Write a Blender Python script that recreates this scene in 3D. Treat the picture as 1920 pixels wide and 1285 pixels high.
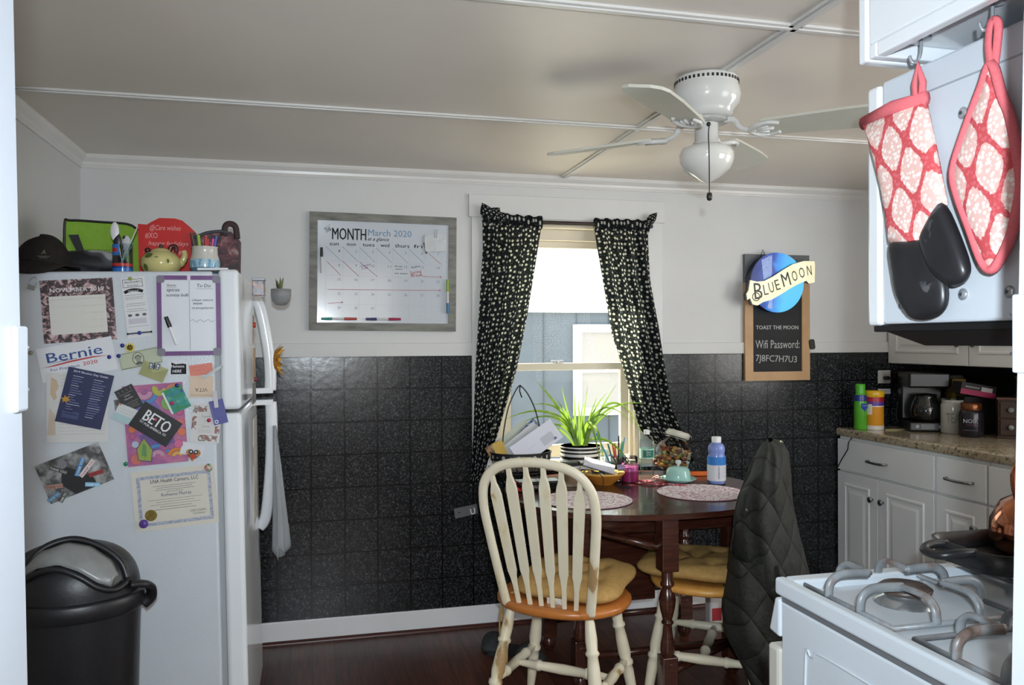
import bpy, math, random
from mathutils import Matrix, Vector, noise
for _o in list(bpy.data.objects): bpy.data.objects.remove(_o)
S = bpy.context.scene
COL = S.collection
PI = math.pi
# ---------------------------------------------------------------- camera
F_PX = 1518.9
yaw, pitch, roll = .2427, -.0023, -.0039
cam_d = bpy.data.cameras.new('camera'); cam = bpy.data.objects.new('camera', cam_d); COL.objects.link(cam)
cam_d.sensor_width = 36; cam_d.lens = F_PX/1920*36; cam_d.clip_start = .02; cam_d.clip_end = 200
_w = Vector((math.sin(yaw)*math.cos(pitch), math.cos(yaw)*math.cos(pitch), math.sin(pitch)))
_r0 = Vector((math.cos(yaw), -math.sin(yaw), 0)); _u0 = _r0.cross(_w)
_r = math.cos(roll)*_r0 + math.sin(roll)*_u0; _u = -math.sin(roll)*_r0 + math.cos(roll)*_u0
cam.matrix_world = Matrix(((_r.x, _u.x, -_w.x, 0), (_r.y, _u.y, -_w.y, 0), (_r.z, _u.z, -_w.z, 1.386), (0, 0, 0, 1)))
S.camera = cam
# ---------------------------------------------------------------- view, world, lights
S.view_settings.view_transform = 'Standard'; S.view_settings.look = 'None'
S.view_settings.gamma = 1; S.view_settings.exposure = 0.13; S.view_settings.use_curve_mapping = False
W = bpy.data.worlds.new('sky'); S.world = W; W.use_nodes = True
bg = W.node_tree.nodes['Background']; bg.inputs[0].default_value = (.9, .95, 1.0, 1); bg.inputs[1].default_value = 4.0
def light(kind, name, loc, energy, color=(1, 1, 1), target=None, **kw):
    d = bpy.data.lights.new(name, kind); d.energy = energy; d.color = color
    for k, v in kw.items(): setattr(d, k, v)
    o = bpy.data.objects.new(name, d); COL.objects.link(o); o.location = loc
    if target is not None: o.rotation_euler = (Vector(target)-Vector(loc)).to_track_quat('-Z', 'Y').to_euler()
    return o
# the camera's own flash, just behind and above the lens
light('SPOT', 'camera_flash', (.01, -.09, 1.386+.10), 142, (.80, .91, 1.0), target=(.01+.2403, -.09+.9707, 1.386+.10-.06), shadow_soft_size=.018, spot_size=math.radians(112), spot_blend=1.0)
# low sun coming in through the window over the table
light('SUN', 'sun', (2, 9, 5), 36, (1.0, .90, .74), target=(1.9, 3.3, .7), angle=.01)
bpy.data.objects['sun'].rotation_euler = (Vector((.25, -.55, -1.0))).to_track_quat('-Z', 'Y').to_euler()
# daylight from the kitchen window in the right wall and the room behind the doorway
light('AREA', 'side_window_daylight', (3.36, 1.75, 1.55), 12, (1.0, .94, .86), target=(0, 2.4, 1.3), shape='RECTANGLE', size=.9, size_y=1.0)
light('AREA', 'front_fill', (2.6, .72, 1.5), 6, (1.0, .95, .88), target=(1.2, 3.4, 1.5), shape='RECTANGLE', size=1.1, size_y=.95)  # added fill lamp for the back wall; no known window stands here
light('AREA', 'hall_daylight', (.1, -2.7, 1.7), 42, (1.0, .94, .87), target=(.5, 2.5, .8), shape='RECTANGLE', size=2.2, size_y=1.6)
# ---------------------------------------------------------------- materials
def lin(c):
    if isinstance(c, str):
        c = c.lstrip('#'); c = [int(c[i:i+2], 16)/255 for i in (0, 2, 4)]
    return tuple(((v/12.92) if v <= .04045 else ((v+.055)/1.055)**2.4) for v in c)+(1,)
MC = {}; GLASSES = set()
def new(name):
    m = bpy.data.materials.new(name); m.use_nodes = True
    nt = m.node_tree; return m, nt, nt.nodes['Principled BSDF']
def col(c, rough=.5, metal=0, emit=0, alpha=1, spec=.5, name=None):
    k = (str(c), rough, metal, emit, alpha, spec)
    if k in MC: return MC[k]
    m, nt, p = new(name or 'paint_'+str(c).strip('#'))
    p.inputs['Base Color'].default_value = lin(c); p.inputs['Roughness'].default_value = rough
    p.inputs['Metallic'].default_value = metal; p.inputs['Specular IOR Level'].default_value = spec
    if emit: p.inputs['Emission Color'].default_value = lin(c); p.inputs['Emission Strength'].default_value = emit
    MC[k] = m; return m
def N(nt, typ, **kw):
    n = nt.nodes.new(typ)
    for k, v in kw.items():
        if k.startswith('i_'):
            s = k[2:]; s = int(s) if s.isdigit() else s
            n.inputs[s].default_value = v
        else: setattr(n, k, v)
    return n
def L(nt, a, b): nt.links.new(a, b)
def coords(nt, scale=(1, 1, 1), rot=(0, 0, 0), loc=(0, 0, 0)):
    t = N(nt, 'ShaderNodeTexCoord'); mp = N(nt, 'ShaderNodeMapping')
    mp.inputs['Scale'].default_value = scale; mp.inputs['Rotation'].default_value = rot; mp.inputs['Location'].default_value = loc
    L(nt, t.outputs['Object'], mp.inputs[0]); return mp.outputs[0]
def ramp(nt, src, stops):
    r = N(nt, 'ShaderNodeValToRGB'); e = r.color_ramp.elements
    while len(e) < len(stops): e.new(.5)
    for k, (p, c) in enumerate(stops): e[k].position = p; e[k].color = lin(c)
    L(nt, src, r.inputs[0]); return r.outputs[0]
def noisy(name, stops, scale=5, cs=(1, 1, 1), rough=.5, detail=4, bump=0, bscale=None, metal=0, spec=.5, rot=(0, 0, 0), nrough=.55, dist=0, coat=0):
    if name in MC: return MC[name]
    m, nt, p = new(name); v = coords(nt, cs, rot)
    n = N(nt, 'ShaderNodeTexNoise', i_Scale=scale, i_Detail=detail, i_Roughness=nrough, i_Distortion=dist); L(nt, v, n.inputs['Vector'])
    L(nt, ramp(nt, n.outputs[0], stops), p.inputs['Base Color'])
    p.inputs['Roughness'].default_value = rough; p.inputs['Metallic'].default_value = metal; p.inputs['Specular IOR Level'].default_value = spec
    p.inputs['Coat Weight'].default_value = coat
    if bump:
        b = N(nt, 'ShaderNodeBump', i_Strength=bump, i_Distance=.002)
        if bscale:
            n2 = N(nt, 'ShaderNodeTexNoise', i_Scale=bscale, i_Detail=3); L(nt, v, n2.inputs['Vector']); L(nt, n2.outputs[0], b.inputs['Height'])
        else: L(nt, n.outputs[0], b.inputs['Height'])
        L(nt, b.outputs[0], p.inputs['Normal'])
    MC[name] = m; return m
def glass(name, c='#ffffff', rough=.02, ior=1.45, mixt=.6):
    # thin clear glass or plastic: part transparent, part glossy
    if name in MC: return MC[name]
    m, nt, p = new(name)
    nt.nodes.remove(p); out = nt.nodes['Material Output']
    t = N(nt, 'ShaderNodeBsdfTransparent'); t.inputs[0].default_value = lin(c)
    g = N(nt, 'ShaderNodeBsdfGlossy'); g.inputs['Roughness'].default_value = rough
    f = N(nt, 'ShaderNodeLayerWeight', i_Blend=.25); mx = N(nt, 'ShaderNodeMixShader'); 
    mm = N(nt, 'ShaderNodeMath', operation='MULTIPLY'); mm.inputs[1].default_value = mixt; L(nt, f.outputs['Fresnel'], mm.inputs[0])
    L(nt, mm.outputs[0], mx.inputs[0]); L(nt, t.outputs[0], mx.inputs[1]); L(nt, g.outputs[0], mx.inputs[2]); L(nt, mx.outputs[0], out.inputs[0])
    MC[name] = m; GLASSES.add(m); return m
WHITE_WALL = noisy('wall_white_paint', [(.3, '#cbcbca'), (.7, '#d1d1cf')], 3, rough=.55, bump=.15, bscale=120)
CEIL = noisy('ceiling_board', [(.3, '#dad2c8'), (.7, '#e0d8ce')], 2, rough=.38, bump=.12, bscale=90)
TRIM = noisy('trim_white_gloss', [(.3, '#d2d0cc'), (.7, '#dad8d4')], 4, rough=.3)
CASING = noisy('casing_white', [(.3, '#cfcfce'), (.7, '#d5d5d3')], 4, rough=.35)
WSASH = noisy('sash_cream', [(.3, '#d6ccb6'), (.7, '#ded5c2')], 4, rough=.4)
APPL = noisy('appliance_white', [(.3, '#c2c7cc'), (.7, '#c8cdd2')], 3, rough=.22, bump=.35, bscale=260, coat=.3)
APPS = noisy('appliance_white_smooth', [(.3, '#dadde0'), (.7, '#e0e3e6')], 3, rough=.15)
CREAM = noisy('chair_cream_paint', [(.0, '#d9cfb4'), (.56, '#e4dcc4'), (.635, '#dccfae'), (.67, '#a88a60')], 9, rough=.38, cs=(1, 1, .4), detail=6, spec=.4)
OAK = noisy('seat_oak', [(.3, '#a9622a'), (.55, '#bb7436'), (.75, '#9a5522')], 6, cs=(1, 9, 1), rough=.3, detail=5)
OAKL = noisy('seat_oak_light', [(.3, '#c98f45'), (.7, '#dba556')], 6, cs=(1, 9, 1), rough=.35, detail=5)
WALNUT = noisy('table_walnut', [(.25, '#2e1610'), (.5, '#43221a'), (.75, '#55301f')], 5, cs=(1.5, 14, 14), rough=.22, detail=6, coat=.2)
PINE = noisy('frame_pine', [(.3, '#b08a60'), (.7, '#c09a6e')], 8, cs=(1, 1, 7), rough=.5)
GREYWOOD = noisy('frame_grey_wood', [(.3, '#5f5e59'), (.5, '#787770'), (.7, '#85837c')], 40, cs=(.25, 1, 1), rough=.6, bump=.2)
CUSH = noisy('cushion_tan', [(.3, '#a88650'), (.7, '#b8955e')], 60, rough=.85, bump=.3, spec=.15)
GREYPL = col('#3a3b3d', .45)
BLACKP = col('#141415', .35); BLACKM = col('#161513', .45); CHROME = col('#c9c9c9', .18, 1); STEEL = col('#9a9b9c', .3, 1)
WHITE = col('#eeeeee', .5); PAPER = col('#dcdcda', .75, spec=.2); INK = col('#1c1c1e', .6, spec=.2)

def tile_material():
    m, nt, p = new('wainscot_black_tile')
    t = N(nt, 'ShaderNodeTexCoord'); sp = N(nt, 'ShaderNodeSeparateXYZ'); cb = N(nt, 'ShaderNodeCombineXYZ')
    L(nt, t.outputs['Object'], sp.inputs[0]); L(nt, sp.outputs[0], cb.inputs[0]); L(nt, sp.outputs[2], cb.inputs[1])
    b = N(nt, 'ShaderNodeTexBrick', offset=0, squash=1); b.inputs['Scale'].default_value = 1
    b.inputs['Mortar Size'].default_value = .0036; b.inputs['Mortar Smooth'].default_value = .3
    b.inputs['Brick Width'].default_value = .1524; b.inputs['Row Height'].default_value = .1524
    b.inputs['Color1'].default_value = (1, 1, 1, 1); b.inputs['Color2'].default_value = (1, 1, 1, 1); b.inputs['Mortar'].default_value = (0, 0, 0, 1)
    L(nt, cb.outputs[0], b.inputs['Vector'])
    n = N(nt, 'ShaderNodeTexNoise', i_Scale=120, i_Detail=5, i_Roughness=.7); L(nt, t.outputs['Object'], n.inputs['Vector'])
    c = ramp(nt, n.outputs[0], [(.38, '#0a0b0d'), (.5, '#1b1d1f'), (.6, '#3a3d40'), (.75, '#707274')])
    mx = N(nt, 'ShaderNodeMix', data_type='RGBA'); L(nt, b.outputs['Fac'], mx.inputs['Factor']); L(nt, c, mx.inputs['A']); mx.inputs['B'].default_value = lin('#020202')
    L(nt, mx.outputs['Result'], p.inputs['Base Color']); p.inputs['Roughness'].default_value = .2; p.inputs['Specular IOR Level'].default_value = .4
    n2 = N(nt, 'ShaderNodeTexNoise', i_Scale=26, i_Detail=3); L(nt, t.outputs['Object'], n2.inputs['Vector'])
    ad = N(nt, 'ShaderNodeMath', operation='MULTIPLY_ADD'); ad.inputs[1].default_value = -5.0; L(nt, b.outputs['Fac'], ad.inputs[0]); L(nt, n2.outputs[0], ad.inputs[2])
    bp = N(nt, 'ShaderNodeBump', i_Strength=.6, i_Distance=.0008); L(nt, ad.outputs[0], bp.inputs['Height']); L(nt, bp.outputs[0], p.inputs['Normal'])
    return m
TILE = tile_material()
def plank_material():
    m, nt, p = new('floor_planks'); v = coords(nt, (1, 1, 1), (0, 0, PI/2))
    b = N(nt, 'ShaderNodeTexBrick', offset=.37, squash=1); b.inputs['Scale'].default_value = 1
    b.inputs['Mortar Size'].default_value = .0016; b.inputs['Brick Width'].default_value = .9; b.inputs['Row Height'].default_value = .095
    b.inputs['Color1'].default_value = lin('#5c372b'); b.inputs['Color2'].default_value = lin('#6e4636'); b.inputs['Mortar'].default_value = lin('#1a0f0c')
    L(nt, v, b.inputs['Vector'])
    v2 = coords(nt, (14, 1.2, 1)); n = N(nt, 'ShaderNodeTexNoise', i_Scale=4, i_Detail=7, i_Roughness=.65); L(nt, v2, n.inputs['Vector'])
    g = ramp(nt, n.outputs[0], [(.3, '#6a5a52'), (.5, '#c4b0a2'), (.7, '#fff0e4')])
    mx = N(nt, 'ShaderNodeMix', data_type='RGBA', blend_type='MULTIPLY'); mx.inputs['Factor'].default_value = .85
    L(nt, b.outputs['Color'], mx.inputs['A']); L(nt, g, mx.inputs['B']); L(nt, mx.outputs['Result'], p.inputs['Base Color'])
    p.inputs['Roughness'].default_value = .35
    return m
PLANK = plank_material()
def granite_material():
    m, nt, p = new('granite_counter'); v = coords(nt)
    n = N(nt, 'ShaderNodeTexNoise', i_Scale=60, i_Detail=5, i_Roughness=.7); L(nt, v, n.inputs['Vector'])
    c = ramp(nt, n.outputs[0], [(.33, '#3f3328'), (.43, '#8c7a63'), (.5, '#b5a88e'), (.62, '#a89d88'), (.72, '#d2cab6')])
    L(nt, c, p.inputs['Base Color']); p.inputs['Roughness'].default_value = .12; return m
GRANITE = granite_material()
def damask(name='mitt_coral_damask', s=9.0):
    # coral cloth with cream ogee medallions in staggered rows
    m, nt, p = new(name); t = N(nt, 'ShaderNodeTexCoord'); sp = N(nt, 'ShaderNodeSeparateXYZ'); L(nt, t.outputs['Object'], sp.inputs[0])
    def wave(out, k):
        a = N(nt, 'ShaderNodeMath', operation='MULTIPLY'); a.inputs[1].default_value = k; L(nt, out, a.inputs[0])
        b = N(nt, 'ShaderNodeMath', operation='COSINE'); L(nt, a.outputs[0], b.inputs[0]); return b.outputs[0]
    ad = N(nt, 'ShaderNodeMath', operation='ADD'); mp = N(nt, 'ShaderNodeMapping'); mp.inputs['Rotation'].default_value = (0, 0, -.22); L(nt, t.outputs['Object'], mp.inputs[0]); L(nt, mp.outputs[0], sp.inputs[0])
    L(nt, wave(sp.outputs[0], 2*PI/.062), ad.inputs[0]); L(nt, wave(sp.outputs[1], 2*PI/.100), ad.inputs[1])
    n = N(nt, 'ShaderNodeTexNoise', i_Scale=170, i_Detail=2); L(nt, t.outputs['Object'], n.inputs['Vector'])
    ab = N(nt, 'ShaderNodeMath', operation='ABSOLUTE'); L(nt, ad.outputs[0], ab.inputs[0])
    a2 = N(nt, 'ShaderNodeMath', operation='MULTIPLY_ADD'); a2.inputs[1].default_value = .55; L(nt, n.outputs[0], a2.inputs[0]); L(nt, ab.outputs[0], a2.inputs[2])
    c = ramp(nt, a2.outputs[0], [(.62, '#d4686e'), (.67, '#ecd6cf'), (.9, '#f0e4dc')])
    v = N(nt, 'ShaderNodeTexVoronoi', i_Scale=150); L(nt, t.outputs['Object'], v.inputs['Vector'])
    c2 = ramp(nt, v.outputs['Distance'], [(.33, '#ffffff'), (.52, '#eebcb8')])
    mx = N(nt, 'ShaderNodeMix', data_type='RGBA', blend_type='MULTIPLY'); mx.inputs['Factor'].default_value = .75; L(nt, c, mx.inputs['A']); L(nt, c2, mx.inputs['B'])
    L(nt, mx.outputs['Result'], p.inputs['Base Color']); p.inputs['Roughness'].default_value = .85; p.inputs['Specular IOR Level'].default_value = .2
    return m
DAMASK = damask(); CORAL = noisy('coral_binding', [(.3, '#d2686e'), (.7, '#dc7278')], 300, rough=.85, bump=.3, spec=.2)
def polka():
    m, nt, p = new('curtain_black_dotted'); t = N(nt, 'ShaderNodeTexCoord')
    sp = N(nt, 'ShaderNodeSeparateXYZ'); cb = N(nt, 'ShaderNodeCombineXYZ'); L(nt, t.outputs['UV'], sp.inputs[0]); L(nt, sp.outputs[0], cb.inputs[0]); L(nt, sp.outputs[1], cb.inputs[1])
    v = N(nt, 'ShaderNodeTexVoronoi', voronoi_dimensions='2D', i_Scale=38, i_Randomness=.6); L(nt, cb.outputs[0], v.inputs['Vector'])
    v2 = N(nt, 'ShaderNodeTexVoronoi', voronoi_dimensions='2D', i_Scale=75, i_Randomness=.9); L(nt, cb.outputs[0], v2.inputs['Vector'])
    r1 = ramp(nt, v.outputs['Distance'], [(.21, '#ffffff'), (.25, '#000000')]); r2 = ramp(nt, v2.outputs['Distance'], [(.13, '#777777'), (.18, '#000000')])
    mxm = N(nt, 'ShaderNodeMix', data_type='RGBA', blend_type='LIGHTEN'); mxm.inputs['Factor'].default_value = 1; L(nt, r1, mxm.inputs['A']); L(nt, r2, mxm.inputs['B'])
    mx = N(nt, 'ShaderNodeMix', data_type='RGBA'); L(nt, mxm.outputs['Result'], mx.inputs['Factor']); mx.inputs['A'].default_value = lin('#12161b'); mx.inputs['B'].default_value = lin('#cfd0c8')
    L(nt, mx.outputs['Result'], p.inputs['Base Color']); p.inputs['Roughness'].default_value = .8; p.inputs['Specular IOR Level'].default_value = .2
    tr = N(nt, 'ShaderNodeBsdfTranslucent'); mt = N(nt, 'ShaderNodeMix', data_type='RGBA'); L(nt, mxm.outputs['Result'], mt.inputs['Factor']); mt.inputs['A'].default_value = lin('#252b2b'); mt.inputs['B'].default_value = lin('#d8d6c0')
    L(nt, mt.outputs['Result'], tr.inputs[0])
    ms = N(nt, 'ShaderNodeMixShader'); ms.inputs[0].default_value = .45; out = nt.nodes['Material Output']
    L(nt, p.outputs[0], ms.inputs[1]); L(nt, tr.outputs[0], ms.inputs[2]); L(nt, ms.outputs[0], out.inputs[0]); return m
POLKA = polka()
# ---------------------------------------------------------------- mesh helpers
class MB:
    def __init__(s): s.v = []; s.f = []; s.mi = []; s.sm = []; s.mats = []; s.M = Matrix(); s.uv = {}
    def add(s, vs, fs, m, smooth=False, uvs=None):
        if m not in s.mats: s.mats.append(m)
        k = s.mats.index(m); b = len(s.v)
        s.v += [tuple(s.M @ Vector(p)) for p in vs]
        if uvs:
            for i, q in enumerate(uvs): s.uv[b+i] = q
        for f in fs: s.f.append(tuple(b+i for i in f)); s.mi.append(k); s.sm.append(smooth)
        return s
    def box(s, x0, x1, y0, y1, z0, z1, m):
        return s.add([(x, y, z) for z in (z0, z1) for y in (y0, y1) for x in (x0, x1)], [(0, 2, 3, 1), (4, 5, 7, 6), (0, 1, 5, 4), (2, 6, 7, 3), (0, 4, 6, 2), (1, 3, 7, 5)], m)
    def hexa(s, bot, top, m):
        return s.add(list(bot)+list(top), [(3, 2, 1, 0), (4, 5, 6, 7), (0, 1, 5, 4), (1, 2, 6, 5), (2, 3, 7, 6), (3, 0, 4, 7)], m)
    def lathe(s, prof, m, seg=28, c=(0, 0, 0), sx=1, sy=1, a0=0, a1=2*PI, smooth=True, caps=None):
        gl = m in GLASSES; band = caps is False or (caps is None and len(prof) == 2 and abs(prof[0][0]-prof[1][0]) < .004)
        full = abs(a1-a0-2*PI) < 1e-6; n = seg if full else seg+1; vs = []
        for r, z in prof:
            for i in range(n):
                a = a0+(a1-a0)*i/seg; vs.append((c[0]+r*sx*math.cos(a), c[1]+r*sy*math.sin(a), c[2]+z))
        fs = []
        for j in range(len(prof)-1):
            for i in range(seg):
                k = (i+1) % n; fs.append((j*n+i, j*n+k, (j+1)*n+k, (j+1)*n+i))
        s.add(vs, fs, m, smooth)
        if full:
            if prof[0][0] > 1e-5 and not band: s.add(vs[:n], [tuple(range(n))[::-1]], m)
            if prof[-1][0] > 1e-5 and not band and not (gl and caps is None): s.add(vs[-n:], [tuple(range(n))], m)
        return s
    def turned(s, p0, p1, prof, m, seg=12):
        p0 = Vector(p0); p1 = Vector(p1); d = p1-p0; q = d.to_track_quat('Z', 'Y').to_matrix().to_4x4()
        M0 = s.M; s.M = M0 @ Matrix.Translation(p0) @ q; l = d.length
        s.lathe([(r, t*l) for t, r in prof], m, seg, caps=True); s.M = M0; return s
    def cyl(s, p0, p1, r, m, seg=14, r1=None): return s.turned(p0, p1, [(0, r), (1, r if r1 is None else r1)], m, seg)
    def tube(s, pts, r, m, seg=8, closed=False, flat=None):
        P = [Vector(p) for p in pts]; n = len(P); R = r if isinstance(r, (list, tuple)) else [r]*n; vs = []; up = None
        for i in range(n):
            a = P[(i-1) % n] if closed else P[max(i-1, 0)]; b = P[(i+1) % n] if closed else P[min(i+1, n-1)]
            t = (b-a).normalized()
            if up is None:
                up = Vector((0, 0, 1)) if abs(t.z) < .9 else Vector((1, 0, 0))
            up = (up - t*up.dot(t)).normalized(); sd = t.cross(up)
            for k in range(seg):
                an = 2*PI*k/seg; fl = flat or (1, 1); vs.append(P[i]+sd*math.cos(an)*R[i]*fl[0]+up*math.sin(an)*R[i]*fl[1])
        fs = []
        for i in range(n if closed else n-1):
            j = (i+1) % n
            for k in range(seg): l = (k+1) % seg; fs.append((i*seg+k, j*seg+k, j*seg+l, i*seg+l))
        if not closed: fs += [tuple(range(seg)), tuple(range((n-1)*seg, n*seg))[::-1]]
        return s.add(vs, fs, m, True)
    def prism(s, pts, z0, z1, m, smooth=False):
        n = len(pts); vs = [(x, y, z0) for x, y in pts]+[(x, y, z1) for x, y in pts]
        s.add(vs, [(i, (i+1) % n, n+(i+1) % n, n+i) for i in range(n)], m, smooth)
        s.add(vs[:n], [tuple(range(n))[::-1]], m); s.add(vs[n:], [tuple(range(n))], m); return s
    def grid(s, fn, nu, nv, m, cu=False, smooth=True, uvf=None):
        n = nu if cu else nu+1; vs = []; uvs = []
        for j in range(nv+1):
            for i in range(n):
                vs.append(fn(i/nu, j/nv)); uvs.append(uvf(i/nu, j/nv) if uvf else (i/nu, j/nv))
        fs = [(j*n+i, j*n+(i+1) % n, (j+1)*n+(i+1) % n, (j+1)*n+i) for j in range(nv) for i in range(nu)]
        return s.add(vs, fs, m, smooth, uvs)
    def ball(s, c, r, m, seg=14, rings=8):
        if not isinstance(r, (tuple, list)): r = (r, r, r)
        return s.grid(lambda u, v: (c[0]+r[0]*math.cos(2*PI*u)*math.sin(PI*v), c[1]+r[1]*math.sin(2*PI*u)*math.sin(PI*v), c[2]-r[2]*math.cos(PI*v)), seg, rings, m, True)
    # flat marks in the local XY plane
    def rect(s, x0, y0, x1, y1, m, z=.0006): return s.add([(x0, y0, z), (x1, y0, z), (x1, y1, z), (x0, y1, z)], [(0, 1, 2, 3)], m)
    def poly(s, pts, m, z=.0006): return s.add([(x, y, z) for x, y in pts], [tuple(range(len(pts)))], m)
    def disc(s, x, y, r, m, z=.0006, n=20, ry=None): return s.poly([(x+r*math.cos(2*PI*i/n), y+(ry or r)*math.sin(2*PI*i/n)) for i in range(n)], m, z)
    def ring(s, x, y, r0, r1, m, z=.0006, n=28, a0=0, a1=2*PI):
        vs = []; 
        for i in range(n+1):
            a = a0+(a1-a0)*i/n
            for r in (r0, r1): vs.append((x+r*math.cos(a), y+r*math.sin(a), z))
        return s.add(vs, [(2*i, 2*i+1, 2*i+3, 2*i+2) for i in range(n)], m)
    def line(s, pts, w, m, z=.0006):
        for (x0, y0), (x1, y1) in zip(pts, pts[1:]):
            d = Vector((x1-x0, y1-y0)); 
            if d.length < 1e-7: continue
            n = Vector((-d.y, d.x)).normalized()*w/2; e = d.normalized()*w*.3
            s.poly([(x0-n.x-e.x, y0-n.y-e.y), (x1-n.x+e.x, y1-n.y+e.y), (x1+n.x+e.x, y1+n.y+e.y), (x0+n.x-e.x, y0+n.y-e.y)], m, z)
        return s
    def text(s, t, x, y, w, m, z=.0008, h=None, align='C', shear=0, bold=0, rot=0, extr=0, sp=1):
        # lettering centred on x (or starting at x), baseline y, scaled to width w (and height h)
        k = (t, shear, sp)
        if k not in TXT:
            cu = bpy.data.curves.new('t', 'FONT'); cu.body = t; cu.size = 1; cu.shear = shear; cu.resolution_u = 2; cu.space_character = sp
            o = bpy.data.objects.new('t', cu); COL.objects.link(o)
            me = bpy.data.meshes.new_from_object(o.evaluated_get(bpy.context.evaluated_depsgraph_get()))
            TXT[k] = ([tuple(v.co) for v in me.vertices], [tuple(p.vertices) for p in me.polygons])
            bpy.data.objects.remove(o); bpy.data.curves.remove(cu); bpy.data.meshes.remove(me)
        vs, fs = TXT[k]
        if not vs: return s
        if bold:
            dz = 0
            for dx in (-bold*.6, bold*.6): s.text(t, x+dx*(h or w*.2)*math.cos(rot), y+dx*(h or w*.2)*math.sin(rot), w, m, z+dz, h, align, shear, 0, rot, extr, sp); dz += .00012
            return s
        x0 = min(v[0] for v in vs); x1 = max(v[0] for v in vs); cap = .73
        kx = w/(x1-x0); ky = (h/cap) if h else kx; ca, sa = math.cos(rot), math.sin(rot); out = []
        for v in vs:
            px = (v[0]-x0)*kx-(w/2 if align == 'C' else 0); py = v[1]*ky; out.append((x+px*ca-py*sa, y+px*sa+py*ca, z))
        return s.add(out, fs, m)
    def build(s, name, parent=None, loc=(0, 0, 0), rz=0, bevel=0, mw=None, seg=2, weld=False):
        me = bpy.data.meshes.new(name); me.from_pydata(s.v, [], s.f)
        for m in s.mats: me.materials.append(m)
        for p, k, sm in zip(me.polygons, s.mi, s.sm): p.material_index = k; p.use_smooth = sm
        if s.uv:
            ul = me.uv_layers.new(name='UVMap')
            for l in me.loops: ul.data[l.index].uv = s.uv.get(l.vertex_index, (0, 0))
        o = bpy.data.objects.new(name, me); COL.objects.link(o)
        if mw is not None: o.matrix_world = mw
        else: o.location = loc; o.rotation_euler = (0, 0, rz)
        if parent: o.parent = parent
        if bevel:
            b = o.modifiers.new('bevel', 'BEVEL'); b.width = bevel; b.segments = seg; b.limit_method = 'ANGLE'; b.angle_limit = math.radians(50); b.harden_normals = False
        return o
TXT = {}
def tag(o, label=None, cat=None, group=None, kind=None):
    if label: o['label'] = label
    if cat: o['category'] = cat
    if group: o['group'] = group
    if kind: o['kind'] = kind
    return o
def thing(name, label, cat, loc=(0, 0, 0), rz=0, group=None, mw=None):
    o = bpy.data.objects.new(name, None); COL.objects.link(o); o.empty_display_size = .05
    if mw is not None: o.matrix_world = mw
    else: o.location = loc; o.rotation_euler = (0, 0, rz)
    return tag(o, label, cat, group)
def struct(mb, name, **k): return tag(mb.build(name, **k), kind='structure')
RX90 = Matrix.Rotation(PI/2, 4, 'X')
def facing(x, y, z, ang=0): return Matrix.Translation((x, y, z)) @ RX90 @ Matrix.Rotation(ang, 4, 'Z')   # a flat thing whose face looks towards -Y
def smoothpath(pts, n=8, closed=False):
    P = [Vector(p) for p in pts]; out = []; m = len(P)
    for i in range(m if closed else m-1):
        a, b, c, d = (P[(i-1) % m], P[i], P[(i+1) % m], P[(i+2) % m]) if closed else (P[max(i-1, 0)], P[i], P[i+1], P[min(i+2, m-1)])
        for k in range(n):
            t = k/n; out.append(.5*((2*b)+(c-a)*t+(2*a-5*b+4*c-d)*t*t+(3*b-3*c+d-a)*t**3))
    if not closed: out.append(P[-1])
    return out
# ---------------------------------------------------------------- room shell
YB = 3.86; ZC = 2.2; XL = -.97; XR = 3.42; YN = .66
mb = MB(); mb.box(XL-.1, XR+.1, -3, YB+.1, -.05, 0, PLANK); struct(mb, 'floor')
mb = MB(); mb.box(XL-.1, XR+.1, -3, YB+.1, ZC, ZC+.05, CEIL); struct(mb, 'ceiling')
mb = MB(); mb.box(XL-.1, XL, YN-.05, YB+.15, 0, ZC, WHITE_WALL); struct(mb, 'wall_left')
OX0, OX1, OZ0, OZ1 = .88, 1.62, .77, 1.965
mb = MB()
for x0, x1, z0, z1 in ((XL, OX0, 0, ZC), (OX1, XR, 0, ZC), (OX0, OX1, 0, OZ0), (OX0, OX1, OZ1, ZC)): mb.box(x0, x1, YB, YB+.14, z0, z1, WHITE_WALL)
struct(mb, 'wall_back')
# the right wall with its own window over the sink, beyond the photo's edge
mb = MB()
for y0, y1, z0, z1 in ((YN, 1.25, 0, ZC), (2.25, YB+.1, 0, ZC), (1.25, 2.25, 0, 1.05), (1.25, 2.25, 2.05, ZC)): mb.box(XR, XR+.1, y0, y1, z0, z1, WHITE_WALL)
struct(mb, 'wall_right')
# near wall round the doorway the camera looks through; its jambs lean a little
JL, JR = -.200, .666
mb = MB()
mb.box(XL-.1, JL-.12, YN-.12, YN, 0, ZC, WHITE_WALL); mb.box(JR+.12, 2.0, YN-.12, YN, 0, ZC, WHITE_WALL); mb.box(3.2, XR+.1, YN-.12, YN, 0, ZC, WHITE_WALL); mb.box(2.0, 3.2, YN-.12, YN, 0, 1.0, WHITE_WALL); mb.box(2.0, 3.2, YN-.12, YN, 2.0, ZC, WHITE_WALL); mb.box(JL-.12, JR+.12, YN-.12, YN, 2.06, ZC, WHITE_WALL)  # unseen gap at the right is added to let fill light in
struct(mb, 'wall_front')
JAMB = noisy('jamb_white_gloss', [(.3, '#bcc1c9'), (.7, '#c2c7cf')], 3, rough=.35)
mb = MB(); mb.hexa([(JL-.14, YN-.16, 0), (JL+.013, YN-.16, 0), (JL+.013, YN, 0), (JL-.14, YN, 0)], [(JL-.14, YN-.16, 2.1), (JL-.016, YN-.16, 2.1), (JL-.016, YN, 2.1), (JL-.14, YN, 2.1)], JAMB)
struct(mb, 'door_1_jamb_left')
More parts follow.
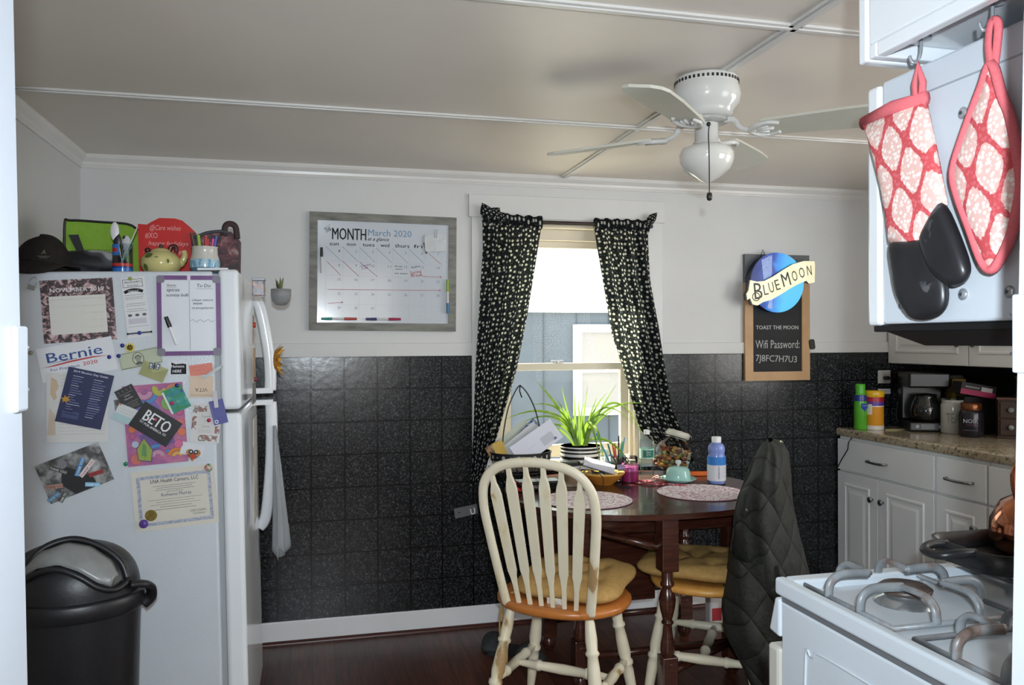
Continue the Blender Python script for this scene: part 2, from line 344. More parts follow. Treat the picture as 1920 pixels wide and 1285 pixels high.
mb = MB(); mb.hexa([(JR-.02, YN-.16, 0), (JR+.14, YN-.16, 0), (JR+.14, YN, 0), (JR-.02, YN, 0)], [(JR+.033, YN-.16, 2.1), (JR+.14, YN-.16, 2.1), (JR+.14, YN, 2.1), (JR+.033, YN, 2.1)], JAMB)
struct(mb, 'door_1_jamb_right')
mb = MB(); mb.box(JL-.14, JR+.14, YN-.16, YN, 2.06, 2.16, JAMB); struct(mb, 'door_1_head')
def hinge(x, s, z0, z1, label):
    t = thing('hinge', label, 'hinge', (x, YN, 0))
    m = MB()
    for q in (.25, .75): m.cyl((s*.003, .004, z0+(z1-z0)*q), (s*.003, .0055, z0+(z1-z0)*q), .0015, STEEL)
    m.build('screws', t)
    m = MB(); m.box(min(0, s*.004), max(0, s*.004), -.02, .004, z0, z1, JAMB); m.build('leaf', t, bevel=.002)
    m = MB()

hinge(JL-.006, 1, 1.336, 1.398, 'painted white hinge leaf on the left door jamb')
hinge(JR+.015, -1, 1.352, 1.43, 'painted white hinge leaf on the right door jamb')

# the hall behind the camera
mb = MB(); mb.box(-1.5, -1.4, -3, YN-.12, 0, ZC, WHITE_WALL); struct(mb, 'wall_hall_left')
mb = MB(); mb.box(1.6, 1.7, -3, YN-.12, 0, ZC, WHITE_WALL); struct(mb, 'wall_hall_right')
mb = MB(); mb.box(-1.5, 1.7, -3.1, -3, 0, ZC, WHITE_WALL); struct(mb, 'wall_hall_end')
# back wall cladding
def tiles(name, x0, x1, zb, zt, ox):
    m = MB(); m.box(x0-ox, x1-ox, -.006, 0, zb-1.3135, zt-1.3135, TILE); return struct(m, name, loc=(ox, YB, 1.3135))
tiles('wall_back_wainscot_tiles_left', XL, .755, .10, 1.3135, -.0042)
tiles('wall_back_wainscot_tiles_right', 1.745, XR, .10, 1.3135, 1.8951-.1524)
tiles('wall_back_wainscot_tiles_under_window', .755, 1.745, .10, .74, -.0042)
mb = MB(); mb.box(XL, .755, YB-.012, YB, 1.3135, 1.377, WHITE_WALL); mb.box(1.745, XR, YB-.012, YB, 1.3135, 1.372, WHITE_WALL); struct(mb, 'trim_1', bevel=.003)
BASEW = noisy('baseboard_bright_white', [(.3, '#ecedef'), (.7, '#f3f4f5')], 4, rough=.35)
mb = MB(); mb.box(XL, XR, YB-.014, YB, 0, .103, BASEW); struct(mb, 'baseboard_back', bevel=.004)
SHOE = noisy('shoe_moulding_red_brown', [(.3, '#3b1712'), (.7, '#4e2019')], 8, cs=(1, 9, 9), rough=.35)
mb = MB(); mb.M = Matrix.Translation((XL, YB-.014, 0)); mb.M = mb.M @ Matrix.Rotation(PI/2, 4, 'Y') @ Matrix.Rotation(PI, 4, 'Z')
mb.prism([(0, 0)]+[(.016*math.cos(a*PI/12), .016*math.sin(a*PI/12)) for a in range(7)], 0, XR-XL, SHOE); struct(mb, 'trim_2')
mb = MB(); mb.box(XL, XL+.014, YN, YB, 0, .103, CASING); struct(mb, 'baseboard_left')
def crown(name, p0, p1, n):
    # stepped crown moulding between wall and ceiling from p0 to p1, n points into the room
    prof = [(0, 0), (.006, 0), (.010, .010), (.012, .012), (.014, .024), (.030, .040), (.034, .050), (.034, .056), (0, .056)]
    m = MB(); a = Vector(p0); b = Vector(p1); nn = Vector(n); vs = []
    for q in (a, b):
        for u_, v_ in prof: vs.append(tuple(q+nn*u_+Vector((0, 0, ZC-.056+v_))))
    k = len(prof); m.add(vs, [(i, (i+1) % k, k+(i+1) % k, k+i) for i in range(k)]+[tuple(range(k)), tuple(range(k, 2*k))], TRIM)
    return struct(m, name)
crown('trim_crown_back', (XL, YB, 0), (XR, YB, 0), (0, -1, 0)); crown('trim_crown_left', (XL, YN, 0), (XL, YB, 0), (1, 0, 0)); crown('trim_crown_right', (XR, YB, 0), (XR, YN, 0), (-1, 0, 0))
def batten(name, x0, x1, y0, y1):
    m = MB(); m.box(x0, x1, y0, y1, ZC-.008, ZC, TRIM)
    if x1-x0 > y1-y0: m.box(x0, x1, (y0+y1)/2-.009, (y0+y1)/2+.009, ZC-.013, ZC-.008, TRIM)
    else: m.box((x0+x1)/2-.009, (x0+x1)/2+.009, y0, y1, ZC-.013, ZC-.008, TRIM)
    return struct(m, name, bevel=.002)
batten('trim_batten_far', XL+.03, XR, 2.865, 2.90); batten('trim_batten_near', XL+.03, XR, 1.845, 1.885); batten('trim_batten_cross', 1.196, 1.236, YN, 2.864)
batten('trim_batten_cross_far', 1.196, 1.236, 2.901, YB-.034)
# vertical seam boards beside the window head
mb = MB(); mb.box(.753, .88, YB-.016, YB, .74, 1.985, CASING); mb.box(1.62, 1.749, YB-.016, YB, .74, 1.985, CASING); mb.box(.740, 1.762, YB-.019, YB, 1.985, 2.095, CASING)
mb.box(.88, 1.62, YB-.016, YB, 1.965, 1.985, CASING)
struct(mb, 'window_1_casing', bevel=.002)
# ---------------------------------------------------------------- window
wf = MB()
wf.box(OX0, OX0+.022, YB, YB+.14, OZ0, OZ1, WSASH); wf.box(OX1-.022, OX1, YB, YB+.14, OZ0, OZ1, WSASH); wf.box(OX0, OX1, YB, YB+.14, OZ1-.02, OZ1, WSASH)
wf.box(OX0+.022, OX0+.034, YB+.03, YB+.045, OZ0, OZ1-.02, WSASH); wf.box(OX1-.034, OX1-.022, YB+.03, YB+.045, OZ0, OZ1-.02, WSASH)
wf.box(OX0+.022, OX1-.022, YB+.05, YB+.14, OZ1-.075, OZ1-.02, WSASH)
win = struct(wf, 'window_1', bevel=.002)
def sash(x0, x1, z0, z1, y, st, tr, br):
    m = MB(); m.box(x0, x0+st, y, y+.03, z0, z1, WSASH); m.box(x1-st, x1, y, y+.03, z0, z1, WSASH)
    m.box(x0+st, x1-st, y, y+.03, z1-tr, z1, WSASH); m.box(x0+st, x1-st, y, y+.03, z0, z0+br, WSASH)
    o = m.build('sash', win, bevel=.003)
    g = MB(); g.box(x0+st, x1-st, y+.013, y+.016, z0+br, z1-tr, glass('window_glass', '#f4f8f6', mixt=.25)); g.build('pane', o)
sash(OX0+.034, OX1-.034, 1.235, 1.89, YB+.085, .042, .034, .034)
sash(OX0+.034, OX1-.034, .80, 1.272, YB+.045, .046, .036, .06)
m = MB(); m.cyl((1.21, YB+.062, 1.272), (1.21, YB+.062, 1.28), .014, STEEL); m.box(1.175, 1.235, YB+.05, YB+.07, 1.278, 1.286, STEEL); m.build('sash_lock', win, bevel=.002)
mb = MB(); mb.box(OX0-.05, OX1+.05, YB-.05, YB+.10, OZ0-.012, OZ0+.012, WSASH); mb.build('window_sill', win, bevel=.004)
# ---------------------------------------------------------------- outside
SIDING = noisy('siding_blue_grey', [(.3, '#4b515a'), (.7, '#535a64')], 3, rough=.7)
ROOFW = col('#e9ecec', .7); SNOW = noisy('ground_pale_gravel', [(.3, '#b5afa4'), (.7, '#cbc6bb')], 6, rough=.9)
mb = MB(); mb.box(-14, 22, 4.3, 30, -.4, -.3, SNOW); struct(mb, 'ground')
nb = thing('neighbour_house', 'blue-grey panelled neighbouring house with white gable seen through the window', 'house', (2.4, 9, -.35))
m = MB(); m.box(-5, 7, 0, 3, 0, 2.06, SIDING)
for k in range(30): m.box(-5+.4*k, -5+.4*k+.012, -.012, 0, 0, 2.06, col('#42484f', .7))
m.build('wall', nb)
m = MB(); m.box(-5.1, 7.1, -.05, 3, 2.06, 2.19, ROOFW); m.build('fascia', nb)
m = MB(); m.M = Matrix.Translation((1, 0, 2.19)) @ RX90; m.prism([(-6.2, 0), (6.2, 0), (0, 3.4)], -3, -.02, noisy('gable_white', [(.3, '#d2d6d8'), (.7, '#dde1e3')], 2, rough=.7)); m.build('gable', nb)
m = MB(); x0, x1, z0, z1 = .56, 1.32, .86, 1.92
for a in ((x0, x0+.09, z0, z1), (x1-.09, x1, z0, z1), (x0+.09, x1-.09, z1-.09, z1), (x0+.09, x1-.09, z0, z0+.09), (x0+.09, x1-.09, 1.36, 1.43)): m.box(a[0], a[1], -.06, 0, a[2], a[3], ROOFW)
wn = m.build('window', nb)
m = MB(); m.box(x0+.05, x1-.05, -.02, -.005, z0+.05, z1-.05, col('#8f8985', .15)); m.build('pane', wn)

# ---------------------------------------------------------------- refrigerator (leans back a little towards the wall)
YF = 2.62
FM = Matrix.Translation((-.51, YF, 0)) @ Matrix.Rotation(math.radians(-1.05), 4, 'Y')
fr = thing('refrigerator', 'white top-freezer refrigerator covered in papers and magnets', 'refrigerator', mw=FM)
m = MB(); m.box(-.325, .247, 0, .70, .03, 1.598, APPL); m.build('body', fr, bevel=.008)
m = MB(); m.box(-.325, .247, .01, .69, 0, .035, BLACKP); m.build('toe_kick', fr)
m = MB(); m.box(.247, .262, .01, .69, .10, 1.59, col('#9a9ea1', .6)); m.build('door_gasket', fr)
def fdoor(z0, z1, name):
    m = MB(); m.box(.262, .322, .0, .70, z0, z1, APPS); o = m.build(name, fr, bevel=.014, seg=4); return o
fz = fdoor(1.172, 1.604, 'freezer_door'); fd = fdoor(.10, 1.162, 'door')
m = MB()
for i in range(2):
    z0, z1 = ((1.18, 1.56), (.66, 1.155))[i]
    m = MB()
    P = [(.376, .66, z0+.01), (.378, .66, z0+.08), (.370, .66, (z0+z1)/2), (.348, .66, z1-.06), (.322, .66, z1)] if i == 0 else [(.322, .66, z0), (.350, .66, z0+.05), (.372, .66, (z0+z1)/2), (.378, .66, z1-.08), (.376, .66, z1-.01)]
    m.tube(smoothpath(P, 6), .014, APPS, 8, flat=(.8, 1.6)); m.box(.318, .386, .640, .68, (z0 if i == 0 else z1-.02), (z0+.02 if i == 0 else z1), APPS)
    m.build('handle', (fz, fd)[i], bevel=0)
m = MB(); m.box(.25, .266, -.004, .02, 1.150, 1.186, col('#6b6c6d', .4, .6)); m.box(.252, .275, -.006, .01, 1.160, 1.176, col('#6b6c6d', .4, .6)); m.build('hinge', fr, bevel=.002)
m = MB(); m.box(.20, .29, .02, .08, 1.602, 1.610, APPS); m.build('hinge_cap', fr, bevel=.003)
# ---------------------------------------------------------------- papers and magnets on the fridge side
def rr(w, h, r, n=5, x=0, y=0):
    out = []
    for cx, cy, a0 in ((w/2-r, h/2-r, 0), (-w/2+r, h/2-r, 90), (-w/2+r, -h/2+r, 180), (w/2-r, -h/2+r, 270)):
        for k in range(n+1): a = math.radians(a0+90*k/n); out.append((x+cx+r*math.cos(a), y+cy+r*math.sin(a)))
    return out
rnd = random.Random(4)
def scrib(m, x0, x1, y, n, mat, w=.0007, amp=.0008, z=.0008):
    # one line of illegible small print
    x = x0
    while x < x1-.002:
        l = rnd.uniform(.002, .008); e = min(x+l, x1); m.line([(x, y+rnd.uniform(-amp, amp)*.3), (e, y+rnd.uniform(-amp, amp)*.3)], w, mat, z); x = e+.0014
def paper(w, h, m, t=.0005, r=0):
    b = MB(); b.prism(rr(w, h, r) if r else [(w/2, h/2), (-w/2, h/2), (-w/2, -h/2), (w/2, -h/2)], 0, t, m); return b
def pin(b, name, label, cat, x, z, ang, layer, group=None, **k):
    o = b.build(name, mw=facing(x, YF-.0012-.0022*layer, z, math.radians(ang)), **k); return tag(o, label, cat, group)
DK = col('#33292a', .6); ROSE = noisy('calendar_floral', [(.38, '#3a2f31'), (.5, '#4a3a3d'), (.58, '#a98a8c'), (.68, '#cdb3b0')], 45, rough=.6, detail=3, dist=1.5)
b = paper(.1954, .1839, ROSE); b.rect(-.077, -.068, .075, .044, col('#cfccc4', .7), .0008)
b.text('NOVEMBER 2019', .0, .056, .145, col('#e4dedd', .6), .0009, h=.0125, bold=.02)
for j in range(5):
    for i in range(7): scrib(b, -.073+.0215*i, -.073+.0215*i+.012, .034-.021*j, 1, col('#b7b3aa', .7), .0006)
pin(b, 'wall_calendar', 'November 2019 paper calendar with dark rose border on the fridge side', 'calendar', -.6643, 1.48, 3.6, 0)
b = paper(.066, .18, col('#d2d2d3', .7)); 
for e in (((-.029, .06), (.025, .06)), ((-.029, .083), (.025, .083)), ((-.029, .06), (-.029, .083)), ((.025, .06), (.025, .083))): b.line(e, .0012, INK)
b.text('WILLOUGHBY\'S', -.002, .072, .046, INK, h=.006, bold=.02); b.text('BURGERS', -.002, .063, .03, INK, h=.004)
b.ring(-.002, .0, .047, .056, INK, a0=math.radians(60), a1=math.radians(120)); b.text('FRESH CUT', -.002, .047, .03, col('#d2d2d3', .7), .001, h=.004)
for j, y in enumerate((.036, .03, .025, .010, .004, -.006, -.012)): scrib(b, -.028+.003*(j % 2), .028-.003*(j % 3), y, 1, INK, .0009)
for x in (-.02, .0, .02): b.disc(x, -.024, .006, col('#55555a', .7), ry=.004)
b.rect(-.026, -.05, .024, -.034, col('#bdb9c2', .7)); scrib(b, -.028, .028, -.058, 1, INK, .0007)
pin(b, 'receipt', 'narrow white burger restaurant slip with black print hanging on the fridge side', 'receipt', -.5074, 1.4911, 6.4, 0)
PURP = noisy('board_purple', [(.3, '#572a63'), (.7, '#6a3577')], 20, rough=.45)
t = thing('memo_board', 'purple framed dry-erase memo board with shopping and to-do notes', 'whiteboard', mw=facing(-.3591, YF-.001, 1.4659, math.radians(.5)))
b = MB(); W_, H_ = .1806, .2418; o_ = rr(W_, H_, .018); i_ = rr(W_-.026, H_-.026, .006); n = len(o_)
b.add([(x, y, 0) for x, y in o_]+[(x, y, .006) for x, y in o_]+[(x, y, .006) for x, y in i_]+[(x, y, .003) for x, y in i_], [(k*n+i, k*n+(i+1) % n, (k+1)*n+(i+1) % n, (k+1)*n+i) for k in range(3) for i in range(n)], PURP)
for sx in (-1, 1):
    for sy in (-1, 1): b.M = Matrix.Translation((sx*(W_/2-.011), sy*(H_/2-.011), .0)); b.prism(rr(.0225, .0225, .007), .0, .0068, col('#6f6a78', .5))
b.M = Matrix(); b.box(-.0035, .0055, H_/2-.014, H_/2+.001, 0, .008, col('#cbb9cf', .4)); b.build('frame', t)
b = MB(); b.rect(-W_/2+.012, -H_/2+.012, W_/2-.012, H_/2-.012, col('#d3d6da', .25), .003); z = .0036
b.line([(.001, .105), (.002, -.105)], .0008, INK, z)
b.text('Store:', -.062, .088, .027, INK, z, align='L', shear=.2); b.line([(-.063, .085), (-.036, .085)], .0006, INK, z)
b.text('spices', -.062, .073, .036, INK, z, align='L', shear=.15, bold=.01); b.text('scentsy bulb', -.064, .058, .063, INK, z, align='L', shear=.15, bold=.01)
b.text('To Do:', .044, .086, .042, INK, z, shear=.1); b.line([(.022, .081), (.068, .081)], .0007, INK, z)
b.text('·clean micro', .007, .044, .062, INK, z, h=.007, align='L', shear=.15, bold=.01); b.text('wave', .012, .033, .026, INK, z, align='L', shear=.15, bold=.01); b.text('·transplants', .006, .020, .064, INK, z, h=.007, align='L', shear=.15, bold=.01)
b.line([(.004+.0056*k, -.016+.004*math.sin(k*1.6)) for k in range(13)], .0008, INK, z); b.build('writing_surface', t)
def marker(name, label, x, y, z, ang, l, c0, c1, layer=0, c2=None, group=None, yy=None):
    tt = thing(name, label, 'marker', mw=facing(x, yy if yy is not None else YF-.013, z, math.radians(ang)), group=group)
    q = MB(); q.cyl((-l/2, 0, 0), (l/2, 0, 0), .0055, col(c0, .35)); q.build('barrel', tt)
    q = MB(); q.turned((l/2-.042*(l/.12), 0, 0), (l/2+.004, 0, 0), [(0, .0066), (.3, .0068), (1, .0058)], col(c1, .35)); q.build('cap', tt)
    if c2: q = MB(); q.turned((-l/2+.036*(l/.12), 0, 0), (-l/2-.004, 0, 0), [(0, .0066), (.3, .0068), (1, .0058)], col(c2, .35)); q.build('end_cap', tt)
    return tt
marker('dry_erase_marker', 'black-capped white marker stuck on the purple memo board', -.4075, 0, 1.418, 110, .085, '#d4d4d6', '#17171a')
# campaign sticker sheet
b = paper(.205, .10, col('#d4d5d8', .7)); NB = col('#2c4a86', .6); RD = col('#b23a3e', .6)
b.text('Bernie', -.004, .004, .150, NB, h=.030, bold=.025)
b.poly([(-.1, -.008), (-.06, -.004), (-.02, .0), (.04, .001), (.09, -.004), (.04, -.003), (-.02, -.005), (-.06, -.008)], RD); b.poly([(-.09, -.001), (-.04, .004), (.0, .004), (.0, .0025), (-.04, .002)], NB)
b.text('For President', -.036, -.022, .078, NB, h=.0085, bold=.01); b.text('2020', .032, -.021, .040, RD, h=.011, bold=.03)
pin(b, 'campaign_sticker', 'white campaign sticker with blue Bernie lettering and red swoosh', 'sticker', -.668, 1.336, 10.8, .45)
b = paper(.165, .2047, col('#cbc9c6', .7))
for j in range(19): scrib(b, -.07+(.06 if 3 < j < 9 else .02), .075, .093-.0095*j, 1, col('#8d8b8d', .7), .0007)
b.poly([(-.07, .09), (-.055, .08), (-.05, .06), (-.058, .045), (-.055, .03), (-.062, .02), (-.073, .04)], col('#c0a98e', .7)); b.poly([(-.075, -.0), (-.06, -.02), (-.058, -.08), (-.08, -.08)], col('#c3b3a2', .7))
pin(b, 'letter', 'pale printed letter hanging behind the navy voting card', 'letter', -.6676, 1.1946, -.5, 1)
b = paper(.1258, .1634, col('#23284f', .5)); LB = col('#8c93b8', .6)
b.text('2019 Election Day Guide', .0, .070, .095, col('#d8dae6', .6), h=.006, bold=.02)
for cx in (-.045, .012):
    for j in range(17):
        w = rnd.uniform(.012, .036); b.rect(cx, .058-.007*j, cx+w, .0592-.007*j, LB if j % 4 else col('#c9cde0', .6))
b.rect(-.05, -.066, -.005, -.045, col('#3c446d', .6))
pin(b, 'voting_guide', 'tilted navy card with columns of small white print', 'card', -.6476, 1.2212, -13.4, 2)
b = MB(); pts = [(0, .012), (.003, .004), (.012, .006), (.007, -.001), (.011, -.008), (.002, -.006), (0, -.013), (-.003, -.006), (-.011, -.008), (-.007, -.001), (-.012, .006), (-.003, .004)]
b.prism(pts, 0, .002, col('#b8862e', .5)); pin(b, 'leaf_magnet', 'small orange leaf-shaped magnet on the navy card', 'magnet', -.698, 1.221, 10, 3.2)
PHOTO = noisy('photo_black_white', [(.3, '#2a2a2a'), (.45, '#565656'), (.55, '#8d8d8c'), (.7, '#b5b5b2')], 26, rough=.35, detail=5)
b = paper(.1822, .1206, PHOTO)
b.poly([(-.02, -.058), (-.045, -.02), (-.03, .02), (-.015, .028), (0, .012), (.02, .0), (.04, -.02), (.045, -.058)], col('#262627', .4), .0008); b.disc(-.022, .036, .013, col('#77777a', .4), .0009); b.poly([(.005, .0), (.03, -.004), (.036, -.02), (.012, -.016)], col('#474749', .4), .001)
for t_, x, y, w, a, c1, c2 in (('THANK YOU!', .022, .008, .056, 50, '#3f7fb4', '#d6dde4'), ('THANK YOU', .038, -.004, .06, 33, '#d9d4d2', '#b8423e'), ('THANK YOU', .052, -.028, .04, -4, '#a03230', '#2a2a2a'), ('THANK YOU!', -.04, .022, .05, -42, '#3b3d38', '#c9cac6'), ('THANK YOU', -.065, -.02, .045, -16, '#a78a7c', '#8e3a30'), ('THANK YOU', .03, -.055, .04, -25, '#7ab4d6', '#e0e6ea'), ('THANK YOU', -.075, -.048, .038, 18, '#5a7f9f', '#9fc0d8'), ('THANK YOU', -.052, -.058, .03, 42, '#3a3a3a', '#d8d8d4')):
    b.M = Matrix.Translation((x, y, 0)) @ Matrix.Rotation(math.radians(a), 4, 'Z')
    if abs(x)+w*.5*abs(math.cos(math.radians(a))) < .098: b.rect(-w/2, -.002, w/2, .0105, col(c1, .5), .0012); b.text(t_, 0, 0, w*.95, col(c2, .5), .0015, h=.0075, bold=.03)
b.M = Matrix()
pin(b, 'photo_postcard', 'black-and-white crowd photo postcard with coloured THANK YOU banners', 'postcard', -.6767, 1.0024, 21, 0)
b = paper(.054, .0727, col('#2c2a2a', .6)); 
for x in (-.018, -.006, .006, .018): b.line([(x, .03), (x+.001, .024)], .0008, col('#aaa', .6) if False else col('#a9a9a9', .6))
b.text('Chic', 0, .008, .018, col('#bdbdbd', .6), h=.005, shear=.2); b.text('Market', 0, -.001, .026, col('#bdbdbd', .6), h=.005, shear=.2); b.line([(-.02, .018), (.02, .018)], .0006, col('#a9a9a9', .6)); b.line([(-.022, -.012), (.022, -.012)], .0006, col('#a9a9a9', .6))
for j in range(3): scrib(b, -.018, .018, -.018-.005*j, 1, col('#a9a9a9', .6), .0006)
pin(b, 'menu_card', 'small dark chalkboard-style card above the pale striped ticket', 'card', -.528, 1.218, 27, 2)
b = paper(.062, .050, col('#c3c6c4', .6)); b.rect(-.031, -.025, .031, -.004, col('#a3bdbf', .6)); scrib(b, -.02, .02, .012, 1, col('#8d8b8d', .7)); scrib(b, -.02, .02, .004, 1, col('#8d8b8d', .7)); b.rect(-.0305, .02, -.024, .025, col('#c06a3c', .6))
pin(b, 'ticket', 'grey and pale teal striped ticket tucked under the black BETO card', 'ticket', -.536, 1.170, -25, 2.4)
b = paper(.03, .052, PHOTO); pin(b, 'snapshot', 'small dark snapshot peeking out left of the striped ticket', 'photograph', -.552, 1.19, 8, .6)
# colouring page
b = paper(.1687, .2412, noisy('page_pink_wash', [(.35, '#8c5a8c'), (.5, '#a9638a'), (.65, '#b57490')], 22, rough=.7)); LN = col('#5b3d63', .7)
ARCZ = [.0009]
def arc(x, y, r0, r1, c, a0=0, a1=360):
    ARCZ[0] += .00005
    b.ring(x, y, max(r0-.0008, 0), r1+.0008, LN, ARCZ[0]-.00003, a0=math.radians(a0), a1=math.radians(a1)); b.ring(x, y, r0, r1, col(c, .7), ARCZ[0], a0=math.radians(a0), a1=math.radians(a1))
b.poly([(-.05, -.03), (.04, .0), (.05, -.06), (-.02, -.085), (-.04, -.06)], col('#6f5590', .7), .0007); b.poly([(-.06, .06), (.0, .08), (.02, .04), (-.02, .02), (-.06, .03)], col('#7d68a6', .7), .0007)
arc(-.025, .10, .028, .040, '#4f82b6', 185, 355); arc(-.025, .10, .010, .024, '#b98aa0', 185, 355); arc(.02, .105, .006, .022, '#a9ab4e', 150, 360); arc(.055, .10, .0, .018, '#c07a62', 0, 350); arc(.04, .06, .0, .02, '#7fa45e', 0, 358)
arc(-.0, -.098, .028, .038, '#4f82b6', 8, 175); arc(0, -.098, .008, .02, '#b98aa0', 8, 175); arc(.055, -.105, .02, .03, '#c9783a', 20, 160); arc(.055, -.105, .008, .018, '#d0a04a', 20, 160)
for x, y, r, c in ((-.066, -.01, .010, '#c86f45'), (-.066, -.03, .009, '#ad5480'), (.07, .0, .011, '#c86f6a'), (.072, -.03, .012, '#cc7257'), (.07, .03, .01, '#b25a86'), (-.06, -.055, .010, '#aab0c4'), (-.065, .085, .010, '#cf7b42'), (.02, -.07, .012, '#a05a86'), (-.06, -.1, .016, '#c06a62'), (.06, -.065, .012, '#c4668a'), (-.01, -.005, .02, '#8a5fa0'), (-.035, -.05, .006, '#9cb6cc'), (-.028, -.098, .006, '#9cb6cc')): arc(x, y, 0, r, c, 0, 359)
b.poly([(-.055, -.105), (-.058, -.07), (-.035, -.035), (-.012, -.075), (-.018, -.112)], LN, .0026); b.poly([(-.053, -.103), (-.056, -.071), (-.035, -.039), (-.014, -.076), (-.020, -.109)], col('#8b9c4c', .7), .0027); b.line([(-.036, -.04), (-.036, -.105)], .001, col('#5f7d3a', .7), .0029)
b.poly([(-.045, -.09), (-.04, -.055), (-.03, -.06), (-.03, -.095)], col('#5f8a55', .7), .0028)
pin(b, 'colouring_page', 'brightly coloured swirly colouring page behind the black BETO card', 'drawing', -.4553, 1.1394, 3.9, 1)
b = paper(.1257, .0837, col('#121214', .4)); WT = col('#d8d8da', .5)
b.text('BETO', 0, -.007, .082, WT, h=.036, bold=.035); b.text('FOR AMERICA', 0, -.018, .056, WT, h=.0075, bold=.03); b.disc(-.008, .012, .004, col('#b8355a', .4), .0012)
for k in range(3):
    for sx in (-1, 1): b.line([(sx*.032, -.0105-.0028*k), (sx*.043, -.0105-.0028*k)], .0008, WT)
pin(b, 'campaign_card', 'tilted black card with white BETO FOR AMERICA lettering', 'card', -.4543, 1.1396, -34.1, 3.2)
b = paper(.060, .0745, noisy('party_card_green', [(.4, '#4d8a5c'), (.55, '#3d8f8e'), (.7, '#86b07a')], 50, rough=.15)); b.text('PARTY', 0, .012, .045, col('#2d6f92', .4), h=.012, bold=.03); b.text('TIME', .004, -.006, .034, col('#2a8a80', .4), h=.011, bold=.03); b.rect(-.03, -.037, -.024, .034, col('#cdd6cf', .1), .001); b.rect(.02, .012, .027, .021, col('#26407e', .4), .001)
pin(b, 'party_card', 'shiny green card with teal lettering pinned over the colouring page', 'card', -.3964, 1.2138, 24, 3)
b = paper(.0573, .0444, col('#c6c9cc', .4)); b.poly([(-.02, -.018), (.024, -.018), (.024, .012), (.014, .014), (-.006, .012), (-.018, .018)], INK, .0008); b.text('Namaste', 0, .002, .037, WT, .001, h=.009, bold=.02); b.text('HERE', -.002, -.013, .026, WT, .001, h=.009, bold=.04, shear=.2)
pin(b, 'word_sticker', 'small black and white sticker reading Namaste HERE', 'sticker', -.3922, 1.3065, .1, 0)
DG = col('#9da58c', .7); DD = col('#4d5344', .7)
b = paper(.117, .050, DG); b.rect(-.055, -.021, .055, .021, col('#b0b59e', .7), .0007)
for x in (-.042, .036): b.ring(x, 0, .007, .011, col('#7c8670', .7)); 
b.disc(-.006, 0, .016, DD, .0008, ry=.020); b.disc(-.006, 0, .014, col('#b9bda9', .7), .0009, ry=.018); b.disc(-.006, .001, .008, col('#8b8f80', .7), .001, ry=.011); b.ring(-.006, .002, .007, .010, col('#585c50', .7), .0011, a0=0, a1=PI); b.poly([(-.016, -.016), (.004, -.016), (0, -.009), (-.012, -.009)], DD, .0011)
for y in (-.022, .021): b.line([(-.054, y), (.054, y)], .0013, DD)
pin(b, 'banknote', 'grey-green play banknote half under the purple memo board', 'banknote', -.4966, 1.3373, 11.7, 0)
b = paper(.0723, .044, noisy('olive_card', [(.3, '#8f9060'), (.7, '#9a9a6a')], 20, rough=.7)); b.poly([(-.036, .022), (.036, .022), (0, -.004)], col('#a3a375', .7), .0007)
pin(b, 'envelope', 'small olive green envelope below the banknote', 'envelope', -.4598, 1.2971, -23.1, 1)
b = MB(); 
for sx in (-1, 1): b.prism([(0, 0), (sx*.008, .011), (sx*.017, .009), (sx*.015, 0), (sx*.013, -.009), (sx*.004, -.007)][::sx], 0, .0015, col('#5e6470', .4)); b.disc(sx*.010, .003, .003, col('#cfd3d8', .4), .002); b.disc(sx*.009, -.004, .002, col('#cfd3d8', .4), .002)
b.box(-.001, .001, -.009, .01, 0, .003, INK); pin(b, 'butterfly_magnet', 'grey butterfly magnet holding the olive envelope', 'magnet', -.457, 1.313, -10, 2)
b = paper(.067, .034, col('#cf7f6f', .7)); scrib(b, -.028, .02, .008, 1, col('#a8584c', .7)); scrib(b, -.028, .012, .0, 1, col('#a8584c', .7))
pin(b, 'sticky_note', 'salmon pink sticky note above the tan business card', 'note', -.3259, 1.3015, 7.3, 0)
b = paper(.067, .066, noisy('tan_card', [(.3, '#c9b29c'), (.7, '#cfb9a3')], 20, rough=.7)); b.text('VITA', 0, -.004, .036, col('#5b4a42', .6), h=.012, rot=PI, shear=0); b.rect(-.033, -.028, .033, -.024, col('#b7a692', .7))
pin(b, 'business_card', 'tan card with upside-down VITA lettering beside the fridge edge', 'card', -.3253, 1.2497, -1.7, 1)
b = MB(); b.M = Matrix.Rotation(math.radians(35.5), 4, 'Z'); b.box(-.034, .034, -.0045, .0045, 0, .003, col('#a3acac', .35)); b.box(.028, .034, -.0045, .0045, .003, .006, col('#8b9494', .35)); pin(b, 'clip_magnet', 'slanted grey plastic strip clip across the pink and tan cards', 'clip', -.292, 1.294, 0, 2)
b = paper(.083, .1196, col('#c9c6c4', .7)); FL = noisy('invitation_flowers', [(.42, '#c9c6c4'), (.5, '#6e6f68'), (.6, '#a0625e')], 90, rough=.7, detail=2)
b.rect(-.04, .03, .0, .052, FL); b.rect(-.041, -.02, -.028, .02, FL); b.rect(-.02, -.055, .035, -.036, FL); b.rect(.026, -.03, .04, -.008, FL); b.rect(-.024, -.032, .024, .034, col('#c4c1be', .7), .0008)
b.text('Together', 0, .018, .03, col('#77706e', .6), .001, h=.006, shear=.3); b.text('Love', 0, -.012, .02, col('#77706e', .6), .001, h=.006, shear=.3); scrib(b, -.02, .02, -.022, 1, col('#9a9592', .7), z=.001); scrib(b, -.02, .02, -.027, 1, col('#9a9592', .7), z=.001)
pin(b, 'invitation', 'pale floral invitation card near the front edge of the fridge side', 'invitation', -.3124, 1.1381, -4.4, 0)
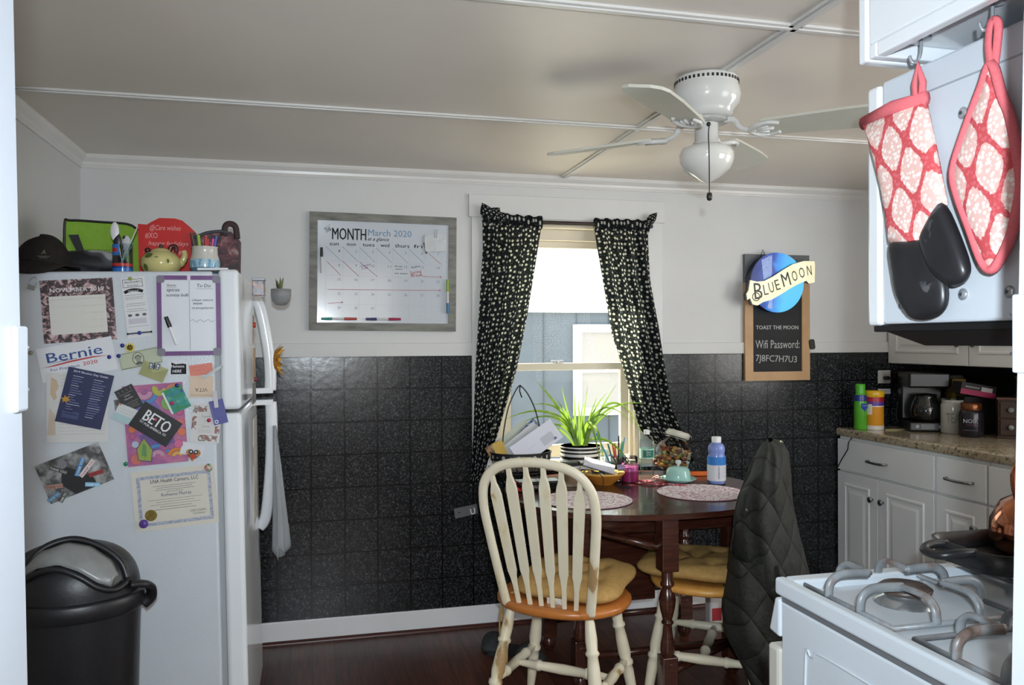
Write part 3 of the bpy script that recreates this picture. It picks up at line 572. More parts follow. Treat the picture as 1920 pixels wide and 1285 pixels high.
b = paper(.0419, .0742, noisy('blue_card', [(.3, '#3d3f7f'), (.7, '#45478a')], 12, rough=.5)); b.line([(-.017, .03), (-.017, -.03)], .0008, col('#8c90c2', .6)); 
for j in range(7): scrib(b, -.012, .016, .018-.005*j, 1, col('#6a6ea8', .6), .0006)
b.disc(-.012, -.028, .006, col('#c8cadb', .6)); b.disc(-.012, -.028, .003, col('#3d3f7f', .6), .0008)
pin(b, 'appointment_card', 'small tilted blue-violet card held by a white clip', 'card', -.2763, 1.1717, 12.8, 2)
b = MB(); b.prism(rr(.012, .052, .003), 0, .004, col('#b4aeb6', .4)); b.box(-.004, .004, .012, .024, .004, .009, col('#b4aeb6', .4)); pin(b, 'plastic_clip', 'pale grey plastic clip holding the blue-violet card', 'clip', -.284, 1.211, 6, 2.6)
b = paper(.0661, .0375, col('#cccdd2', .7)); pin(b, 'folded_slip', 'white folded slip under the heart-shaped magnet', 'note', -.3513, 1.0599, -12.6, 1.6)
# heart magnet
h = [(.0, -.022)]; 
h = [(.0013*16*math.sin(a)**3, .0013*(13*math.cos(a)-5*math.cos(2*a)-2*math.cos(3*a)-math.cos(4*a))) for a in [2*PI*k/36 for k in range(36)]][::-1]
b = MB(); b.prism(h, 0, .0025, noisy('heart_art', [(.35, '#2c5a3a'), (.45, '#a3402c'), (.55, '#bb8a3a'), (.65, '#3a4f7a')], 70, rough=.3, detail=2)); 
for sx in (-1, 1): b.disc(sx*.007, .008, .0065, col('#22252c', .3), .0028); b.disc(sx*.007, .008, .003, col('#c9c9c9', .3), .003)
b.disc(.0, -.006, .008, col('#b23a2a', .3), .0028); pin(b, 'heart_magnet', 'colourful heart-shaped magnet beside the colouring page', 'magnet', -.349, 1.045, -8, 2.4)
# certificate
b = paper(.2361, .1803, noisy('certificate_paper', [(.3, '#c6c0b4'), (.7, '#cdc8bc')], 5, rough=.65)); BD = noisy('certificate_border', [(.4, '#8d93a6'), (.6, '#a9adb8')], 120, rough=.6, detail=1)
for k in range(26):
    for sy in (-1, 1): b.disc(-.1+.008*k, sy*.070-.002, .0055, BD, .0006+.00003*(k % 2), n=10)
for k in range(18):
    for sx in (-1, 1): b.disc(sx*.1, -.07+.0082*k-.002, .0055, BD, .0008+.00003*(k % 2), n=10)
DKB = col('#32343c', .6); b.text('LNA Health Careers, LLC', .002, .050, .135, DKB, h=.0115, bold=.02)
for j, w in enumerate((.12, .10, .11, .05)): scrib(b, -w/2, w/2, .040-.0062*j, 1, DKB, .0011)
b.text('Ruthanne Murray', .004, .008, .085, col('#565b70', .6), h=.010, bold=.02)
for j, w in enumerate((.155, .11, .14, .09, .12)): scrib(b, -w/2, w/2, -.001-.0075*j, 1, DKB, .0012 if j > 2 else .0009)
b.text('Linda Campbell', .062, -.046, .045, DKB, h=.006, shear=.4); b.line([(.04, -.048), (.088, -.048)], .0005, DKB); b.text('Coordinator', .065, -.056, .036, DKB, h=.006)
b.M = Matrix.Translation((-.072, -.045, .0006))
b.prism([((.0165+.0012*(k % 2))*math.cos(2*PI*k/40), (.0165+.0012*(k % 2))*math.sin(2*PI*k/40)) for k in range(40)], 0, .0006, noisy('seal_gold', [(.3, '#6f5c24'), (.7, '#8f7c3c')], 90, rough=.4, metal=.5)); b.M = Matrix()
pin(b, 'certificate', 'cream certificate with grey scalloped border and gold seal', 'certificate', -.4009, .9156, 4.2, 0)
def button(name, label, x, z, r, c, layer=0, group=None, rough=.3, t=.004, n=16):
    q = MB(); q.lathe([(r, 0), (r, t*.6), (r*.8, t), (.00001, t*1.1)], col(c, rough), n); pin(q, name, label, 'magnet', x, z, 0, layer, group)
button('button_magnet', 'dark blue round magnet just left of the yellow flower magnet', -.546, 1.376, .0062, '#23257a')
button('button_magnet', 'lone dark blue round magnet right of the campaign sticker', -.582, 1.342, .006, '#23257a')
button('button_magnet', 'dark blue round magnet on the left end of the banknote', -.556, 1.345, .006, '#23257a', 1)
button('button_magnet', 'dark blue round magnet at the top right of the colouring page', -.394, 1.255, .006, '#2a2470', 3.6)
button('pin_magnet', 'small green round magnet left of the colouring page foot', -.538, 1.023, .0065, '#1f7a55')
button('pin_magnet', 'magenta round magnet on the shiny green card', -.407, 1.202, .006, '#b0205f', 4)
button('pin_magnet', 'crimson round magnet on the floral invitation', -.304, 1.147, .006, '#a01c48', 1.2)
button('pin_magnet', 'beige round magnet left of the campaign sticker', -.791, 1.356, .0065, '#8f8573')
button('gem_magnet', 'yellow-green gem magnet at the top of the burger slip', -.523, 1.575, .006, '#8f9a2c', 1, n=6)
button('gem_magnet', 'purple glass gem magnet at the lower left of the certificate', -.489, .842, .013, '#5a3f8c', 1, rough=.08, t=.008)
q = MB(); q.lathe([(.012, 0), (.012, .003), (.009, .006), (.00001, .007)], noisy('photo_magnet', [(.4, '#b2493c'), (.5, '#c9c2b4'), (.6, '#3f7a4c')], 120, rough=.1), 16); pin(q, 'glass_magnet', 'domed picture magnet at the top right of the certificate', 'magnet', -.306, 1.003, 0, 1)
q = MB()
for k in range(8): a = 2*PI*k/8; q.M = Matrix.Rotation(a, 4, 'Z'); q.prism([(0, 0), (.005, .006), (.0, .017), (-.005, .006)][::-1], 0, .0015, col('#c7b23a', .5))
q.M = Matrix(); q.lathe([(.004, .0015), (.003, .004), (.00001, .005)], col('#7a5a1c', .5), 10); pin(q, 'flower_magnet', 'yellow daisy magnet above the banknote', 'magnet', -.525, 1.37, 10, 1)
q = MB(); q.box(-.031, .031, -.0022, .0022, 0, .003, col('#33353f', .4)); q.box(-.035, -.031, -.003, .003, 0, .003, INK); q.box(.031, .035, -.003, .003, 0, .003, INK); q.lathe([(.006, .003), (.005, .006), (.00001, .007)], col('#2e3f8a', .3), 12); pin(q, 'bar_magnet', 'thin dark bar magnet across the foot of the burger slip', 'magnet', -.498, 1.4135, 6, 1)
q = MB(); q.tube([(0, .018, .004), (-.009, .008, .004), (-.011, -.012, .004), (.009, -.012, .004), (.008, .008, .004)], .0012, STEEL, 6, closed=True); q.prism([(-.009, -.022), (.010, -.022), (.010, -.008), (-.009, -.008)], 0, .006, col('#8b8b86', .3)); pin(q, 'spring_clip', 'grey spring clip at the upper left corner of the fridge side', 'clip', -.783, 1.560, -20, 0)
# ---------------------------------------------------------------- on the refrigerator doors (they face into the room)
XD = -.51+.322+.012   # about the door face
t = thing('succulent_pot', 'grey wall pot with a small succulent stuck to the freezer door', 'pot', (-.148, 3.16, 1.565))
m = MB(); m.lathe([(.00001, -.044), (.018, -.042), (.032, -.028), (.037, -.004), (.037, .018), (.033, .018), (.032, .008), (.00001, .008)], noisy('pot_grey', [(.3, '#77787a'), (.7, '#858687')], 30, rough=.55), 24, (0.038, 0, 0)); m.build('pot_body', t)
m = MB(); m.lathe([(.032, .008), (.022, .014), (.00001, .016)], noisy('soil', [(.3, '#2c211a'), (.7, '#4a3b30')], 120, rough=.9), 16, (.038, 0, 0)); m.build('soil', t)
m = MB(); rnd2 = random.Random(2)
for k in range(13):
    a = rnd2.uniform(0, 6.28); l = rnd2.uniform(.02, .055); e = rnd2.uniform(.2, .9); d = Vector((math.cos(a)*e*.6-.1, math.sin(a)*e*.6, 1)).normalized()
    m.tube([(.034, 0, .01), tuple(Vector((.034, 0, .01))+d*l*.6), tuple(Vector((.034, 0, .01))+d*l)], [.005, .004, .0005], col('#4a4a34', .6) if k % 3 else col('#6a7a48', .6), 6)
m.build('leaves', t)
t = thing('sunflower_magnet', 'orange-yellow flower magnet sticking out from the fridge door', 'magnet', (-.142, 3.15, 1.317))
m = MB()
for k in range(9):
    a = 2*PI*k/9; ca, sa = math.cos(a), math.sin(a)
    m.add([(.006, .012*ca, .012*sa), (.012, .03*ca-.014*sa, .03*sa+.014*ca), (.035+.01*(k % 2), .062*ca, .062*sa), (.012, .03*ca+.014*sa, .03*sa-.014*ca)], [(0, 1, 2, 3)], col('#c98f1e', .6), False)
    m.add([(.003, .012*ca, .012*sa), (.008, .03*ca-.014*sa, .03*sa+.014*ca), (.031+.01*(k % 2), .062*ca, .062*sa), (.008, .03*ca+.014*sa, .03*sa-.014*ca)], [(3, 2, 1, 0)], col('#a86f14', .6), False)
m.build('petals', t); m = MB(); m.ball((.012, 0, 0), (.008, .014, .014), col('#4a3214', .7)); m.build('flower_centre', t)
t = thing('photo_tin', 'small clear tin of magnets at the top of the freezer door', 'tin', (-.186, 2.78, 1.565))
m = MB(); m.box(0, .038, -.03, .03, -.03, .02, noisy('tin_clutter', [(.35, '#4a4f66'), (.5, '#8e8f95'), (.62, '#a0664a'), (.75, '#cfd2d4')], 90, rough=.2)); m.build('tin_body', t, bevel=.003); m = MB(); m.box(-.002, .040, -.032, .032, .02, .028, col('#8f9499', .3)); m.build('lid', t, bevel=.002)
def doorpaper(name, label, cat, y0, y1, z0, z1, mat, x=-.1835, marks=None):
    q = MB(); q.box(x, x+.0015, y0, y1, z0, z1, mat)
    if marks: marks(q, x+.0016)
    return tag(q.build(name), label, cat)
doorpaper('photo_strip', 'photo print under a red magnet on the freezer door', 'photograph', 2.70, 2.78, 1.38, 1.47, noisy('photo_print', [(.35, '#6a6f78'), (.5, '#9a8a7c'), (.65, '#c08e70')], 30, rough=.4))
doorpaper('photograph', 'tall tan photo print low on the freezer door', 'photograph', 2.72, 2.84, 1.255, 1.365, noisy('photo_print_tan', [(.35, '#8a7560'), (.55, '#b39a80'), (.7, '#c9b8a4')], 25, rough=.5))
doorpaper('leaflet', 'grey leaflet at the foot of the freezer door', 'leaflet', 2.70, 2.86, 1.185, 1.25, noisy('leaflet_grey', [(.4, '#5c5a5a'), (.6, '#8a8886')], 12, rough=.5))
doorpaper('takeout_menu', 'bundle of white take-out menus on the lower fridge door', 'menu', 2.70, 2.86, .80, 1.14, noisy('menu_paper', [(.4, '#a9a49c'), (.52, '#cfccc6'), (.6, '#8a8177')], 9, cs=(1, 14, 1), rough=.6), x=-.181)
q = MB(); q.M = Matrix.Translation((-.181, 2.74, 1.44)) @ Matrix.Rotation(PI/2, 4, 'Y'); q.lathe([(.009, 0), (.009, .006), (.00001, .008)], col('#a8341e', .3), 14); tag(q.build('red_magnet'), 'round red magnet on the freezer door', 'magnet')
q = MB(); q.M = Matrix.Translation((-.181, 2.78, 1.262)) @ Matrix.Rotation(PI/2, 4, 'Y'); q.lathe([(.008, 0), (.008, .006), (.00001, .008)], col('#7a1c34', .3), 14); tag(q.build('maroon_magnet'), 'round maroon magnet near the foot of the freezer door', 'magnet')
# sheer grey cloth hanging from the lower door handle
m = MB(); CL = noisy('sheer_grey_cloth', [(.3, '#82868a'), (.7, '#989da1')], 12, cs=(1, 1, .3), rough=.8)
def clothf(u, v):
    z = 1.06-.48*v+.03*math.sin(u*9)*(v > .8)*v; w = .03+.10*v
    return (-.142+.012*math.sin(u*16+v*2)*(.4+v)+.055*u*v, 3.26+w*(u-.5), z-.05*abs(u-.5)*v)
m.grid(clothf, 26, 18, CL)
o = m.build('hand_towel'); tag(o, 'sheer grey towel hanging from the lower fridge door handle', 'towel'); s_ = o.modifiers.new('solid', 'SOLIDIFY'); s_.thickness = .003
# ---------------------------------------------------------------- things on top of the fridge
ZT = 1.602
def ztop(x): return 1.601+.0183*(x+.51)
t = thing('baseball_cap', 'dark brown baseball cap lying on top of the fridge', 'cap', (-.788, 2.675, ztop(-.785)))
CAP = noisy('cap_dark_cotton', [(.3, '#221f1c'), (.7, '#2c2824')], 60, rough=.9, bump=.3, spec=.15)
m = MB(); m.grid(lambda u, v: ((.083+.012*(v < .2)*0)*math.cos(2*PI*u)*math.cos(v*PI/2)**.8-.005, .085*math.sin(2*PI*u)*math.cos(v*PI/2)**.8+.06, .118*math.sin(v*PI/2)**1.1-.004+.006*math.cos(2*PI*u)), 32, 12, CAP, True); m.ball((-.005, .06, .115), (.008, .008, .005), CAP); m.build('crown', t)
def brim(u, v):
    a = PI+PI*u; r = .076+.074*v*math.sin(PI*u)**.55; y = .045+r*math.sin(a); wy = 2.675+y
    return (r*math.cos(a)*.98+.006*v, y, .014+.012*math.sin(PI*u)*(1-v)-.75*max(0, 2.608-wy)-.004*math.cos(a)**2)
m = MB(); m.grid(brim, 24, 5, CAP); o = m.build('brim', t); s_ = o.modifiers.new('solid', 'SOLIDIFY'); s_.thickness = .004
m = MB(); m.M = Matrix.Translation((.02, -.017, .045)) @ Matrix.Rotation(math.radians(70), 4, 'X'); m.text('A', 0, .006, .013, col('#6f6b5e', .8), h=.016); m.line([(-.016, .0), (.016, .0)], .0018, col('#6f6b5e', .8)); m.line([(-.010, -.005), (.010, -.005)], .0016, col('#6f6b5e', .8)); m.build('embroidery', t)
# lime cooler bag
LIME = noisy('lime_neoprene', [(.3, '#7fa838'), (.7, '#8cb444')], 40, rough=.75, bump=.15, spec=.2)
t = thing('cooler_bag', 'lime green insulated lunch bag with black trim behind the cap', 'bag', (-.695, 3.05, ztop(-.695)))
m = MB(); oc = [(-.118, 0), (.115, 0), (.118, .155), (.10, .185), (.07, .197), (-.10, .203), (-.118, .198)]
m.M = RX90; m.prism([(p.x, p.y) for p in smoothpath([(x, y, 0) for x, y in oc], 4, True)], -.09, 0, LIME); m.build('bag_body', t, bevel=.008)
m = MB(); m.tube(smoothpath([(-.118, -.002, .02), (-.12, -.002, .19), (-.10, -.002, .205), (.0, -.002, .202), (.07, -.002, .199), (.102, -.002, .186), (.12, -.002, .155), (.118, -.002, .0)], 6), .0045, BLACKM, 6); m.build('trim', t)
m = MB(); m.add([(-.108, -.006, .155), (-.077, -.006, .157), (-.045, -.012, .062), (-.062, -.012, .058)], [(3, 2, 1, 0)], col('#2c2d30', .8)); o = m.build('strap', t); s_ = o.modifiers.new('solid', 'SOLIDIFY'); s_.thickness = .003
m = MB(); m.M = Matrix.Translation((.0, -.0015, .098)) @ RX90; m.text('AMERICAN CANCER', .008, 0, .145, col('#3f6e1a', .8), h=.011); m.build('lettering', t)
# crumpled patterned bag
m = MB(); BW = noisy('patterned_black_grey', [(.47, '#141416'), (.5, '#3b3d44'), (.56, '#4b4d55'), (.6, '#a3a3a3')], 9, rough=.6, detail=1)
m.grid(lambda u, v: (-.70+.115*math.cos(2*PI*u)*math.sin(PI*v)**.6*(1+.12*math.sin(5*u*6.28)), 2.86+.05*math.sin(2*PI*u)*math.sin(PI*v)**.6, ztop(-.7)+.042-.042*math.cos(PI*v)+(.008*math.sin(9*u+6*v)*math.sin(PI*v))), 28, 12, BW, True)
tag(m.build('folded_bag'), 'crumpled black and grey patterned bag beside the cap', 'bag')
# glass with plastic cutlery
gx = -.572; gz = ztop(gx); GL = glass('drinking_glass', '#dfe6ea', mixt=.9)
t = thing('drinking_glass', 'tall clear glass with red and blue bands holding plastic cutlery', 'glass', (gx, 2.75, gz))
m = MB(); m.lathe([(.023, 0), (.028, .005), (.029, .02), (.0285, .093)], GL, 24); m.build('glass_body', t)
m = MB(); m.lathe([(.0293, .004), (.0297, .016)], col('#2c6bb5', .2), 24); m.lathe([(.0297, .016), (.0297, .021)], col('#1b3f8a', .2), 24); m.lathe([(.0295, .022), (.0294, .031)], col('#b5322c', .2), 24); m.build('painted_band', t)
m = MB(); m.lathe([(.0292, .055), (.0291, .09)], col('#2c6bb5', .2), 8, a0=math.radians(200), a1=math.radians(262)); m.lathe([(.0294, .066), (.0293, .078)], col('#b5322c', .2), 8, a0=math.radians(205), a1=math.radians(250)); m.build('printed_panel', t)
def spoon(label, x0, x1, zt, c, head, tip=.03, fork=False, g='plastic cutlery in the glass'):
    tt = thing('plastic_fork' if fork else 'plastic_spoon', label, 'cutlery', (gx, 2.75, gz+.004), group=g)
    d = Vector((x1-x0, .004, zt)); q = MB(); q.tube([(x0, 0, 0), tuple(Vector((x0, 0, 0))+d*.78)], .0025, col(c, .35), 6); q.build('handle', tt)
    q = MB(); q.ball(tuple(Vector((x0, 0, 0))+d*.9), (head, .004, tip), col(c, .35)); q.build('bowl', tt)
spoon('tallest white plastic spoon standing in the glass', .008, -.026, .142, '#cfcfd0', .013)
spoon('white plastic spoon with bowl just above the glass rim', -.006, .013, .10, '#b9b9bd', .014, .026)
spoon('dark plastic spoon between the two white ones', .01, -.018, .108, '#1c1c1f', .012, .026)
spoon('short black spoon handle with round end in the glass', -.01, .006, .122, '#1c1c1f', .005, .006)
q = MB(); q.tube([(gx-.015, 2.75, gz+.006), (gx+.042, 2.752, gz+.145)], .002, col('#c4c7b8', .5), 6); tag(q.build('paint_brush'), 'thin pale stick leaning out of the glass to the right', 'stick')
q = MB(); q.tube([(gx-.012, 2.745, gz+.006), (gx+.03, 2.747, gz+.1)], .002, col('#2f7f86', .4), 6); tag(q.build('straw'), 'thin teal stick leaning inside the glass', 'stick')
# red tote bag
RB = noisy('red_printed_bag', [(.3, '#b5201d'), (.7, '#c42a25')], 14, rough=.5, bump=.3, bscale=25, spec=.3)
t = thing('gift_bag', 'red shiny gift bag with white script writing behind the teapot', 'bag', (-.487, 3.0, ztop(-.487)))
m = MB()
oc = [(-.085, 0), (.085, 0), (.092, .17), (.078, .185), (.055, .205), (.03, .212), (-.02, .212), (-.045, .198), (-.06, .188), (-.088, .19)]
m.M = RX90; m.prism(oc, -.07, 0, RB); m.build('bag_body', t, bevel=.004)
m = MB(); m.M = Matrix.Translation((0, -.0012, 0)) @ RX90; WR = col('#d99a98', .5)
m.text('@Care wishes', .0, .17, .10, WR, h=.018, shear=.3); m.text('#XO', -.045, .142, .04, WR, h=.02); m.text('happy holidays', .01, .118, .13, WR, h=.015, shear=.3); m.text('merry and bright', -.0, .09, .14, WR, h=.014, shear=.3); m.text('#JOY', .05, .062, .05, WR, h=.016); m.text('love & cheer', -.02, .04, .1, WR, h=.014, shear=.3); m.build('printing', t)
# teapot
t = thing('teapot', 'yellow-green ceramic teapot with painted leaves on top of the fridge', 'teapot', (-.468, 2.80, ztop(-.468)))
TP = noisy('teapot_glaze', [(.3, '#bdb276'), (.7, '#ccc284')], 9, rough=.1); LEAF = col('#4a5e26', .25)
m = MB(); m.lathe([(.035, 0), (.052, .01), (.062, .03), (.06, .05), (.045, .068), (.03, .075)], TP, 28); m.build('pot_body', t)
m = MB(); m.lathe([(.032, .074), (.028, .080), (.012, .086), (.00001, .088)], TP, 24); m.ball((0, 0, .092), (.008, .008, .007), col('#3a2a22', .3)); m.build('lid', t)
m = MB(); m.tube(smoothpath([(.045, 0, .03), (.065, 0, .045), (.072, 0, .068), (.068, 0, .078)], 5), [.013]*5+[.010]*5+[.008]*6, TP, 10); m.build('spout', t)
m = MB(); m.tube(smoothpath([(.025, -.004, .07), (.030, -.004, .09), (.044, -.004, .092), (.046, -.004, .075)], 5), .007, col('#4a1f1c', .25), 8); m.ball((-.04, 0, .078), (.010, .010, .010), col('#4a1f1c', .25)); m.build('handle', t)
m = MB()
for x, z, a, s in ((-.028, .057, 20, 1), (-.036, .020, -60, .9), (.03, .04, 100, .5), (-.005, .05, 10, .5)):
    yv = -math.sqrt(max(.062**2-x*x, 0))*(1 if z < .045 else .9)-.002
    m.M = Matrix.Translation((x, yv, z)) @ Matrix.Rotation(math.atan2(x, -yv), 4, 'Z') @ RX90 @ Matrix.Rotation(math.radians(a), 4, 'Z'); m.prism([(-.015*s, 0), (-.005*s, .007*s), (.008*s, .006*s), (.016*s, 0), (.008*s, -.006*s), (-.005*s, -.007*s)], -.001, .0015, LEAF)
m.build('painted_leaves', t)
# utensil crock with pens
t = thing('utensil_crock', 'white and blue glazed ceramic crock holding markers', 'crock', (-.333, 2.78, ztop(-.333)))
m = MB(); m.lathe([(.034, 0), (.042, .006), (.045, .02)], col('#54748a', .15), 28); m.lathe([(.045, .02), (.0465, .034), (.045, .046)], noisy('crock_lace_blue', [(.42, '#6d9cb8'), (.56, '#a9c2cd')], 70, rough=.15, detail=1), 28); m.lathe([(.045, .046), (.040, .062), (.0385, .085), (.041, .088), (.037, .088), (.035, .06), (.035, .01)], noisy('crock_cream', [(.3, '#bdbab0'), (.7, '#c9c6bd')], 12, rough=.2), 28); m.build('pot_body', t)
for c, dx, l, g, cat_, lab in (('#7fae3a', -.018, .115, 0, '', 'lime green capped marker in the ceramic crock'), ('#a82a35', .002, .112, 0, '', 'red capped marker in the ceramic crock'), ('#a82a35', .008, .104, 0, '', 'shorter red marker beside the red one in the crock'), ('#c23a78', .022, .104, 0, '', 'pink capped marker in the ceramic crock'), ('#2d3f8f', .03, .112, 0, '', 'blue marker leaning out to the right of the crock'), ('#4a3a34', -.036, .122, 0, '', 'dark brown brush leaning out to the left of the crock')):
    q = thing('marker_pen', lab, 'marker', (-.333+dx*.6, 2.78+.008*math.sin(dx*300), ztop(-.333)+.012), group='markers in the ceramic crock')
    w = MB(); w.cyl((0, 0, 0), (dx*.35, 0, l*.72), .0042, col('#c9c9cb', .4)); w.build('barrel', q); w = MB(); w.cyl((dx*.3, 0, l*.62), (dx*.55, 0, l), .0052, col(c, .35)); w.build('cap', q)
# floral lunch bag
FB = noisy('floral_maroon', [(.38, '#2a1c20'), (.5, '#4a262e'), (.58, '#6d3a42'), (.68, '#8f7a70')], 28, rough=.6, detail=3, dist=1)
t = thing('lunch_bag', 'dark maroon floral lunch bag on the front corner of the fridge top', 'bag', (-.30, 2.98, ztop(-.3)))
m = MB(); m.M = RX90; m.prism([(-.10, 0), (.052, 0), (.055, .14), (.03, .165), (-.02, .16), (-.08, .15), (-.102, .13)], -.10, 0, FB); m.build('bag_body', t, bevel=.008)
m = MB(); m.tube(smoothpath([(.006, -.004, .15), (.012, -.004, .185), (.03, -.004, .192), (.045, -.004, .18), (.05, -.004, .14)], 6), .008, col('#33211f', .7), 8, flat=(.4, 1.3)); m.build('handle', t)
m = MB(); m.tube(smoothpath([(-.09, -.004, .14), (-.05, -.006, .158), (0, -.006, .165), (.02, -.004, .16)], 5), .006, col('#3c3c40', .6), 6); m.build('zip', t)
# ---------------------------------------------------------------- curtains and rod
def interp(tab, z):
    t = sorted(tab, key=lambda p: p[1])
    if z <= t[0][1]: return t[0][0]
    for (x0, z0), (x1, z1) in zip(t, t[1:]):
        if z <= z1: return x0+(x1-x0)*(z-z0)/(z1-z0)
    return t[-1][0]
YC = 3.805
def curtain(name, label, outer, inner, zt, zb_o, zb_i, folds, seed, knot):
    t = thing(name, label, 'curtain', ((outer[0][0]+inner[0][0])/2, YC, 1.9), group='dotted curtains at the window'); ox = t.location.copy(); rr_ = random.Random(seed)
    ph = [rr_.uniform(0, 6.28) for _ in range(4)]
    def fn(u, v):
        zo = zt+(zb_o-zt)*v; zi = zt+(zb_i-zt)*v; z = zo+(zi-zo)*u; xo = interp(outer, z); xi = interp(inner, z); x = xo+(xi-xo)*u
        amp = (.013+.007*v)*min(1, v*12+.25)
        y = amp*math.sin(u*folds*2*PI+ph[0]+1.5*math.sin(v*2+ph[1]))+.006*math.sin(u*folds*5+v*3+ph[2])
        return (x-ox.x, y, z-ox.z)
    W0 = .36
    m = MB(); m.grid(fn, 90, 60, POLKA, uvf=lambda u, v: (u*W0, (zt-zb_o)*v)); o = m.build('panel', t)
    m = MB()
    def hd(u, v):
        a = 2*PI*v; x = outer[0][0]+(inner[0][0]-outer[0][0])*u
        return (x-ox.x, (.018+.003*math.sin(u*40))*math.sin(a), 1.962-ox.z+(.03+.004*math.sin(u*33+1))*math.cos(a)+(.02*(1-u)**2 if knot[2] else 0))
    m.grid(hd, 60, 10, POLKA, uvf=lambda u, v: (u*W0, v*.11)); m.build('header', t)
    m = MB(); kx, kz = knot[0]-ox.x, knot[1]-ox.z
    for dx, dz, rx, rz_, a in knot[3]:
        m.M = Matrix.Translation((kx+dx, -.008, kz+dz)) @ Matrix.Rotation(a, 4, 'Y'); m.grid(lambda u, v: (rx*math.cos(2*PI*u)*math.sin(PI*v)*(1+.25*math.sin(3*6.28*u)), .022*math.sin(2*PI*u)*math.sin(PI*v), rz_*(v*2-1)*(1+.2*math.cos(4*PI*u))), 20, 8, POLKA, True, uvf=lambda u, v: (u*.2, v*.12))
    m.build('knot', t)
    return t
curtain('curtain', 'black curtain with pale dots hanging left of the window', [(.800, 1.96), (.803, 1.842), (.782, 1.549), (.76, 1.257), (.749, .951), (.738, .751), (.722, .66)], [(1.095, 1.96), (1.068, 1.783), (1.024, 1.517), (.972, 1.255), (.924, 1.094), (.871, .924), (.823, .806), (.789, .70)], 1.955, .66, .76, 4.2, 3,
        (.82, 2.0, True, [(0, .0, .028, .045, -.5), (.035, -.005, .03, .035, .7), (.07, -.022, .03, .028, .9)]))
curtain('curtain', 'black curtain with pale dots hanging right of the window', [(1.655, 1.96), (1.671, 1.691), (1.717, 1.45), (1.742, 1.273), (1.782, 1.037), (1.835, .925), (1.895, .77)], [(1.366, 1.96), (1.41, 1.714), (1.459, 1.416), (1.515, 1.251), (1.571, 1.043), (1.602, .932), (1.70, .85), (1.80, .775)], 1.955, .76, .80, 4.0, 8,
        (1.668, 1.995, False, [(0, .0, .02, .04, .7), (-.02, -.03, .028, .02, .2)]))
t = thing('curtain_rod', 'dark brown curtain rod across the top of the window', 'rod', (1.25, YC, 1.962))
m = MB(); m.cyl((-.44, 0, 0), (.42, 0, 0), .011, col('#2b1c16', .4)); m.build('pole', t)
for sx in (-.415, .395):
    m = MB(); m.box(sx-.006, sx+.006, 0, .039, -.012, .012, col('#2b1c16', .4)); m.build('bracket', t)
# ---------------------------------------------------------------- month board
t = thing('calendar_board', 'grey wood framed March 2020 dry-erase month calendar on the back wall', 'whiteboard', mw=facing(.3335, YB-.002, 1.7075, math.radians(-.6)))
W_, H_, B_ = .685, .547, .037
m = MB()
for a in (((-W_/2, -H_/2), (W_/2, -H_/2), (W_/2-B_, -H_/2+B_), (-W_/2+B_, -H_/2+B_)), ((-W_/2, H_/2), (-W_/2+B_, H_/2-B_), (W_/2-B_, H_/2-B_), (W_/2, H_/2)), ((-W_/2, -H_/2), (-W_/2+B_, -H_/2+B_), (-W_/2+B_, H_/2-B_), (-W_/2, H_/2)), ((W_/2, -H_/2), (W_/2, H_/2), (W_/2-B_, H_/2-B_), (W_/2-B_, -H_/2+B_))): m.prism(a, 0, .020, GREYWOOD)
m.build('frame', t, bevel=.002)
m = MB(); m.rect(-W_/2+B_, -H_/2+B_, W_/2-B_, H_/2-B_, col('#c3c9d0', .12), .012); m.build('board', t)
m = MB(); z = .0128
def q(cx, cy): return ((cx-812)*.000488, (637-cy)*.000504)
GL_ = col('#a9b0ba', .5); NUM = col('#7f8594', .6); TEAL = col('#6a9c9a', .5); RED = col('#a8484a', .5); PUR = col('#7a3f72', .5); BLU = col('#5f86a8', .5)
for k in range(6): m.line([q(262, 408+132*k), q(1370, 420+130*k)], .0008, GL_, z)
for k in range(8): m.line([q(262+158*k, 408), q(262+158*k, 1070)], .0008, GL_, z)
def tx(s, cx, cy, wu, mat, hu=None, **k): x, y = q(cx, cy); m.text(s, x, y, wu*.000488, mat, z+.0003, h=(hu*.000504 if hu else None), **k)
tx('MONTH', 480, 340, 318, INK, 112, bold=.02); tx('THE', 285, 268, 58, INK, 36, rot=.35); m.line([q(245, 245), q(300, 205)], .0012, INK, z); m.line([q(262, 285), q(315, 245)], .0012, INK, z)
tx('at a glance', 755, 340, 205, INK, 34, shear=.35, bold=.01); tx('March 2020', 865, 295, 415, BLU, 62)
for s, x in (('sun', 340), ('mon', 500), ('tues', 663), ('wed', 818), ('thurs', 984), ('fri', 1138)): tx(s, x, 396, len(s)*28, INK, 36, bold=.01)
for r_ in range(5):
    for c_ in range(7):
        n_ = r_*7+c_+1
        if n_ <= 31: tx(str(n_), 388+158*c_, 458+131*r_, 15*len(str(n_)), NUM, 26)
        else: m.ring(*q(872+158*(c_-3), 968), .008, .0088, GL_, z)
for c_ in range(6): m.line([q(262+158*c_, 408), q(405+158*c_, 538)], .0020, TEAL, z)
m.line([q(1245, 445), q(1362, 540)], .0018, RED, z)
m.line([q(275, 548), q(400, 668)], .0022, RED, z); m.line([q(420, 540), q(572, 675)], .0022, RED, z); m.line([q(580, 542), q(745, 672)], .0022, PUR, z); tx('Dentist', 640, 580, 95, PUR, 22, rot=.25); tx('7:00', 630, 608, 62, PUR, 20, rot=.3)
tx('Final', 950, 580, 66, INK, 15); tx('exam', 955, 604, 66, INK, 15); tx('art exam', 975, 645, 125, INK, 16)
tx('Author', 1118, 580, 90, INK, 20, rot=.2); tx('Spring', 1120, 635, 110, RED, 30, rot=.2, bold=.02); tx('Break', 1130, 664, 115, RED, 28, rot=.1, bold=.04)
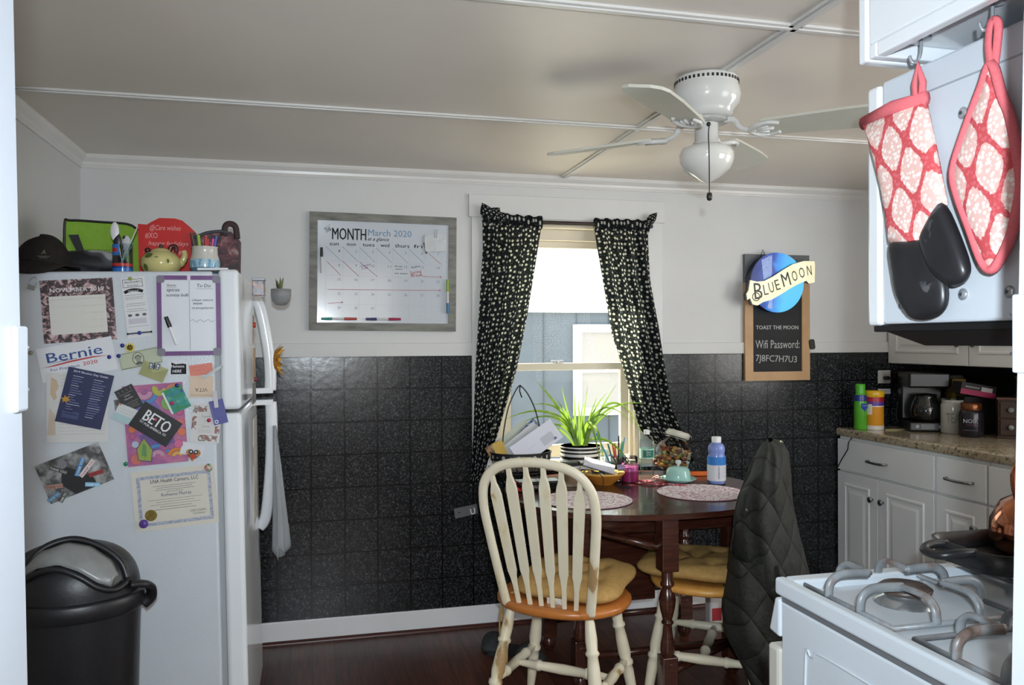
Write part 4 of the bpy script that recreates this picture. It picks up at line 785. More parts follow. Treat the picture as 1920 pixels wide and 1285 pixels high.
for a, b_ in (((1185, 662), (1370, 662)), ((285, 803), (1362, 790)), ((285, 930), (425, 919))):
    m.line([q(*a), q(*b_)], .002, RED, z); m.line([q(b_[0]-16, b_[1]-8), q(*b_), q(b_[0]-16, b_[1]+8)], .0018, RED, z)
m.build('printed_calendar', t)
def bm(name, label, cx, cy, ang, l, *c): 
    x, y = q(cx, cy); return marker(name, label, .3335+x, 0, 1.7075+y, ang, l, *c, yy=YB-.0215, group='dry-erase markers on the month board')
bm('dry_erase_marker', 'slim black-capped marker standing upright at the left of the month board', 226, 535, 90, .114, '#c9c9ca', '#121214')
bm('dry_erase_marker', 'white marker with teal and red ends at the foot of the month board', 384, 1068, 0, .155, '#c9c9ca', '#a83a2c', 0, '#1f7f74')
bm('dry_erase_marker', 'white marker with navy and crimson ends at the foot of the month board', 802, 1070, 0, .155, '#c9c9ca', '#9c2046', 0, '#2a2660')
bm('dry_erase_marker', 'upright marker with lime and blue ends on the right frame of the board', 1425, 855, 90, .155, '#c9c9ca', '#86a82a', 0, '#1c6a9a').location.y -= .008
bm('dry_erase_marker', 'thin grey pen tilted beside the clip at the top of the month board', 1208, 395, -75, .05, '#55565a', '#3c3d40').scale = (1, .6, .6)
x, y = q(1310, 350)
b = MB(); b.prism(rr(.105, .082, .012), 0, .012, noisy('white_cloth_eraser', [(.3, '#bcc0c2'), (.7, '#cdd0d2')], 40, rough=.8, bump=.4)); tag(b.build('cloth_eraser', mw=facing(.3335+x, YB-.0150, 1.7075+y, .05), bevel=.004), 'whitish folded cloth hanging at the upper right of the month board', 'cloth')
b = MB(); b.tube([(-.004, .03, 0), (-.004, -.01, 0), (.006, -.012, 0), (.006, .03, 0)], .0018, col('#b5b7ba', .3), 6); tag(b.build('hook', mw=facing(.3335+x, YB-.030, 1.7075+y+.035)), 'white hook holding the cloth on the month board', 'hook')
# ---------------------------------------------------------------- beer sign and chalkboard
t = thing('chalkboard', 'pine framed chalkboard with wifi password hanging under the lit sign', 'chalkboard', mw=facing(2.4045, YB-.002, 1.503, 0))
W_, H_, B_ = .385, .668, .047
m = MB()
for a in (((-W_/2, -H_/2), (W_/2, -H_/2), (W_/2-B_, -H_/2+B_), (-W_/2+B_, -H_/2+B_)), ((-W_/2, .185), (-W_/2+B_, .185), (-W_/2+B_, -H_/2+B_), (-W_/2, -H_/2)), ((W_/2, -H_/2), (W_/2, .185), (W_/2-B_, .185), (W_/2-B_, -H_/2+B_))): m.prism(a if a[1][1] < 0 or True else a, 0, .022, PINE)
m.build('frame', t, bevel=.003)
m = MB(); m.box(-W_/2, W_/2, .185, H_/2, 0, .02, noisy('sign_backing_grey', [(.3, '#55575a'), (.7, '#636568')], 6, rough=.5)); m.build('backing', t, bevel=.002)
m = MB(); m.rect(-W_/2+B_, -H_/2+B_, W_/2-B_, .185, noisy('chalk_slate', [(.4, '#161617'), (.7, '#232325')], 7, rough=.7), .012); m.build('slate', t)
m = MB(); CH = noisy('chalk_white', [(.3, '#8d8d8d'), (.6, '#c4c4c2')], 300, rough=.9); z = .0132
m.text('TOAST THE MOON', .002, -.062, .252, col('#bdbdbb', .7), z, h=.021, bold=.03); m.text('Wifi Password:', .004, -.163, .262, CH, z, h=.046, align='C'); m.text('7J8FC7H7U3', -.004, -.235, .245, CH, z, h=.036, rot=-.04)
m.build('chalk_writing', t)
t = thing('beer_sign', 'round lit blue sign with cream BLUE MOON banner above the chalkboard', 'sign', mw=facing(2.369, YB-.026, 1.685, 0))
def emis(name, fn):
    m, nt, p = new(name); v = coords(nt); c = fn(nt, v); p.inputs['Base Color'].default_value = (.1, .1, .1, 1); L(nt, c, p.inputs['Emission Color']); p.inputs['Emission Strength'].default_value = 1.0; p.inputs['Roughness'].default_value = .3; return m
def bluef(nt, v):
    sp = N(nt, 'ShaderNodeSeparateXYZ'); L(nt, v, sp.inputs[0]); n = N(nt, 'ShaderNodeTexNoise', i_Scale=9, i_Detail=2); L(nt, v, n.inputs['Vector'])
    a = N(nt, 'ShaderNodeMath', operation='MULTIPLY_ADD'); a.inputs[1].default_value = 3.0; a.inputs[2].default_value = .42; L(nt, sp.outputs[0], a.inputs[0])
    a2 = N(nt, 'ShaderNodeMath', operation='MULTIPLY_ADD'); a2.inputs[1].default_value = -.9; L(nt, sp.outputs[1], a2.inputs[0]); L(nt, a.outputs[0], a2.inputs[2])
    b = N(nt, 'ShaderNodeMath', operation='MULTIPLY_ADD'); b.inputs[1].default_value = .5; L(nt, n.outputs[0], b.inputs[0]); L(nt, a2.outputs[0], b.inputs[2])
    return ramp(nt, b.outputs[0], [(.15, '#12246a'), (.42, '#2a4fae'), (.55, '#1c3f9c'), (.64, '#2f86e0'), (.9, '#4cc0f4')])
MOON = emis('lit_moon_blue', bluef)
m = MB(); m.lathe([(.155, .0), (.157, .05)], col('#10141c', .35), 48); m.build('housing', t)
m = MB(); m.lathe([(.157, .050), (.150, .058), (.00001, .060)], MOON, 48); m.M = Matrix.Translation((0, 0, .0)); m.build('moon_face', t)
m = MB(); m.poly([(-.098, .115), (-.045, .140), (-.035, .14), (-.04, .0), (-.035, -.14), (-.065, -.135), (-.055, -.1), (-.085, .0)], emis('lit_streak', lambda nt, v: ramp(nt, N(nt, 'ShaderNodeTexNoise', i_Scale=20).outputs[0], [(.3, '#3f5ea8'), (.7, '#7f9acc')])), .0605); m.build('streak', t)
k_ = .000697
bo = [(145, 340), (200, 350), (262, 343), (330, 312), (420, 258), (500, 215), (590, 190), (680, 188), (686, 215), (682, 350), (640, 358), (618, 335), (540, 365), (470, 400), (400, 440), (320, 482), (250, 500), (205, 525), (165, 517), (143, 470), (122, 485), (115, 440), (132, 415)]
bl = [((a-400)*k_, (350-b_)*k_) for a, b_ in bo][::-1]
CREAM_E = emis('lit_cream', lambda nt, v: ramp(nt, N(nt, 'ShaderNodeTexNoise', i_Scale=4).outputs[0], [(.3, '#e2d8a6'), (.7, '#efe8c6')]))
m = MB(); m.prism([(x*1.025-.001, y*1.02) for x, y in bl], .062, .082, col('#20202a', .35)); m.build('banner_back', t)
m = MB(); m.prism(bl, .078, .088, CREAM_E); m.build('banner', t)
m = MB(); BK = col('#1a1512', .4)
for s, cx, cy, hh, w, ro in (('B', 213, 478, 128, 62, .1), ('L', 277, 446, 82, 34, .2), ('U', 325, 428, 82, 38, .25), ('E', 378, 408, 82, 34, .3), ('M', 452, 378, 106, 62, .3), ('O', 520, 340, 82, 42, .25), ('O', 580, 315, 82, 42, .22), ('N', 640, 296, 78, 36, .12)): m.text(s, (cx-400)*k_, (350-cy)*k_, w*k_*1.08, BK, .0886, h=hh*k_, rot=ro, bold=-.004 if s != 'M' else .01)
m.ring((190-400)*k_, (350-462)*k_, .018, .023, BK, .0888); m.build('lettering', t)
m = MB(); m.tube([(-.075, .135, .01), (-.06, .175, .01), (-.045, .14, .01)], .002, BLACKM, 6); m.build('hanger', t)
m = MB(); m.prism(rr(.03, .055, .012), 0, .03, BLACKP); tag(m.build('power_adapter', mw=facing(2.607, YB-.003, 1.36, .15), bevel=.004), 'small black power adapter beside the chalkboard frame', 'adapter')
# ---------------------------------------------------------------- outlets, wall hook rail
for z0, z1, lab in ((1.142, 1.214, 'upper white wall outlet above the counter with a black plug'), (1.083, 1.112, 'lower white wall plate just under the plugged outlet')):
    t = thing('wall_outlet', lab, 'outlet', (3.072, YB-.006, z0))
    m = MB(); m.box(-.04, .04, -.005, 0, 0, z1-z0, col('#cfcfcd', .4)); m.build('cover_plate', t, bevel=.002)
    m = MB(); m.box(-.014, .014, -.008, -.004, .008, z1-z0-.008, col('#b9b9b6', .4)); m.build('socket', t, bevel=.002)
t = thing('power_plug', 'black plug and cord in the outlet above the counter', 'plug', (3.07, YB-.014, 1.172))
m = MB(); m.box(-.012, .014, -.03, 0, -.01, .01, BLACKP); m.build('plug_body', t, bevel=.004)
m = MB(); m.tube(smoothpath([(.0, -.028, 0), (.03, -.04, -.01), (.06, -.04, -.08), (.05, -.03, -.2), (.06, -.04, -.255)], 6), .003, BLACKP, 6); m.build('cord', t)
t = thing('coat_hook', 'small metal wall plate with white hook on the dark tiles by the curtain', 'hook', mw=facing(.722, YB-.008, .563, .16))
m = MB(); m.prism(rr(.115, .048, .003), 0, .003, col('#7b7d80', .35, .6)); m.build('plate', t)
m = MB(); m.tube(smoothpath([(.02, .004, .003), (.02, .006, .02), (.02, -.012, .022), (.036, -.012, .022), (.038, .012, .02)], 5), .003, WHITE, 6); m.disc(-.035, .0, .004, BLACKM, .0034); m.build('hook_arm', t)
# ---------------------------------------------------------------- ceiling fan
FW = noisy('fan_white_enamel', [(.3, '#c9c8c4'), (.7, '#d1d0cc')], 3, rough=.12)
t = thing('ceiling_fan', 'white four-blade ceiling fan with globe light and pull chain', 'ceiling fan', (1.19, 2.29, ZC-.001))
m = MB(); m.lathe([(.075, 0), (.094, -.006), (.097, -.012), (.097, -.030)], FW, 40); m.lathe([(.097, -.030), (.102, -.045), (.104, -.065), (.098, -.088), (.084, -.104), (.080, -.112), (.078, -.122), (.062, -.128)], FW, 40); m.build('motor_housing', t)
m = MB()
for k in range(44):
    a = 2*PI*k/44; m.M = Matrix.Rotation(a, 4, 'Z'); m.box(.0955, .0985, -.0035, .0035, -.026, -.017, BLACKM)
m.build('vent_slots', t)
m = MB(); m.lathe([(.062, -.128), (.066, -.132), (.066, -.142), (.036, -.146)], col('#a8a7a3', .35), 32); m.build('flywheel', t)
m = MB(); m.lathe([(.036, -.145), (.036, -.200), (.041, -.203), (.041, -.212), (.052, -.216)], FW, 32); m.build('switch_housing', t)
GLOBE = noisy('globe_milk_glass', [(.3, '#d2d0ca'), (.7, '#dad8d2')], 3, rough=.05, coat=.6)
m = MB(); m.lathe([(.050, -.212), (.075, -.222), (.084, -.240), (.082, -.262), (.070, -.285), (.045, -.305), (.018, -.322), (.00001, -.330)], GLOBE, 40); m.build('light_globe', t)
BL = noisy('blade_off_white', [(.3, '#c2c1b4'), (.7, '#cbcabe')], 5, rough=.35)
for k, a in enumerate((45, 135, 225, 322)):
    A = Matrix.Rotation(math.radians(a), 4, 'Z')
    m = MB(); m.M = A @ Matrix.Translation((0, 0, -.172)) @ Matrix.Rotation(math.radians(-11), 4, 'X')
    o_ = [(.165, -.048), (.20, -.052), (.40, -.066), (.50, -.066), (.53, -.055), (.545, -.030), (.545, .030), (.53, .055), (.50, .066), (.40, .066), (.20, .052), (.165, .048)]
    m.prism(o_, -.004, .004, BL); m.build('blade', t, bevel=.002)
    m = MB(); m.M = A; m.tube(smoothpath([(.055, 0, -.137), (.085, 0, -.142), (.10, 0, -.165), (.125, 0, -.176), (.15, 0, -.178)], 5), [.010]*5+[.009]*5+[.008]*11, FW, 8)
    m.M = A @ Matrix.Translation((0, 0, -.172)) @ Matrix.Rotation(math.radians(-11), 4, 'X')
    for s in (-1, 1): m.tube(smoothpath([(.13, 0, -.008), (.15, s*.03, -.008), (.185, s*.042, -.007), (.215, s*.03, -.006)], 5), [.008]*8+[.006]*8, FW, 8); m.tube([(.15, s*.008, -.008), (.185, s*.018, -.008)], .005, FW, 6)
    m.tube([(.14, 0, -.008), (.20, 0, -.007)], .005, FW, 6); m.build('blade_iron', t)
m = MB(); m.ball((-.012, -.036, -.155), .007, col('#3a3733', .3, .6)); m.tube(smoothpath([(-.012, -.042, -.155), (-.026, -.062, -.19), (-.034, -.080, -.235), (-.034, -.082, -.30), (-.034, -.082, -.375)], 4), .0016, col('#3a3733', .3, .6), 6); m.build('pull_chain', t)
m = MB(); m.lathe([(.00001, -.398), (.007, -.395), (.009, -.385), (.007, -.374), (.00001, -.372)], col('#2a2624', .35), 14, (-.034, -.082, 0)); m.build('pull_knob', t)
# ---------------------------------------------------------------- table
TZ = .74
t = thing('dining_table', 'dark walnut oval drop-leaf dining table with turned legs under the window', 'table', (1.36, 3.27, 0))
def sup(a, b, n, k=72): return [(a*abs(math.cos(x))**(2/n)*(1 if math.cos(x) >= 0 else -1), b*abs(math.sin(x))**(2/n)*(1 if math.sin(x) >= 0 else -1)) for x in [2*PI*i/k for i in range(k)]]
m = MB(); m.prism(sup(.565, .50, 2.35), TZ-.022, TZ, WALNUT); m.build('tabletop', t, bevel=.006, seg=3)
m = MB(); m.box(-.36, .36, -.26, -.24, .62, TZ-.022, WALNUT); m.box(-.36, .36, .24, .26, .62, TZ-.022, WALNUT); m.box(-.36, -.34, -.24, .24, .62, TZ-.022, WALNUT); m.box(.34, .36, -.24, .24, .62, TZ-.022, WALNUT); m.build('apron', t)
m = MB(); m.box(-.48, .05, -.085, -.067, .29, .70, WALNUT); m.build('leaf_panel', t, bevel=.003)
LEGP = [(0, .018), (.04, .030), (.09, .034), (.10, .026), (.13, .020), (.16, .026), (.20, .030), (.26, .028), (.36, .020), (.44, .017), (.455, .024), (.47, .024), (.485, .018), (.52, .022), (.60, .030), (.68, .034), (.74, .028), (.79, .019), (.81, .028), (.83, .028), (.85, .022), (1, .024)]
def tleg(x, y, zt=.716):
    m = MB(); m.box(x-.033, x+.033, y-.033, y+.033, .52, zt, WALNUT); m.lathe([(r*.95, z*.40+.14) for z, r in LEGP if z > .0], WALNUT, 20, (x, y, 0)); m.box(x-.03, x+.03, y-.03, y+.03, .06, .20, WALNUT); m.lathe([(.018, 0), (.03, .02), (.032, .045), (.02, .062)], WALNUT, 18, (x, y, 0)); m.build('leg', t, bevel=.003)
for x, y in ((-.065, -.455), (.33, -.22), (-.33, -.22), (.33, .22), (-.33, .22)): tleg(x, y)
m = MB(); m.tube([(-.33, -.22, .13), (.33, -.22, .13)], .016, WALNUT, 8); m.build("stretcher", t); m = MB(); m.tube([(-.33, .22, .13), (.33, .22, .13)], .016, WALNUT, 8); m.build("stretcher", t)
m = MB()
m.tube([(-.065, -.455, .13), (.33, -.22, .13)], .015, WALNUT, 8); m.build("gate_rail", t); m = MB(); m.tube([(-.065, -.455, .60), (-.33, -.22, .64)], .018, WALNUT, 4)
m.build('gate_rail', t)
# ---------------------------------------------------------------- chairs
def tleg2(m, p0, p1): m.turned(p0, p1, [(0, .012), (.04, .017), (.16, .021), (.24, .019), (.255, .024), (.27, .024), (.285, .018), (.36, .021), (.50, .024), (.56, .019), (.575, .025), (.60, .025), (.615, .019), (.66, .021), (.80, .019), (1, .014)], CREAM, 14)
def windsor(label, loc, rz, seatmat, rail=CREAM):
    t = thing('windsor_chair', label, 'chair', loc, rz, 'windsor chairs at the table')
    pts = []
    for k in range(64):
        a = 2*PI*k/64; x, y = math.cos(a), math.sin(a); r = .242
        w = r*(1.0 if y > -.2 else 1.0-.10*(-y-.2)); pts.append((w*math.copysign(abs(x)**.85, x), .205*math.copysign(abs(y)**.85, y)+.01*(y > 0)))
    m = MB(); n = 64
    rings = [(.97, .438), (1.0, .446), (1.0, .458), (.97, .466), (.80, .466), (.5, .458), (.2, .456)]
    vs = [(x*s, y*s, z) for s, z in rings for x, y in pts]
    m.add(vs, [(j*n+i, j*n+(i+1) % n, (j+1)*n+(i+1) % n, (j+1)*n+i) for j in range(len(rings)-1) for i in range(n)]+[tuple(range(n))[::-1], tuple(range(6*n, 7*n))], seatmat, True); m.build('seat', t)
    yb = lambda z: -.155-(z-.46)*.23
    B = smoothpath([(x, yb(z), z) for x, z in ((-.155, .452), (-.172, .56), (-.192, .70), (-.204, .82), (-.188, .905), (-.125, .960), (0, .98), (.125, .960), (.188, .905), (.204, .82), (.192, .70), (.172, .56), (.155, .452))], 8)
    m = MB(); m.tube(B, .0155, rail, 8, flat=(.75, 1.15)); m.build('back_bow', t)
    def bowz(x):
        for a, b_ in zip(B[20:], B[21:]):
            if (a.x-x)*(b_.x-x) <= 0: return a.z+(b_.z-a.z)*((x-a.x)/(b_.x-a.x+1e-9))
        return .96
    for k in range(6):
        x0 = -.105+.042*k; x1 = x0*1.52; z1 = bowz(x1)-.008; p0 = Vector((x0, yb(.46)+.0, .455)); p1 = Vector((x1, yb(z1), z1)); d = p1-p0; sx = Vector((1, 0, -d.x/d.z)).normalized(); ny = d.cross(sx).normalized()
        pr = [(0, .007), (.16, .0075), (.23, .012), (.27, .0165), (.84, .0200), (.88, .017), (.93, .009), (1, .007)]; vs = []; 
        for t_, w in pr:
            c = p0+d*t_; th = .0065 if w < .01 else .005
            vs += [c-sx*w-ny*th, c+sx*w-ny*th, c+sx*w+ny*th, c-sx*w+ny*th]
        k8 = len(pr); m = MB(); m.add(vs, [(4*j+a, 4*j+(a+1) % 4, 4*j+4+(a+1) % 4, 4*j+4+a) for j in range(k8-1) for a in range(4)]+[(3, 2, 1, 0), (4*k8-4, 4*k8-3, 4*k8-2, 4*k8-1)], CREAM); m.build('spindle', t, bevel=.0018)
    P = {}
    for sx in (-1, 1):
        for sy in (-1, 1):
            a = Vector((sx*.145, sy*.135, .442)); b = Vector((sx*.215, sy*.20-(.02 if sy < 0 else -.0), 0)); P[sx, sy] = (a, b); m = MB(); tleg2(m, a, b); m.build('leg', t)
    f = lambda q_, z: q_[0]+(q_[1]-q_[0])*((.442-z)/.442)
    SP = [(0, .010), (.10, .013), (.22, .017), (.235, .020), (.26, .020), (.275, .016), (.5, .019), (.725, .016), (.74, .020), (.765, .020), (.78, .017), (.90, .013), (1, .010)]
    mids = []
    for sx in (-1, 1):
        a = f(P[sx, -1], .19); b = f(P[sx, 1], .19); mids.append((a+b)/2); m = MB(); m.turned(a, b, SP, CREAM, 12); m.build('stretcher', t)
    m = MB(); m.turned(mids[0], mids[1], SP, CREAM, 12); m.build('stretcher', t)
    return t
c1 = windsor('cream windsor chair with warm brown seat, its back to the camera', (.885, 2.815, 0), math.radians(-38), OAK)
c2 = windsor('cream windsor chair with light oak seat under the dark coat', (1.515, 2.925, 0), math.radians(55), OAKL)
def cushion(label, loc, rz, rx=.205, ry=.19, h=.040, tilt=0):
    t = thing('chair_cushion', label, 'cushion', loc, rz, 'tan tufted seat cushions'); t.rotation_euler = (tilt, 0, rz)
    tuft = [(-.08, .06), (.08, .06), (0, -.01), (-.09, -.08), (.09, -.08), (0, .12)]
    def fn(u, v):
        a = 2*PI*u; s = math.sin(PI*v); r_ = s**.45; n_ = 3.3; cx, sy = math.cos(a), math.sin(a)
        k = 1/((abs(cx)**n_+abs(sy)**n_)**(1/n_)); sc = 1-.045*math.cos(4*a)
        if v > .5: r_ = min(1, r_)
        x = rx*k*cx*r_*sc; y = ry*k*sy*r_*sc; rr0 = r_
        z = -math.cos(PI*v); z = math.copysign(abs(z)**.75, z)*h*(1-.15*rr0) if rr0 < .999 else z*h
        if v > .5:
            z = h*(1-rr0**5)**.6 if rr0 < 1 else 0
            for p in tuft: d2 = (x-p[0])**2+(y-p[1])**2; z -= .022*math.exp(-d2/.0007)+.006*math.exp(-d2/.004)
            z += .004*math.sin(60*x+20*y)*rr0
        else: z = -h*.8*(1-rr0**6)**.5 if rr0 < 1 else 0
        return (x, y, z+h)
    m = MB(); m.grid(fn, 56, 40, CUSH, True); m.build('padding', t)
    m = MB()
    for p in tuft: m.ball((p[0], p[1], h*2-.027), (.006, .006, .003), CUSH, 8, 5)
    m.build('tuft_buttons', t); return t
k1 = cushion('tan tufted cushion on the warm brown seat behind the chair spindles', (.955, 2.875, .462), math.radians(-38), tilt=math.radians(5))
m = MB(); m.box(-.028, .028, -.003, .0, -.012, .014, col('#d8d6d0', .7)); 
for j in range(3): m.box(-.018, .02-.008*j, -.0035, -.003, -.006+.006*j, -.0045+.006*j, col('#77756f', .7))
m.build('care_label', k1, loc=(-.01, -.196, .022))
m = MB(); m.tube(smoothpath([(-.17, -.14, .02), (-.225, -.16, .0), (-.23, -.16, -.08), (-.222, -.158, -.20), (-.228, -.16, -.30)], 5), .004, CUSH, 6); m.tube(smoothpath([(-.17, -.14, .02), (-.215, -.17, .0), (-.24, -.172, -.1), (-.235, -.17, -.26)], 5), .004, CUSH, 6); m.build('tie', k1)
cushion('tan tufted cushion on the light oak seat beside the dark coat', (1.48, 2.95, .462), math.radians(52), rx=.20, ry=.215, h=.040)
# ---------------------------------------------------------------- quilted coat over the second chair
def coat_mat():
    m, nt, p = new('coat_quilted_olive_black'); v = coords(nt)
    sp = N(nt, 'ShaderNodeSeparateXYZ'); L(nt, v, sp.inputs[0])
    n = N(nt, 'ShaderNodeTexNoise', i_Scale=300, i_Detail=2); L(nt, v, n.inputs['Vector']); L(nt, ramp(nt, n.outputs[0], [(.3, '#282926'), (.7, '#32332f')]), p.inputs['Base Color'])
    p.inputs['Roughness'].default_value = .7; p.inputs['Specular IOR Level'].default_value = .25
    def w(a, b):
        x = N(nt, 'ShaderNodeMath', operation='MULTIPLY'); x.inputs[1].default_value = a; L(nt, sp.outputs[0], x.inputs[0])
        y = N(nt, 'ShaderNodeMath', operation='MULTIPLY_ADD'); y.inputs[1].default_value = b; L(nt, sp.outputs[2], y.inputs[0]); L(nt, x.outputs[0], y.inputs[2])
        s = N(nt, 'ShaderNodeMath', operation='SINE'); L(nt, y.outputs[0], s.inputs[0]); a_ = N(nt, 'ShaderNodeMath', operation='ABSOLUTE'); L(nt, s.outputs[0], a_.inputs[0]); q_ = N(nt, 'ShaderNodeMath', operation='POWER'); q_.inputs[1].default_value = .35; L(nt, a_.outputs[0], q_.inputs[0]); return q_.outputs[0]
    mu = N(nt, 'ShaderNodeMath', operation='MULTIPLY'); L(nt, w(24, 19), mu.inputs[0]); L(nt, w(-24, 19), mu.inputs[1])
    n2 = N(nt, 'ShaderNodeTexNoise', i_Scale=45, i_Detail=3); L(nt, v, n2.inputs['Vector']); ad = N(nt, 'ShaderNodeMath', operation='MULTIPLY_ADD'); ad.inputs[1].default_value = .35; L(nt, n2.outputs[0], ad.inputs[0]); L(nt, mu.outputs[0], ad.inputs[2])
    b = N(nt, 'ShaderNodeBump', i_Strength=1.0, i_Distance=.016); L(nt, ad.outputs[0], b.inputs['Height']); L(nt, b.outputs[0], p.inputs['Normal']); return m
COAT = coat_mat()
lv = [(1.006, 1.70, 1.72), (.995, 1.680, 1.755), (.952, 1.655, 1.780), (.892, 1.634, 1.786), (.832, 1.598, 1.792), (.752, 1.58, 1.799), (.651, 1.575, 1.817), (.531, 1.552, 1.854), (.431, 1.529, 1.882), (.33, 1.538, 1.893), (.181, 1.605, 1.905), (.03, 1.68, 1.905)]
ct = thing('coat', 'dark olive quilted hooded coat draped over the back of the second chair', 'coat', (1.675, 2.745, 0)); RL = Vector((.97, -.24, 0)); RD_ = Vector((.55, .835, 0))
def coatf(u, v):
    z = 1.006+(.03-1.006)*v; tb = sorted(lv); lo = interp([(a[1], a[0]) for a in lv], z)-1.70; hi = interp([(a[2], a[0]) for a in lv], z)-1.70
    c = (lo+hi)/2; w = (hi-lo)/2; a = 2*PI*u; dep = .07+.20*min(1, v*9)**.5-.05*v
    f = 1+.05*math.sin(5*a+7*v)+.035*math.sin(9*a-11*v)
    p = RL*(c+w*math.cos(a)*(1+.02*math.sin(7*v*3)))+RD_*(dep*math.sin(a)*f)
    return (p.x, p.y, z+.010*math.sin(3*a+9*v)*min(1, v*6))
m = MB(); m.grid(coatf, 72, 70, COAT, True); m.build('shell', ct)
m = MB(); m.tube([coatf(.53, v/14) for v in range(0, 14)], .007, COAT, 6); m.tube([tuple(Vector(coatf(.80, .42+v/24))+Vector((-.002, -.012, 0))) for v in range(0, 12)], .006, COAT, 6); m.build('zip_edge', ct)
def coat2(u, v):   # front panel hanging lower left
    p = Vector(coatf(.56+.2*u, .40+.56*v)); n = (RL*-1*math.cos(.6)-RD_*.8); return tuple(p+n*(.012+.018*math.sin(PI*u))*(1-.2*v))
m = MB(); m.grid(coat2, 20, 30, COAT); m.build('front_panel', ct)
m = MB(); p = Vector(coatf(.66, .235)); 
for dz in (0,): m.M = Matrix.Translation(p+Vector((-.01, -.012, 0))) @ RX90; m.lathe([(.006, 0), (.006, .003), (.003, .004)], col('#6a6a66', .3, .7), 12)
m.build('snap_button', ct)
# ---------------------------------------------------------------- placemats
def placemat_mat():
    m, nt, p = new('placemat_pink_woven'); v = coords(nt)
    vo = N(nt, 'ShaderNodeTexVoronoi', feature='DISTANCE_TO_EDGE', i_Scale=34); L(nt, v, vo.inputs['Vector'])
    w = N(nt, 'ShaderNodeTexVoronoi', feature='DISTANCE_TO_EDGE', i_Scale=75); L(nt, v, w.inputs['Vector'])
    c1_ = ramp(nt, vo.outputs['Distance'], [(.04, '#d3a8b4'), (.09, '#ffffff')]); c2_ = ramp(nt, w.outputs['Distance'], [(.05, '#cfaab4'), (.12, '#ffffff')])
    mx = N(nt, 'ShaderNodeMix', data_type='RGBA', blend_type='MULTIPLY'); mx.inputs['Factor'].default_value = .8; L(nt, c1_, mx.inputs['A']); L(nt, c2_, mx.inputs['B']); L(nt, mx.outputs['Result'], p.inputs['Base Color']); p.inputs['Roughness'].default_value = .7; return m
PM = placemat_mat(); PMR = noisy('placemat_rim', [(.3, '#a8808a'), (.7, '#b58d96')], 60, rough=.8)
for x, y, a, lab in ((1.075, 3.10, .183, 'round pale pink placemat nearer the chair back'), (1.595, 3.125, .185, 'round pale pink placemat beside the blue drink bottle')):
    t = thing('placemat', lab, 'placemat', (x, y, TZ+.001), group='round pink placemats')
    m = MB(); m.lathe([(a-.004, 0), (a+.002, .001), (a+.001, .0035), (a-.004, .0034)], PMR, 48, caps=False); m.build('rim', t)
    m = MB(); m.lathe([(a, .0035), (.00001, .0042)], PM, 48); m.build('woven_centre', t)
# ---------------------------------------------------------------- things on the table
# wire basket full of mail
bx_, by_ = .905, 3.50
t = thing('wire_basket', 'black wire basket with tall peaked handle full of mail', 'basket', (bx_, by_, TZ+.002))
m = MB()
def ringp(r, z, n=36): return [(r*math.cos(2*PI*k/n), r*.8*math.sin(2*PI*k/n), z) for k in range(n)]
m.tube(ringp(.137, .148), .0035, BLACKM, 6, True); m.tube(ringp(.134, .118), .003, BLACKM, 6, True); m.tube(ringp(.075, .012), .003, BLACKM, 6, True); m.tube(ringp(.11, .06), .002, BLACKM, 6, True)
m.grid(lambda u, v: (.1355*math.cos(2*PI*u), .1355*.8*math.sin(2*PI*u), .118+.03*v), 48, 2, BLACKM, True)
for k in range(22):
    a = 2*PI*k/22; m.tube([(.134*math.cos(a), .107*math.sin(a), .118), (.108*math.cos(a+.15), .087*math.sin(a+.15), .06), (.075*math.cos(a), .06*math.sin(a), .012)], .0018, BLACKM, 5)
m.build('wire_body', t)
m = MB()
for k in range(24): a = 2*PI*k/24; m.M = Matrix.Translation((.1375*math.cos(a), .110*math.sin(a), .133)) @ Matrix.Rotation(a+PI/2, 4, 'Z') @ RX90; m.disc(0, 0, .0085 if k % 2 else .004, col('#a9aaa8', .4), .001, n=12)
m.build('punched_band', t)
m = MB(); m.tube(smoothpath([(-.085, 0, .14), (-.078, 0, .24), (-.055, 0, .35), (-.02, 0, .425), (-.002, 0, .445)], 6), .003, BLACKM, 6); m.tube(smoothpath([(.10, 0, .14), (.09, 0, .24), (.065, 0, .34), (.03, 0, .41), (-.002, 0, .445)], 6), .003, BLACKM, 6); m.tube([(-.002, 0, .445), (-.006, -.006, .42), (.004, -.006, .39)], .003, BLACKM, 6); m.build('handle', t)
def sheet(name, label, x, y, z, w, h, rx, ry, rz, mat, t_=.002, cat='envelope', deco=None, grp='mail in the wire basket'):
    q_ = MB(); q_.prism([(w/2, h/2), (-w/2, h/2), (-w/2, -h/2), (w/2, -h/2)], 0, t_, mat)
    if deco: deco(q_, t_)
    M = Matrix.Translation((x, y, z)) @ Matrix.Rotation(rz, 4, 'Z') @ RX90 @ Matrix.Rotation(rx, 4, 'X') @ Matrix.Rotation(ry, 4, 'Z'); return tag(q_.build(name, mw=M), label, cat, grp)
def env(q_, t_): q_.rect(.02, -.035, .085, .005, col('#b3b7c0', .4), t_+.0004); q_.rect(.076, -.038, .09, -.028, col('#2f4f92', .5), t_+.0004); scrib(q_, -.06, -.0, -.005, 1, col('#8d8d95', .6), z=t_+.0004)
LW = col('#cdcfda', .7)
sheet('envelope', 'large white envelope in front in the wire basket', .965, 3.455, .935, .235, .10, -.35, .56, .0, LW, deco=env)
sheet('envelope', 'second white envelope leaning behind the front one', .925, 3.49, .925, .22, .11, -.3, .62, .05, col('#c2c4c6', .7))
